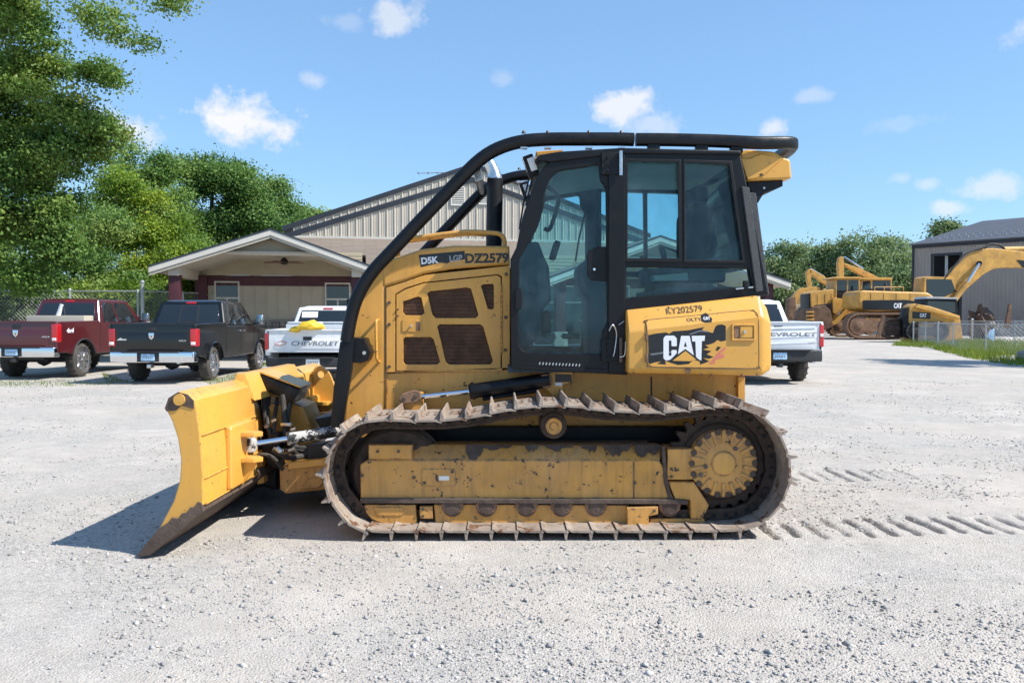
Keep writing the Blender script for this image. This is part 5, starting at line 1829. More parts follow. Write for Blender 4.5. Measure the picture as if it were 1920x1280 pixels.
# snow stops on the roof
sg_me = MB().box((0, 0, .05), (.16, .1, .12)).mesh('snow_guard', smooth=False)
sg_me.materials.append(MATS['galvanised'])
for row, yy in enumerate((2.2, 4.0)):
    k = .6 + row * .3
    while k < 14:
        o = bpy.data.objects.new('snow_guard', sg_me)
        COL.objects.link(o)
        o.parent = shed
        o.location = (k, yy, ze + .08 + (yy + .35) / (DW + .35) * (rise + .02))
        k += .62


# ------------------------------------------------------------------ pickups
def wheel(root, x, y, r, sgn, spokes=8, wd=.27):
    t = MB().lathe((x, y, r), (sgn, 0, 0), [(.22, -wd / 2), (r * .78, -wd / 2), (r * .95, -wd / 2 + .03), (r, -wd / 2 + .07), (r, wd / 2 - .07), (r * .95, wd / 2 - .03), (r * .78, wd / 2), (r * .68, wd / 2 - .02), (.22, wd / 2 - .06)], 36)
    for k in range(36):
        a = 2 * pi * k / 36
        t.box((x + (.05 if k % 2 else -.05), y + (r + .004) * cos(a), r + (r + .004) * sin(a)), (.13, .035, .014), Matrix.Rotation(a - pi / 2, 3, 'X'))
    wh = t.build('wheel', 'tyre_rubber', root, ang=30)
    rm = MB().lathe((x, y, r), (sgn, 0, 0), [(r * .70, wd / 2 - .05), (r * .70, wd / 2 - .005), (r * .66, wd / 2 - .012), (r * .62, wd / 2 - .06), (r * .3, wd / 2 - .09), (0, wd / 2 - .09)], 32).build('rim', 'wheel_rim', wh)
    for k in range(spokes):
        a = 2 * pi * k / spokes
        c = Vector((x + sgn * (wd / 2 - .035), y + r * .40 * cos(a), r + r * .40 * sin(a)))
        MB().box(c, (.045, r * .52, .055), Matrix.Rotation(a, 3, 'X'), taper=None).build('spoke', 'wheel_rim', wh, bevel=.01)
    MB().cyl((x + sgn * (wd / 2 - .06), y, r), (x + sgn * (wd / 2 - .005), y, r), .07, .055, 14).build('hub', 'wheel_rim', wh)
    return wh


def quad_patch(c4, u0, u1, v0, v1, push, th=.006):
    """patch on a four-cornered face (bottom left, bottom right, top right, top left seen from outside)"""
    a, b, c, d = [Vector(q) for q in c4]
    n = (b - a).cross(d - a).normalized()

    def pt(u, v):
        return (a * (1 - u) + b * u) * (1 - v) + (d * (1 - u) + c * u) * v + n * push
    ps = [pt(u0, v0), pt(u1, v0), pt(u1, v1), pt(u0, v1)]
    return MB().hexa([p - n * th for p in ps] + ps)


def pickup(label, loc, rot, paint, p):
    w_ = p.get('w', 1.0)
    r = p.get('r', .41)
    bed = p.get('bed', 1.95)
    rail = p.get('rail', 1.38)
    ra, fa_ = p.get('ra', 1.18), p.get('fa', 4.75)
    L = p.get('L', 5.8)
    belt = p.get('belt', 1.30)
    ztop = p.get('top', 1.93)
    c0, c1, r0, r1 = p.get('cab', (2.0, 4.45, 2.28, 3.75))
    sill = p.get('sill', .52)
    t = thing('pickup_truck', label, 'pickup', loc, 'pickups parked in front of the office')
    t.rotation_euler = (0, 0, rot)
    ar = r + .11

    def arc(yc, z_, n=10):
        a0 = math.asin(max(-1, min(1, (sill - z_) / ar)))
        return [(yc + ar * cos(a), z_ + ar * sin(a)) for a in np.linspace(a0, pi - a0, n)]
    prof = [(.03, .66), (.0, .8), (.0, rail - .04), (.03, rail), (bed, rail + .02), (bed + .02, belt + .02), (c1 - .1, belt), (c1 + .1, belt - .07), (L - .3, belt - .17), (L - .08, belt - .28), (L, belt - .5), (L - .02, sill + .08), (L - .15, sill)]
    prof += arc(fa_, r) + arc(ra, r) + [(ra - ar - .1, sill + .06)]
    ROTM = Matrix(((0, 0, 1, 0), (1, 0, 0, 0), (0, 1, 0, 0), (0, 0, 0, 1)))
    for sg in (-1, 1):
        me = curve_mesh('body_side', [prof], .06, .028, 3)
        me.transform(Matrix.Translation((sg * (w_ - .06), 0, 0)) @ ROTM)
        link('body_side', me, paint, t)
        # wheel arch liner and flare
        for yc in (ra, fa_):
            MB().tube([(sg * (w_ + .004), a_, b_) for a_, b_ in arc(yc, r, 16)], .026, 6).build('wheel_arch', p.get('flare', paint), t)
            aa_ = [(yc + (ar - .015) * cos(q), r + (ar - .015) * sin(q)) for q in np.linspace(R(8), R(172), 14)]
            MB().loft([[(sg * (w_ - .44), y_, z_), (sg * (w_ - .02), y_, z_), (sg * (w_ - .02), y_ + (y_ - yc) * .03, z_ + (z_ - r) * .03), (sg * (w_ - .44), y_ + (y_ - yc) * .03, z_ + (z_ - r) * .03)] for y_, z_ in aa_]).build('arch_liner', 'dark_plastic', t)
        wheel(t, sg * (w_ - .16), ra, r, sg, p.get('spokes', 8))
        wheel(t, sg * (w_ - .16), fa_, r, sg, p.get('spokes', 8))
    # bed, tailgate, hood, chassis
    MB().box((0, bed / 2 + .04, .80), (2 * w_ - .26, bed - .1, .06)).build('bed_floor', 'dark_plastic', t)
    MB().box((0, bed - .03, (rail + .8) / 2), (2 * w_ - .22, .06, rail - .8)).build('bed_front', paint, t)
    tl = p.get('tl', .2)
    tg = MB().box((0, .035, (rail + .72) / 2 + .0), (2 * w_ - .06 - .0 * tl, .07, rail - .72)).build('tailgate', paint, t, bevel=.02, seg=3)
    tb = p.get('panel')
    MB().hexa([Vector((-w_ + .22, -.012, .80)), Vector((w_ - .22, -.012, .80)), Vector((w_ - .22, .01, .80)), Vector((-w_ + .22, .01, .80)),
               Vector((-w_ + .22, -.004, rail - .2)), Vector((w_ - .22, -.004, rail - .2)), Vector((w_ - .22, .01, rail - .2)), Vector((-w_ + .22, .01, rail - .2))]).build('gate_panel', paint, tg, bevel=.008)
    MB().box((0, .02, rail - .01), (2 * w_ - .12, .1, .035)).build('gate_cap', p.get('cap', paint), tg, bevel=.012)
    MB().box((0, -.004, rail - p.get('hz', .12)), (.2, .012, .085)).build('gate_handle', 'dark_plastic', tg, bevel=.01)
    MB().box((0, (c1 + L) / 2, belt - .22), (2 * w_ - .2, L - c1 - .1, .3)).build('hood', paint, t, bevel=.07, seg=3)
    MB().box((0, (bed + c1) / 2, (belt + sill) / 2), (2 * w_ - .2, c1 - bed, belt - sill)).build('cab_floor', paint, t)
    MB().box((0, L / 2, .56), (1.0, L - .5, .16)).build('chassis', 'dark_plastic', t)
    MB().cyl((-w_ + .3, ra, r), (w_ - .3, ra, r), .06, n=10).build('axle', 'dark_plastic', t)
    MB().lathe((-.05, ra, r), (1, 0, 0), [(0, -.16), (.1, -.14), (.16, 0), (.1, .14), (0, .16)], 14).build('differential', 'dark_plastic', t)
    # greenhouse
    bw, tw = w_ - .06, w_ - .22
    B = [Vector((-bw, c0, belt)), Vector((bw, c0, belt)), Vector((bw, c1, belt)), Vector((-bw, c1, belt))]
    T = [Vector((-tw, r0, ztop)), Vector((tw, r0, ztop)), Vector((tw, r1, ztop)), Vector((-tw, r1, ztop))]
    cabm = MB().hexa(B + T)
    cabo = cabm.build('cab', paint, t, bevel=.055, seg=3, ang=20)
    # crown of the roof
    MB().hexa([T[0] + Vector((.05, .05, -.01)), T[1] + Vector((-.05, .05, -.01)), T[2] + Vector((-.05, -.05, -.01)), T[3] + Vector((.05, -.05, -.01)),
               T[0] + Vector((.2, .2, .035)), T[1] + Vector((-.2, .2, .035)), T[2] + Vector((-.2, -.2, .03)), T[3] + Vector((.2, -.2, .03))]).build('roof', paint, cabo, bevel=.02, ang=5)
    rear = [B[0], B[1], T[1], T[0]]
    quad_patch(rear, .07, .93, .12, .86, .004).build('rear_window', 'glass_dark', cabo, bevel=.004)
    if p.get('slider'):
        f_ = quad_patch(rear, .36, .64, .14, .84, .010)
        f_.build('slider_frame', 'dark_plastic', cabo, smooth=False)
        quad_patch(rear, .385, .615, .2, .80, .014).build('slider_pane', 'glass_dark', cabo, smooth=False)
    quad_patch(rear, .42, .58, .90, .97, .012, .02).build('brake_lamp', 'red_lens', cabo, bevel=.004)
    right = [B[1], B[2], T[2], T[1]]
    left = [B[3], B[0], T[0], T[3]]
    for face, sw in ((right, 0), (left, 1)):
        for (u0, u1) in p.get('sidewin', ((.09, .40), (.44, .88))):
            if sw:
                u0, u1 = 1 - u1, 1 - u0
            quad_patch(face, u0, u1, .06, .88, .004).build('side_window', 'glass_dark', cabo, bevel=.003)
    quad_patch([B[2], B[3], T[3], T[2]], .06, .94, .05, .92, .004).build('windscreen', 'glass_dark', cabo, bevel=.003)
    # door seams, handles, mirrors
    for sg in (-1, 1):
        for yq in p.get('seams', (bed + .015, 3.05, 4.15)):
            MB().box((sg * (w_ + .001), yq, (belt + sill) / 2 + .03), (.006, .012, belt - sill - .1)).build('door_gap', 'dark_inside', t)
        for yq in p.get('handles', (2.95, 3.25)):
            MB().box((sg * (w_ + .02), yq, belt - .12), (.035, .16, .04)).build('door_handle', p.get('handle_m', 'chrome'), t, bevel=.008)
        mm = MB().box((sg * (w_ + .16), c1 - .3, belt + .16), (.2, .12, .26)).build('mirror', p.get('mirror_m', 'chrome'), t, bevel=.03, seg=3)
        MB().box((sg * (w_ + .04), c1 - .3, belt + .05), (.14, .06, .05)).build('mirror_arm', 'dark_plastic', mm)
        # tail lamps
        tw_ = p.get('tlw', .14)
        z0, z1 = p.get('tlz', (.86, 1.26))
        lampo = MB().hexa([Vector((sg * (w_ - tw_), -.022, z0)), Vector((sg * (w_ + .006), -.006, z0)), Vector((sg * (w_ + .012), .16, z0)), Vector((sg * (w_ - tw_), .05, z0)),
                           Vector((sg * (w_ - tw_), -.022, z1)), Vector((sg * (w_ + .006), -.006, z1)), Vector((sg * (w_ + .012), .16, z1)), Vector((sg * (w_ - tw_), .05, z1))]).build('tail_lamp', 'red_lens', t, bevel=.018, seg=3)
        if p.get('rev', 1):
            zr0 = p.get('revz', z0 + .07)
            MB().box((sg * (w_ - tw_ / 2), -.022, zr0), (tw_ * .75, .012, .07)).build('reverse_lens', 'white_lens', lampo, bevel=.006)
    # bumper
    bz, bh = p.get('bz', .62), p.get('bh', .24)
    bp = [(-w_ - .01, .1), (-w_ + .05, -.06), (-w_ + .3, -.14), (w_ - .3, -.14), (w_ - .05, -.06), (w_ + .01, .1), (w_ - .1, .12), (-w_ + .1, .12)]
    bump = MB().prism([(a_, b_, bz - bh / 2) for a_, b_ in bp], (0, 0, bh)).build('rear_bumper', p.get('bump_m', 'chrome'), t, bevel=.03, seg=3)
    MB().box((0, -.135, bz + bh / 2 - .0), (2 * w_ - .7, .1, .03)).build('bumper_step', 'dark_plastic', bump, bevel=.008)
    MB().box((p.get('plx', 0), -.138, bz - .0), (.5, .02, bh * .86)).build('plate_recess', 'dark_plastic', bump, bevel=.006)
    MB().box((p.get('plx', 0), -.152, bz), (.31, .008, .155)).build('number_plate', p.get('plate', 'plate_blue'), bump, bevel=.003)
    for q in range(6):
        MB().box((p.get('plx', 0) - .1 + q * .04, -.1575, bz - .005), (.018, .003, .05)).build('plate_mark', 'decal_grey', bump)
    MB().box((0, -.12, bz - bh / 2 - .08), (.09, .2, .08)).build('hitch', 'dull_chrome' if p.get('ball') else 'dark_plastic', bump, bevel=.008)
    for ex_ in p.get('exh', ()):
        MB().lathe((ex_, -.1, bz - bh / 2 + .02), (0, 1, 0), [(.05, .0), (.055, .0), (.055, .25), (.045, .25), (.045, .02)], 16).build('exhaust', 'dull_chrome', t)
    return t, tg


gold = dict(slider=1, spokes=5, exh=(-.6, .62), ball=1)
rblk, tgb = pickup('black pickup with chrome rear bumper parked between the red and the old white pickup', (-7.93, 18.9, 0), R(-1.0), 'black_car', dict(gold, mirror_m='chrome', plx=-.05))


def badge(tg, x, z, wd, h):
    o = MB().prism([(x - wd / 2, -.015, z + h / 2), (x + wd / 2, -.015, z + h / 2), (x + wd * .42, -.015, z - h * .15), (x, -.015, z - h / 2), (x - wd * .42, -.015, z - h * .15)], (0, -.012, 0)).build('emblem', 'chrome', tg, bevel=.004)
    MB().prism([(x - wd * .3, -.028, z + h * .1), (x + wd * .3, -.028, z + h * .1), (x + wd * .12, -.028, z - h * .05), (x, -.028, z - h * .32), (x - wd * .12, -.028, z - h * .05)], (0, -.003, 0)).build('emblem_mark', 'decal_grey', o)


TXT = Matrix(((1, 0, 0, 0), (0, 0, -1, 0), (0, 1, 0, 0), (0, 0, 0, 1)))
badge(tgb, -.02, 1.09, .13, .16)
text('badge_text', '4X4', .17, .035, 'chrome', tgb, Matrix.Translation((.68, -.016, .99)) @ TXT, bold=.02)
MB().prism([(-.82, -.014, 1.0), (-.72, -.014, 1.06), (-.68, -.014, 1.03), (-.58, -.014, 1.03), (-.6, -.014, 1.0)], (0, -.006, 0)).build('badge_mark', 'chrome', tgb)
rred, tgr = pickup('dark red pickup with chrome bumper and black wheel flares at the left edge', (-11.75, 20.2, 0), R(-2.5), 'red_paint',
                   dict(slider=0, spokes=8, flare='dark_plastic', r=.43, rail=1.42, belt=1.36, top=2.0, bz=.68, sill=.58, plx=-.05, tlz=(.92, 1.36), cab=(2.05, 4.5, 2.3, 3.85), exh=()))
badge(tgr, -.02, 1.13, .14, .17)
text('badge_text', '4X4', .2, .04, 'chrome', tgr, Matrix.Translation((.72, -.016, 1.05)) @ TXT, bold=.02)
text('badge_text', 'HEAVY DUTY', .2, .03, 'decal_grey', tgr, Matrix.Translation((.72, -.016, .93)) @ TXT) if False else None
text('side_decal', '4x4', .32, .12, 'decal_white', rred, Matrix.Translation((1.004, .55, 1.2)) @ Matrix(((0, 0, 1, 0), (1, 0, 0, 0), (0, 1, 0, 0), (0, 0, 0, 1))), bold=.03, shear=.2)
rwhite, tgw = pickup('old white pickup with red tail lamps and lettered tailgate, partly behind the black guard post', (-4.42, 18.9, 0), R(0), 'white_old',
                     dict(w=.97, rail=1.24, belt=1.2, top=1.78, r=.37, ra=1.15, fa=4.5, L=5.4, bed=2.0, cab=(2.05, 4.0, 2.3, 3.35), sidewin=((.12, .86),), seams=(2.02, 3.4), handles=(2.25,), handle_m='dark_plastic', mirror_m='dark_plastic',
                          bump_m='dark_plastic', bz=.5, bh=.2, plate='white_lens', tlz=(.78, 1.16), tlw=.07, rev=0, sill=.45, hz=.2, plx=.15))
text('tailgate_lettering', 'CHEVROLET', 1.08, .105, 'decal_grey', tgw, Matrix.Translation((.18, -.016, .93)) @ TXT, shear=.18, bold=.01)
bt = [(-.62, -.017, .90), (-.55, -.017, .96), (-.5, -.017, .96), (-.5, -.017, .98), (-.39, -.017, .98), (-.39, -.017, .96), (-.33, -.017, .96), (-.38, -.017, .90), (-.44, -.017, .90), (-.44, -.017, .88), (-.55, -.017, .88), (-.55, -.017, .90)]
bt = [(x_ - .13, y_, z_) for x_, y_, z_ in bt]
MB().prism(bt, (0, -.003, 0)).build('emblem', 'decal_red', tgw, smooth=False)
cxm, czm = sum(a for a, b, c in bt) / 12, sum(c for a, b, c in bt) / 12
MB().prism([(cxm + (a - cxm) * .8, b - .003, czm + (c - czm) * .62) for a, b, c in bt], (0, -.002, 0)).build('emblem_field', 'white_old', tgw, smooth=False)
rnew, tgn = pickup('newer white pickup with dark bumper right of the bulldozer', (6.22, 18.5, 0), R(0), 'white_paint',
                   dict(w=1.03, rail=1.42, belt=1.33, top=1.94, r=.42, bump_m='dark_plastic', bz=.66, bh=.26, tlz=(.86, 1.35), tlw=.1, slider=0, revz=1.12, plx=0, hz=.13, cap='white_paint', handle_m='white_paint', mirror_m='dark_plastic', spokes=6, exh=(.78,)))
text('tailgate_lettering', 'CHEVROLET', 1.42, .085, 'decal_grey', tgn, Matrix.Translation((.16, -.017, 1.14)) @ TXT, bold=.015)
text('trim_lettering', 'CUSTOM', .22, .028, 'decal_grey', tgn, Matrix.Translation((.78, -.017, .95)) @ TXT)
for zz0 in (1.24, 1.04, .9):
    MB().hexa([Vector((-.8, -.02, zz0)), Vector((.84, -.014, zz0 + .04)), Vector((.84, .0, zz0 + .04)), Vector((-.8, .0, zz0)),
               Vector((-.8, -.008, zz0 + .05)), Vector((.84, -.008, zz0 + .1)), Vector((.84, .0, zz0 + .1)), Vector((-.8, .0, zz0 + .05))]).build('gate_crease', 'white_paint', tgn)
# things in the beds
random.seed(21)
tarp = bmesh.new()
bmesh.ops.create_icosphere(tarp, subdivisions=3, radius=1)
for v in tarp.verts:
    v.co *= 1 + .22 * math.sin(v.co.x * 7 + v.co.y * 3) * math.cos(v.co.z * 6 + v.co.x * 2) + random.uniform(-.05, .05)
    v.co = Vector((v.co.x * .34 - .1 * max(0, -v.co.x), v.co.y * .2, max(v.co.z, -.55) * .13 - (.06 if v.co.x < -.5 else 0)))
tm = bpy.data.meshes.new('tarp_bundle')
tarp.to_mesh(tm)
tarp.free()
for pl_ in tm.polygons:
    pl_.use_smooth = True
o = link('tarp_bundle', tm, 'yellow_tarp')
o.location = (-4.42 + .05, 18.92, 1.31)
tag(o, 'crumpled bright yellow tarp bundled on the tailgate of the old white pickup', 'tarp')
tb_ = thing('tool_box', 'white tool box across the bed of the old white pickup behind its cab', 'tool box', (-4.42, 20.55, 0))
MB().box((0, 0, 1.22), (1.72, .45, .3)).build('box_body', 'white_old', tb_, bevel=.02)
MB().box((-.42, 0, 1.39), (.8, .47, .05)).build('lid', 'white_old', tb_, bevel=.015)
MB().box((.45, 0, 1.39), (.8, .47, .05)).build('lid', 'white_old', tb_, bevel=.015)
tb2 = thing('bed_tank', 'pale box tank with a white nozzle standing in the bed of the dark red pickup', 'tank', (-11.6, 21.9, 0))
MB().box((0, 0, 1.32), (1.5, .5, .5)).build('box_body', 'soffit', tb2, bevel=.02)
MB().cyl((.0, -.1, 1.56), (.1, -.1, 1.86), .06, .05, 12).build('nozzle', 'white_old', tb2)
MB().tube([(.12, -.1, 1.84), (.16, -.1, 1.7), (.18, -.1, 1.52)], .02, 6).build('hose', 'dark_plastic', tb2)
st_ = quad_patch([Vector((-.6, 0, 0)), Vector((-.2, 0, 0)), Vector((-.2, 0, .16)), Vector((-.6, 0, .16))], 0, 1, 0, 1, 0)
o = st_.build('window_sticker', 'decal_white', rwhite)
o.location = (-.05, 2.18, 1.52)
o.rotation_euler = (R(-22), 0, 0)

# ------------------------------------------------------------------ machines parked in the back
def wplate(root, name, pts, y, th, m, holes=(), bevel=.02, r=0.0):
    return plate(name, pts, y, th, m, root, holes=holes, bevel=bevel, r=r)


def crawler(root, px0, px1, ptop, pbot, y, wd, m='rust_brown', n=None):
    """one crawler track: belt with cleats, frame, wheels"""
    a, b = W(px0, pbot, y), W(px1, ptop, y)
    r = (b.z - a.z) / 2
    x0, x1, zc_ = a.x + r, b.x - r, (a.z + b.z) / 2
    ring = []
    for k in range(13):
        t = pi / 2 + pi * k / 12
        ring.append((x0 + r * cos(t), zc_ + r * sin(t)))
    for k in range(13):
        t = -pi / 2 + pi * k / 12
        ring.append((x1 + r * cos(t), zc_ + r * sin(t)))
    inner = [((x0 + x1) / 2 + (x - (x0 + x1) / 2) * (1 - .1 / max(x1 - x0, .5)), zc_ + (z - zc_) * .84) for x, z in ring]
    tr = plate('crawler_track', ring, y, wd, m, root, holes=[inner], bevel=.01, px=False)
    mb = plate('track_frame', [(x0, zc_ - r * .45), (x1, zc_ - r * .45), (x1, zc_ + r * .35), (x0, zc_ + r * .45)], y + .06, wd - .12, m, tr, px=False)
    for xx in (x0, x1):
        MB().lathe((xx, y + .03, zc_), (0, 1, 0), [(0, 0), (r * .3, 0), (r * .4, .05), (r * .72, .06), (r * .78, .1), (r * .78, wd - .1), (0, wd - .1)], 20).build('track_wheel', m, tr)
    per = 2 * (x1 - x0) + 2 * pi * r
    for k in range(int(per / .24)):
        s_ = k * .24
        if s_ < x1 - x0:
            p_, t_ = (x0 + s_, zc_ - r), 0
        elif s_ < x1 - x0 + pi * r:
            an_ = -pi / 2 + (s_ - (x1 - x0)) / r
            p_, t_ = (x1 + r * cos(an_), zc_ + r * sin(an_)), an_ + pi / 2
        elif s_ < 2 * (x1 - x0) + pi * r:
            p_, t_ = (x1 - (s_ - (x1 - x0) - pi * r), zc_ + r), 0
        else:
            an_ = pi / 2 + (s_ - 2 * (x1 - x0) - pi * r) / r
            p_, t_ = (x0 + r * cos(an_), zc_ + r * sin(an_)), an_ + pi / 2
        MB().box((p_[0], y + wd / 2, p_[1]), (.07, wd + .02, .06), Matrix.Rotation(-t_, 3, 'Y')).build('cleat', m, tr, smooth=False)
    return tr


def cab(root, pts, y, wd, m, panes, roofm=None):
    """glazed cab: solid frame with panes let into the near side, the front and the back"""
    c = plate('cab', pts, y, wd, m, root, bevel=.03)
    for pn in panes:
        plate('window_pane', pn, y - .01, .03, 'glass_dark', c, bevel=.004)
    return c


# excavator with raised boom (nearest big one)
EY = 56.0
ex1 = thing('excavator', 'big yellow excavator with long raised boom reaching out of the right edge', 'excavator', G(1690, 636) * 1.0, 'machines parked at the back', world=True)
plate('upper_body', [(1609, 566), (1610, 549), (1616, 544), (1740, 548), (1752, 556), (1754, 566), (1722, 580), (1640, 585), (1620, 582)], EY, 2.7, 'far_yellow', ex1, bevel=.12, r=.15, res=2)
st1 = plate('dark_stripe', [(1618, 563), (1700, 562), (1735, 568), (1722, 581), (1618, 581)], EY - .05, .1, 'decal_black', ex1, bevel=.01, r=.1)
text('brand_lettering', 'CAT', .56, .36, 'decal_white', st1, wall_mtx(W(1683.5, 573, EY - .06)), bold=.06)
plate('engine_cover', [(1630, 549), (1634, 541), (1668, 540), (1674, 546), (1674, 550)], EY + .4, 1.8, 'black_satin', ex1, bevel=.05)
cab(ex1, [(1731, 556), (1734, 520), (1740, 518), (1786, 520), (1794, 545), (1796, 562), (1750, 566)], EY + .5, 1.5, 'far_yellow',
    [[(1737, 523), (1784, 524), (1792, 546), (1772, 556), (1737, 556)]])
boom = plate('boom', [(1744, 566), (1752, 548), (1790, 502), (1815, 478), (1838, 467), (1862, 465), (1890, 468), (1935, 474), (2010, 488), (2012, 505), (1935, 502), (1880, 502), (1862, 505), (1845, 514), (1815, 540), (1776, 570), (1756, 574)], EY + .6, .55, 'far_yellow', ex1, bevel=.05)
plate('decal_mark', [(1906, 487), (1935, 490), (1935, 502), (1918, 502)], EY + .58, .03, 'decal_black', boom, bevel=.005)
for yb in (EY + .25, EY + 1.3):
    cy_ = MB().cyl(W(1786, 566, yb), W(1814, 530, yb), .2, n=12).build('boom_cylinder', 'far_yellow', ex1)
    MB().cyl(W(1812, 532, yb), W(1836, 494, yb), .1, n=10).build('rod', 'chrome', cy_)
MB().cyl(W(1836, 494, EY + .2), W(1836, 494, EY + 1.5), .18, n=12).build('boom_pin', 'black_satin', ex1)
sc_ = MB().cyl(W(1882, 468, EY + .8), W(1960, 466, EY + .8), .2, n=12).build('stick_cylinder', 'far_yellow', ex1)
MB().tube(smooth_path([W(1846, 466, EY + .7), W(1856, 458, EY + .7), W(1875, 460, EY + .7), W(1884, 468, EY + .7)], 5), .09, 8).build('hose', 'rubber', ex1)
MB().tube(smooth_path([W(1765, 530, EY + .55), W(1790, 498, EY + .55), W(1812, 476, EY + .55), W(1846, 463, EY + .55)], 5), .07, 8).build('hose', 'rubber', ex1)
stk = plate('stick', [(1990, 480), (2010, 480), (2000, 600), (1975, 640), (1960, 600)], EY + .65, .45, 'far_yellow', ex1, bevel=.04)
crawler(ex1, 1588, 1718, 586, 634, EY - .2, .8)
crawler(ex1, 1588, 1718, 586, 634, EY + 2.1, .8)
plate('turntable', [(1630, 582), (1690, 582), (1690, 596), (1630, 596)], EY + .4, 1.8, 'rust_brown', ex1, bevel=.05)

for q in range(4):
    MB().cyl(W(1640 + q * 18, 546, EY + .1), W(1640 + q * 18, 538, EY + .1), .03, n=6).build('rail_post', 'far_yellow', ex1)
MB().cyl(W(1640, 538, EY + .1), W(1694, 538, EY + .1), .03, n=6).build('handrail', 'far_yellow', ex1)
MB().cyl(W(1660, 545, EY + 1.2), W(1660, 530, EY + 1.2), .09, n=8).build('exhaust', 'rust_dark', ex1)
for a in (1632, 1656, 1680, 1706):
    plate('panel_gap', [(a, 550), (a + .8, 550), (a + .8, 562), (a, 562)], EY - .01, .03, 'dark_inside', ex1, bevel=.002)
plate('counterweight', [(1607, 578), (1606, 552), (1612, 545), (1622, 545), (1622, 582)], EY + .1, 2.5, 'far_yellow', ex1, bevel=.15, r=.2, res=2)
# crawler loader with its bucket down
LY2 = 60.0
ld = thing('crawler_loader', 'yellow crawler loader with a brown bucket beside the newer white pickup', 'loader', G(1570, 633), 'machines parked at the back', world=True)
plate('upper_body', [(1521, 580), (1520, 549), (1526, 546), (1560, 542), (1612, 545), (1612, 600), (1530, 600)], LY2, 2.0, 'far_yellow', ld, bevel=.06)
plate('radiator', [(1517, 579), (1517, 551), (1523, 550), (1523, 580)], LY2 + .1, 1.8, 'black_satin', ld, bevel=.02)
cab(ld, [(1566, 562), (1568, 524), (1573, 521), (1612, 521), (1613, 562)], LY2 - .05, 1.9, 'far_yellow', [[(1570, 525), (1588, 525), (1588, 560), (1569, 560)], [(1591, 525), (1610, 525), (1610, 549), (1591, 549)]])
plate('cab_roof', [(1562, 521), (1567, 519), (1614, 519), (1614, 522.5), (1562, 523)], LY2 - .2, 2.2, 'far_yellow', ld, bevel=.03)
arm = plate('loader_arm', [(1558, 604), (1566, 592), (1590, 562), (1612, 553), (1614, 563), (1598, 574), (1572, 606), (1562, 610)], LY2 - .35, .25, 'far_yellow', ld, bevel=.02)
text('brand_lettering', 'CAT', .36, .2, 'decal_dark', arm, wall_mtx(W(1590, 574, LY2 - .37), R(0)), bold=.06)
plate('arm_tower', [(1562, 585), (1562, 558), (1580, 560), (1582, 578), (1570, 592)], LY2 - .25, .2, 'far_yellow', ld, bevel=.02)
plate('bucket', [(1515, 600), (1517, 585), (1525, 575), (1548, 573), (1558, 582), (1563, 612), (1540, 622), (1520, 618)], LY2 - .5, 3.0, 'dirt_brown', ld, bevel=.05)
for q in range(4):
    MB().box(W(1519, 585 + q * 7, LY2 - .5), (.5, .3, .1)).build('bucket_tooth', 'far_yellow', ld, bevel=.02)
crawler(ld, 1553, 1622, 590, 631, LY2 - .1, .6)
crawler(ld, 1553, 1622, 590, 631, LY2 + 1.7, .6)

plate('side_opening', [(1527, 572), (1561, 568), (1561, 592), (1527, 592)], LY2 - .02, .06, 'rust_dark', ld, bevel=.01)
MB().cyl(W(1540, 548, LY2 + 1), W(1540, 532, LY2 + 1), .09, n=8).build('exhaust', 'rust_dark', ld)
for a in (1532, 1546, 1558):
    plate('panel_gap', [(a, 552), (a + .8, 552), (a + .8, 572), (a, 572)], LY2 - .01, .03, 'dark_inside', ld, bevel=.002)
MB().cyl(W(1572, 590, LY2 - .4), W(1598, 562, LY2 - .4), .1, n=8).build('lift_ram', 'chrome', ld)
# second excavator right behind with yellow cab roof
e2 = thing('excavator', 'yellow excavator with tall folded arm and yellow cab roof behind the big one', 'excavator', G(1640, 626), 'machines parked at the back', world=True)
E2 = 66.0
cab(e2, [(1612, 556), (1616, 526), (1622, 522), (1672, 522), (1672, 556)], E2, 1.9, 'far_yellow', [[(1618, 527), (1632, 526), (1634, 552), (1616, 552)], [(1636, 526), (1670, 526), (1670, 551), (1636, 551)]])
plate('cab_roof', [(1600, 520), (1673, 520), (1673, 525), (1600, 524)], E2 - .15, 2.1, 'far_yellow', e2, bevel=.03)
plate('upper_body', [(1600, 556), (1690, 556), (1690, 600), (1600, 600)], E2 + .2, 2.4, 'far_yellow', e2, bevel=.08)
plate('stick', [(1573, 522), (1571, 494), (1573, 484), (1578, 480), (1582, 482), (1583, 522)], E2 + 1.5, .4, 'far_yellow', e2, bevel=.03)
plate('boom', [(1581, 492), (1582, 496), (1620, 519), (1648, 521), (1640, 516), (1612, 503)], E2 + 1.5, .5, 'far_yellow', e2, bevel=.03)
MB().cyl(W(1582, 482, E2 + 1.7), W(1618, 504, E2 + 1.7), .1, n=8).build('rod', 'chrome', e2)
crawler(e2, 1620, 1700, 596, 628, E2 + .1, .7)
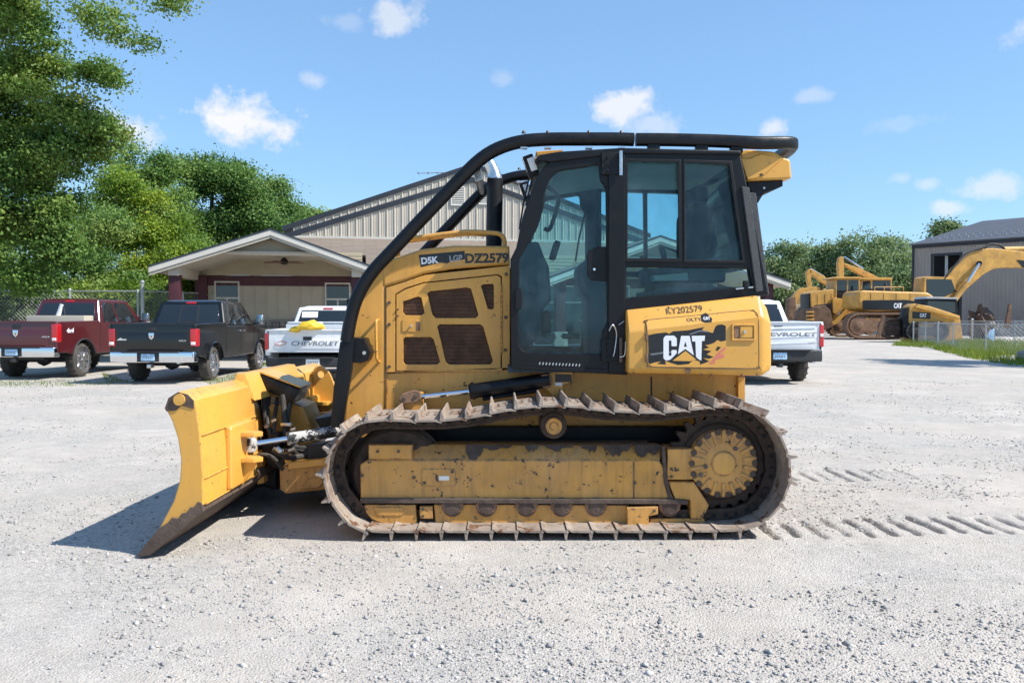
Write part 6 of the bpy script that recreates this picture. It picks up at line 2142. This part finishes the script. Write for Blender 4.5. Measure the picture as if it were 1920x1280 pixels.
# third excavator, farthest left, low arm
e3 = thing('excavator', 'small yellow excavator with bent low arm at the far left of the parked machines', 'excavator', G(1530, 624), 'machines parked at the back', world=True)
E3 = 74.0
plate('stick', [(1518, 552), (1513, 520), (1512, 510), (1517, 504), (1522, 508), (1521, 520), (1524, 552)], E3, .4, 'far_yellow', e3, bevel=.03)
plate('boom', [(1517, 504), (1522, 504), (1545, 517), (1562, 533), (1562, 542), (1540, 528), (1520, 513)], E3, .5, 'far_yellow', e3, bevel=.03)
MB().cyl(W(1520, 504, E3 + .2), W(1545, 519, E3 + .2), .09, n=8).build('rod', 'chrome', e3)
plate('upper_body', [(1500, 555), (1560, 540), (1580, 545), (1580, 600), (1505, 600)], E3 + .3, 2.2, 'far_yellow', e3, bevel=.08)
crawler(e3, 1505, 1575, 598, 622, E3, .6)
# dirty digging bucket arm in front of it
e4 = thing('backhoe', 'dusty tan backhoe with a hunched digging arm behind the newer white pickup', 'backhoe', G(1500, 627), 'machines parked at the back', world=True)
E4 = 68.0
plate('boom', [(1481, 562), (1492, 548), (1503, 540), (1530, 537), (1545, 540), (1545, 547), (1520, 550), (1505, 552), (1496, 562), (1492, 580), (1482, 590)], E4, .5, 'far_yellow', e4, bevel=.04)
plate('bucket', [(1480, 560), (1492, 556), (1494, 585), (1486, 600), (1478, 590)], E4 - .2, .9, 'dirt_brown', e4, bevel=.04)
plate('upper_body', [(1490, 600), (1492, 576), (1512, 570), (1522, 575), (1522, 612), (1492, 616)], E4 + .2, 2.0, 'cardboard', e4, bevel=.06)
for a in (1500, 1518):
    MB().lathe(W(a, 612, E4), (0, 1, 0), [(0, 0), (.4, 0), (.6, .1), (.6, .4), (0, .4)], 20).build('wheel', 'tyre_rubber', e4)
# compact loader in front by the gate
KY_ = 50.0
sk = thing('compact_loader', 'compact yellow loader with dark cab behind the chain link gate', 'loader', G(1740, 641), 'machines parked at the back', world=True)
plate('upper_body', [(1703, 640), (1703, 590), (1706, 574), (1714, 569), (1745, 574), (1800, 592), (1806, 636), (1760, 640)], KY_, .9, 'far_yellow', sk, bevel=.05)
plate('decal_band', [(1711, 584), (1745, 586), (1745, 598), (1711, 597)], KY_ - .02, .05, 'decal_black', sk, bevel=.01)
text('brand_lettering', 'CAT', .42, .24, 'decal_white', sk, wall_mtx(W(1731, 591, KY_ - .04)), bold=.06)
cab(sk, [(1728, 588), (1736, 560), (1742, 557), (1794, 560), (1798, 592), (1760, 594)], KY_ + .1, 1.4, 'black_satin', [[(1740, 564), (1790, 566), (1792, 586), (1736, 584)]])
plate('cab_roof', [(1734, 560), (1740, 556), (1797, 558), (1797, 561)], KY_ + .05, 1.5, 'galvanised', sk, bevel=.02)
plate('lift_arm', [(1716, 576), (1722, 570), (1734, 573), (1800, 594), (1800, 599), (1736, 581)], KY_ - .3, .25, 'far_yellow', sk, bevel=.02)
plate('grille', [(1693, 632), (1694, 588), (1699, 577), (1704, 577), (1704, 632)], KY_ - .02, .5, 'black_satin', sk, bevel=.02)
crawler(sk, 1652, 1702, 596, 634, KY_ + .3, .5, 'track_rust')
crawler(sk, 1700, 1780, 604, 638, KY_ - .2, .45, 'rubber')
plate('prop_bar', [(1643, 632), (1651, 632), (1661, 592), (1655, 590)], KY_ + .2, .12, 'dirt_brown', sk, bevel=.01)
# heap of wheels and a leaning plank by the shed wall
hb_ = bmesh.new()
bmesh.ops.create_icosphere(hb_, subdivisions=4, radius=1)
random.seed(9)
for v in hb_.verts:
    q = v.co.copy()
    v.co *= 1 + .25 * math.sin(q.x * 6 + q.z * 3) * math.cos(q.y * 5 + 1) + .14 * math.sin(q.z * 11 + q.x * 9) + random.uniform(-.06, .06)
    v.co = Vector((v.co.x * .85, v.co.y * .7, max(v.co.z, -.6) * 1.35))
hm_ = bpy.data.meshes.new('scrap_heap')
hb_.to_mesh(hm_)
hb_.free()
o = link('scrap_heap', hm_, 'rust_dark')
q_ = W(1841, 600, 58)
o.location = (q_.x, 58, .8)
tag(o, 'dark rusty heap of scrap between the fence and the shed wall', 'scrap heap')
tag(MB().prism([W(1884, 615, 48), W(1894, 615, 48), W(1898, 570, 48), (W(1893, 570, 48))], (0, .15, 0)).build('plank', 'dirt_brown'), 'dark plank leaning against the shed wall', 'plank')
tag(MB().hexa([W(1850, 632, 42), W(1864, 640, 42), W(1864, 640, 42.3), W(1850, 632, 42.3), W(1855, 620, 42), W(1865, 615, 42), W(1865, 615, 42.3), W(1855, 620, 42.3)]).build('fence_sign', 'plate_blue', bevel=.01), 'pale blue white panel leaning behind the chain link fence', 'panel')


# ------------------------------------------------------------------ chain link fences
def chain_fence(name, label, pts, h, posts, gate=False, spacing=.11, wire=.0045, top=True):
    """pts: ground points of the run; posts: fractions along it with height factor"""
    f = thing(name, label, 'fence', pts[0])
    o_ = Vector(pts[0])
    L = [Vector(p) - o_ for p in pts]
    cum = [0]
    for a, b in zip(L, L[1:]):
        cum.append(cum[-1] + (b - a).length)
    T = cum[-1]

    def at(s):
        s = max(0, min(T, s))
        for i in range(len(L) - 1):
            if s <= cum[i + 1] + 1e-9:
                return L[i].lerp(L[i + 1], (s - cum[i]) / (cum[i + 1] - cum[i]))
        return L[-1]
    for s, k, r in posts:
        p = at(s * T)
        po = MB().cyl(p + Vector((0, 0, -.1)), p + Vector((0, 0, h * k)), r, n=10).build('post', 'galvanised', f)
        MB().lathe(p + Vector((0, 0, h * k)), (0, 0, 1), [(r * 1.25, -.03), (r * 1.25, .01), (r * .7, .05), (0, .06)], 10).build('post_cap', 'galvanised', po)
    if top:
        for i in range(len(L) - 1):
            MB().cyl(L[i] + Vector((0, 0, h)), L[i + 1] + Vector((0, 0, h)), .024, n=8).build('top_rail', 'galvanised', f)
            MB().cyl(L[i] + Vector((0, 0, .08)), L[i + 1] + Vector((0, 0, .08)), .014, n=6).build('bottom_wire', 'galvanised', f)
    mb = MB()
    n = int(T / spacing)
    z0 = .06
    H = h - z0
    m = int(H / spacing)
    for dr in (1, -1):
        for k in range(-m, n + m):
            a = k * spacing
            # a wire climbing at 45 degrees from s = a (dr 1) or descending
            s0, s1 = (a, a + H) if dr > 0 else (a + H, a)
            lo, hi = max(0, min(s0, s1)), min(T, max(s0, s1))
            if hi - lo < .05:
                continue

            def zz(s):
                return z0 + ((s - s0) if dr > 0 else (s0 - s))
            nseg = max(1, int((hi - lo) / 1.2))
            for q in range(nseg):
                sa, sb = lo + (hi - lo) * q / nseg, lo + (hi - lo) * (q + 1) / nseg
                p, q_ = at(sa), at(sb)
                mb.cyl(p + Vector((0, 0, zz(sa))), q_ + Vector((0, 0, zz(sb))), wire, n=3, cap=False)
    o = mb.build('chain_link', 'galvanised', f, smooth=False, fix=False)
    o['kind'] = 'stuff'
    return f


g0 = G(1700, 641)
chain_fence('chain_link_fence', 'low galvanised chain link fence beside the grass at the right', [G(1716, 641), G(1797, 656), G(1990, 672)], 1.22,
            [(0, 1.06, .06), (.18, 1.0, .03), (.37, 1.02, .045), (.56, 1.0, .03), (.74, 1.0, .03), (.9, 1.0, .03), (1, 1, .045)], spacing=.2, wire=.006)
chain_fence('chain_link_fence', 'rear run of chain link fence crossing behind the grass to a stout capped post', [G(1722, 637), G(1863, 643), G(1990, 645)], 1.3,
            [(0, 1.0, .03), (.28, 1.0, .03), (.5, 1.08, .07), (.78, 1, .03), (1, 1, .03)], spacing=.24, wire=.006)
gt = chain_fence('chain_link_gate', 'narrow chain link gate leaf standing beside the compact loader', [G(1698, 639), G(1712, 642)], 1.15, [(0, 1, .03), (1, 1.06, .05)], spacing=.1, wire=.006)
gt['category'] = 'gate'
chain_fence('chain_link_fence', 'tall chain link fence in front of the trees behind the red pickup', [W(-160, 600, 28.5) * Vector((1, 1, 0)) if False else Vector((W(-160, 600, 28.5).x, 28.5, 0)), Vector((W(268, 600, 28.5).x, 28.5, 0)), Vector((W(385, 600, 31).x, 31, 0))], 2.42,
            [(0, 1, .04), (.24, 1, .04), (.5, 1.02, .045), (.72, 1.0, .035), (.735, 1.13, .06), (.9, 1, .04), (1, 1, .04)], spacing=.13, wire=.005)

# ------------------------------------------------------------------ trees
def leaf_mesh(name, C, S, U, size, m, tint, aspect=.62):
    """leaf-sized rhombic blades at points C with outward direction U"""
    n = len(C)
    d1 = rng.normal(0, 1, (n, 3)) + U * .35
    d1[:, 2] -= .25
    d1 /= np.linalg.norm(d1, axis=1)[:, None]
    nn = rng.normal(0, .5, (n, 3)) + U * .9 + np.array([0, 0, .7])
    d2 = np.cross(d1, nn)
    d2 /= np.linalg.norm(d2, axis=1)[:, None] + 1e-9
    sz = size * (0.6 + .8 * rng.random(n))[:, None]
    nrm = np.cross(d1, d2)
    a = C - d1 * sz * .5
    b = C + d2 * sz * aspect * .5 + nrm * sz * .1 + d1 * sz * .08
    c = C + d1 * sz * .5
    d = C - d2 * sz * aspect * .5 + nrm * sz * .1 + d1 * sz * .08
    V = np.stack([a, b, c, d], 1).reshape(-1, 3)
    Fq = np.arange(n * 4).reshape(-1, 4)
    return raw_mesh(name, V, Fq, tint, m)


def tree(name, label, base, blobs, n, leaf, m, trunk_r, group=None, clump=.55, limbs=7, tint0=.45, cat='tree', trunk_top=None, dens_in=.35):
    """blobs: (x, y, z, rx, ry, rz) in the world; leaves sit in clumps spread through those volumes"""
    base = Vector(base)
    t = thing(name, label, cat, base, group, world=True)
    vol = np.array([(b[3] * b[4] + b[3] * b[5]) * (b[6] if len(b) > 6 else 1) for b in blobs])
    share = vol / vol.sum()
    Cs, Us, Ts = [], [], []
    centers = []
    for b, s_ in zip(blobs, share):
        nl = int(n * s_)
        # lobes on the blob's outside, twig clumps on the lobes
        nlobe = 10
        ld_ = rng.normal(0, 1, (nlobe, 3))
        ld_ /= np.linalg.norm(ld_, axis=1)[:, None]
        R3 = np.array(b[3:6])
        lc = np.array(b[:3]) + ld_ * (.6 + .42 * rng.random((nlobe, 1))) * R3
        lr = (.24 + .2 * rng.random((nlobe, 1))) * R3 * np.array([1, 1, .88])
        lt = np.clip(rng.normal(tint0, .2, nlobe), 0, 1)
        nc = max(8, int(nl / 42))
        j = rng.integers(0, nlobe, nc)
        dirs = rng.normal(0, 1, (nc, 3)) + ld_[j] * .5
        dirs /= np.linalg.norm(dirs, axis=1)[:, None]
        rad = np.where(rng.random(nc) < dens_in, rng.random(nc) * .8, .75 + .4 * rng.random(nc))
        cc = lc[j] + dirs * rad[:, None] * lr[j]
        ct = np.clip(lt[j] + rng.normal(0, .1, nc), 0, 1)
        csz = clump * (.35 + .75 * rng.random(nc))
        k = rng.integers(0, nc, nl)
        off = rng.normal(0, 1, (nl, 3)) * np.array([1, 1, .55])
        off *= (csz[k] * .42)[:, None]
        Cs.append(cc[k] + off)
        Us.append(dirs[k])
        Ts.append(np.clip(ct[k] + rng.normal(0, .08, nl), 0, 1))
        centers.append((Vector(b[:3]), b))
    C, U, T = np.concatenate(Cs), np.concatenate(Us), np.concatenate(Ts)
    keep = C[:, 2] > .05
    C, U, T = C[keep], U[keep], T[keep]
    me = leaf_mesh('crown', C, None, U, leaf, m, T)
    cr = link('crown', me, None, t)
    tb = MB()
    top = max((c for c, b in centers), key=lambda c: c.z) if trunk_top is None else Vector(trunk_top)
    mid = base.lerp(top, .45) + Vector((random.uniform(-.2, .2), random.uniform(-.2, .2), 0)) * trunk_r * 3
    P = smooth_path([base + Vector((0, 0, -.2)), base + Vector((0, 0, .5)), mid, top], 6)
    tb.tube(P, [trunk_r * (1.15 - .95 * i / (len(P) - 1)) for i in range(len(P))], 10)
    tr = tb.build('trunk', 'bark', t)
    for i, (c, b) in enumerate(centers[:limbs]):
        s0 = P[int(len(P) * (.35 + .3 * random.random()))]
        e = c + Vector((random.uniform(-.3, .3) * b[3], random.uniform(-.3, .3) * b[4], random.uniform(-.1, .3) * b[5]))
        m1 = s0.lerp(e, .5) + Vector((0, 0, .25 * (e - s0).length * .3))
        Q = smooth_path([s0, m1, e], 5)
        MB().tube(Q, [trunk_r * .22 * (1 - .85 * j / (len(Q) - 1)) for j in range(len(Q))], 7).build('limb', 'bark', tr)
    return t


def blob(px, py, y, rx, rz=None, ry=None):
    p = W(px, py, y)
    k = y / F
    rz = rx if rz is None else rz
    return (p.x, p.y, p.z, rx * k, (ry if ry else (rx + rz) / 2) * k, rz * k)


random.seed(31)
Y1 = 26.0
tree('maple_tree', 'tall dark green maple rising past the top left corner with an overhanging branch', (W(-170, 600, Y1).x, Y1, 0),
     [blob(-70, 60, Y1, 120, 110), blob(25, 40, Y1 - 1, 48, 48), blob(62, 112, Y1, 52, 36), blob(35, 190, Y1, 85, 58), blob(180, 150, Y1 - .5, 34, 28), blob(168, 205, Y1 - .5, 52, 40), blob(186, 262, Y1, 42, 34), blob(105, 290, Y1, 72, 50), blob(0, 320, Y1, 105, 80),
      blob(105, 395, Y1 + .5, 75, 52), blob(-20, 470, Y1, 115, 90), blob(10, -50, Y1 - 2, 80, 40)] + [blob(*q) + (.42,) for q in ((163, 14, Y1 - 2, 22, 20), (195, 40, Y1 - 2, 34, 25), (240, 66, Y1 - 2, 30, 16), (280, 86, Y1 - 2, 18, 7), (300, 4, Y1 - 2, 30, 11), (336, 6, Y1 - 2, 20, 11))],
     185000, .105, 'leaf_maple', .38, clump=.8, limbs=3, tint0=.5, dens_in=.25, trunk_top=W(-140, 60, Y1))
Y2 = 33.0
tree('understory_tree', 'low spreading olive green tree behind the red pickup', (W(110, 600, Y2).x, Y2, 0),
     [blob(60, 480, Y2, 90, 70), blob(150, 430, Y2, 80, 70), blob(140, 520, Y2, 90, 70), blob(30, 560, Y2, 80, 45), blob(210, 540, Y2, 60, 60)], 60000, .11, 'leaf_mid', .2, 'trees beyond the tall fence', clump=.9, tint0=.5)
Y3 = 38.0
tree('yellow_green_tree', 'bright yellow green tree in the middle of the left tree line', (W(270, 600, Y3).x, Y3, 0),
     [blob(215, 370, Y3, 60, 55), blob(270, 410, Y3, 60, 60), blob(230, 480, Y3, 70, 70), blob(310, 480, Y3, 55, 60), blob(290, 550, Y3, 70, 50)], 60000, .12, 'leaf_yellow', .22, 'trees beyond the tall fence', clump=.95, tint0=.45)
Y4 = 50.0
tree('rounded_tree', 'rounded tree rising behind the bright yellow green one', (W(290, 600, Y4).x, Y4, 0),
     [blob(270, 320, Y4, 42, 36), blob(300, 360, Y4, 55, 50), blob(250, 370, Y4, 40, 40), blob(330, 430, Y4, 50, 70), blob(330, 530, Y4, 55, 60)], 46000, .16, 'leaf_mid', .3, 'trees beyond the tall fence', clump=1.3, tint0=.55)
tree('broad_tree', 'broad green tree with the highest crown left of the porch gable', (W(385, 600, 54).x, 54, 0),
     [blob(350, 335, 54, 42, 36), blob(400, 330, 54, 48, 36), blob(440, 345, 54, 46, 36), blob(380, 400, 54, 60, 55), blob(450, 410, 54, 60, 50), blob(390, 480, 54, 55, 50)], 56000, .17, 'leaf_mid', .34, 'trees beyond the tall fence', clump=1.4, tint0=.42)
tree('darker_tree', 'darker tree above the ridge of the left porch', (W(480, 600, 60).x, 60, 0),
     [blob(470, 345, 60, 40, 38), blob(500, 375, 60, 40, 32), blob(530, 405, 60, 34, 28), blob(490, 430, 60, 60, 40)], 34000, .18, 'leaf_mid', .34, 'trees beyond the tall fence', clump=1.5, tint0=.36)  # leaf tint set darker than the neighbouring trees
tree('distant_tree', 'small pale distant tree showing above the warehouse eave', (W(575, 600, 85).x, 85, 0),
     [blob(570, 412, 85, 26, 18), blob(595, 420, 85, 20, 18), blob(545, 425, 85, 26, 18)], 9000, .3, 'leaf_mid', .3, 'trees beyond the tall fence', clump=1.8, tint0=.6)
tree('spruce_shrub', 'feathery pale green shrub against the fence at the left edge', (W(15, 600, 27.2).x, 29.6, 0),
     [blob(10, 560, 29.6, 60, 26), blob(25, 575, 29.6, 70, 30), blob(-40, 565, 29.6, 60, 45)], 12000, .13, 'leaf_spruce', .08, clump=.5, cat='shrub', tint0=.6)
tree('fence_shrub', 'bushy shrub behind the fence between the red and black pickups', (W(235, 600, 31).x, 31.5, 0),
     [blob(170, 575, 31.5, 60, 40), blob(250, 570, 31.5, 55, 45), blob(330, 565, 31.5, 60, 50), blob(385, 570, 33, 45, 50)], 26000, .11, 'leaf_yellow', .08, clump=.6, cat='shrub', tint0=.3)
# tree line at the right
for i, (px, pyt, rx, yy, lab) in enumerate(((1462, 452, 46, 105, 'leftmost tree of the right tree line, beside the cab pillar'), (1512, 462, 44, 112, 'second tree of the right tree line, above the small excavator'),
                                            (1562, 452, 48, 108, 'third tree of the right tree line, above the tall folded arm'), (1618, 440, 52, 104, 'fourth tree of the right tree line, above the yellow cab roof'),
                                            (1668, 436, 46, 110, 'fifth tree of the right tree line, the tallest near the shed'), (1706, 462, 40, 116, 'last tree of the right tree line, touching the shed corner'))):
    tree('tree_line_tree', lab, (W(px, 600, yy).x, yy, 0),
         [blob(px, pyt + 38, yy, rx * .75, 34), blob(px - 16, pyt + 75, yy, rx * .8, 42), blob(px + 18, pyt + 85, yy, rx * .8, 45), blob(px, pyt + 125, yy, rx, 40)], 20000, .34, 'leaf_far', .4, 'tree line at the right', clump=2.4, limbs=4, tint0=.42 + .1 * (i % 3))
tree('lone_tree', 'lone tree top showing above the shed roof', (W(1772, 600, 135).x, 135, 0),
     [blob(1768, 430, 135, 24, 12), blob(1778, 424, 135, 18, 9), blob(1772, 450, 135, 26, 20)], 7000, .45, 'leaf_far', .5, clump=2.2, limbs=3, tint0=.4)
# a tree beyond the right edge, whose shade falls across the lane
tree('lane_tree', 'tree just outside the right edge shading the lane', (21.6, 25.2, 0),
     [(21.6, 25.2, 6.4, 2.6, 2.4, 1.8), (20.4, 25.0, 5.4, 1.6, 1.6, 1.1), (23.0, 25.6, 5.6, 1.9, 1.9, 1.3)], 14000, .2, 'leaf_mid', .22, clump=.9, limbs=3)


# ------------------------------------------------------------------ grass and weeds
def grass(name, label, pts, h0, h1, wd, m='leaf_grass', tint=.5):
    n = len(pts)
    a = rng.random(n) * 2 * pi
    h = h0 + (h1 - h0) * rng.random(n) ** 1.6
    lean = rng.normal(0, .35, (n, 2)) * h[:, None]
    bx = np.stack([np.cos(a), np.sin(a)], -1) * wd
    z = ground_z(pts[:, 0], pts[:, 1])
    v0 = np.stack([pts[:, 0] - bx[:, 0], pts[:, 1] - bx[:, 1], z], -1)
    v1 = np.stack([pts[:, 0] + bx[:, 0], pts[:, 1] + bx[:, 1], z], -1)
    v2 = np.stack([pts[:, 0] + lean[:, 0], pts[:, 1] + lean[:, 1], z + h], -1)
    V = np.stack([v0, v1, v2], 1).reshape(-1, 3)
    o = link(name, raw_mesh(name, V, np.arange(n * 3).reshape(-1, 3), np.clip(rng.normal(tint, .22, n), 0, 1), m, tri=True))
    return tag(o, label, 'grass', kind='stuff')


def scatter(poly, n):
    P = np.array([[G(a, b).x, G(a, b).y] for a, b in poly])
    mn, mx = P.min(0), P.max(0)
    out = []
    while len(out) < n:
        q = mn + (mx - mn) * rng.random((4000, 2))
        ins = np.zeros(len(q), bool)
        j = len(P) - 1
        for i in range(len(P)):
            c = ((P[i, 1] > q[:, 1]) != (P[j, 1] > q[:, 1])) & (q[:, 0] < (P[j, 0] - P[i, 0]) * (q[:, 1] - P[i, 1]) / (P[j, 1] - P[i, 1] + 1e-12) + P[i, 0])
            ins ^= c
            j = i
        q = q[ins]
        d = vnoise(q[:, 0] * .9 + 20, q[:, 1] * .9 + 20, 77)
        q = q[rng.random(len(q)) < np.clip((d - .15) * 2.2, .1, 1)]
        out += list(q)
    return np.array(out[:n])


grass('grass', 'bright green weedy grass along the low fence at the right', scatter([(1672, 648), (1700, 638), (1745, 640), (1830, 640), (2050, 642), (2050, 705), (1900, 686), (1815, 672), (1775, 662), (1740, 652)], 24000), .05, .36, .012, tint=.55)
grass('grass', 'sparse weeds around the wheels of the pickups', np.concatenate([scatter([(-20, 716), (200, 712), (205, 722), (-20, 728)], 700), scatter([(380, 716), (480, 690), (520, 690), (500, 704), (400, 722)], 900), scatter([(470, 682), (505, 680), (505, 690), (475, 694)], 700), scatter([(190, 700), (230, 712), (260, 716), (200, 718)], 350)]), .02, .11, .006, tint=.5)
gp0 = G(1895, 672)
rk = bmesh.new()
bmesh.ops.create_icosphere(rk, subdivisions=3, radius=1)
for v in rk.verts:
    q = v.co.copy()
    v.co *= 1 + .16 * math.sin(q.x * 5 + 1) * math.cos(q.y * 4) + .08 * math.sin(q.z * 9 + q.x * 6)
    v.co = Vector((v.co.x * .42, v.co.y * .4, v.co.z * .28))
rm_ = bpy.data.meshes.new('boulder')
rk.to_mesh(rm_)
rk.free()
o = link('boulder', rm_, 'stone')
bq = G(1932, 678)
o.location = (bq.x, bq.y, .16)
tag(o, 'rough brown boulder in the grass at the right edge', 'boulder')
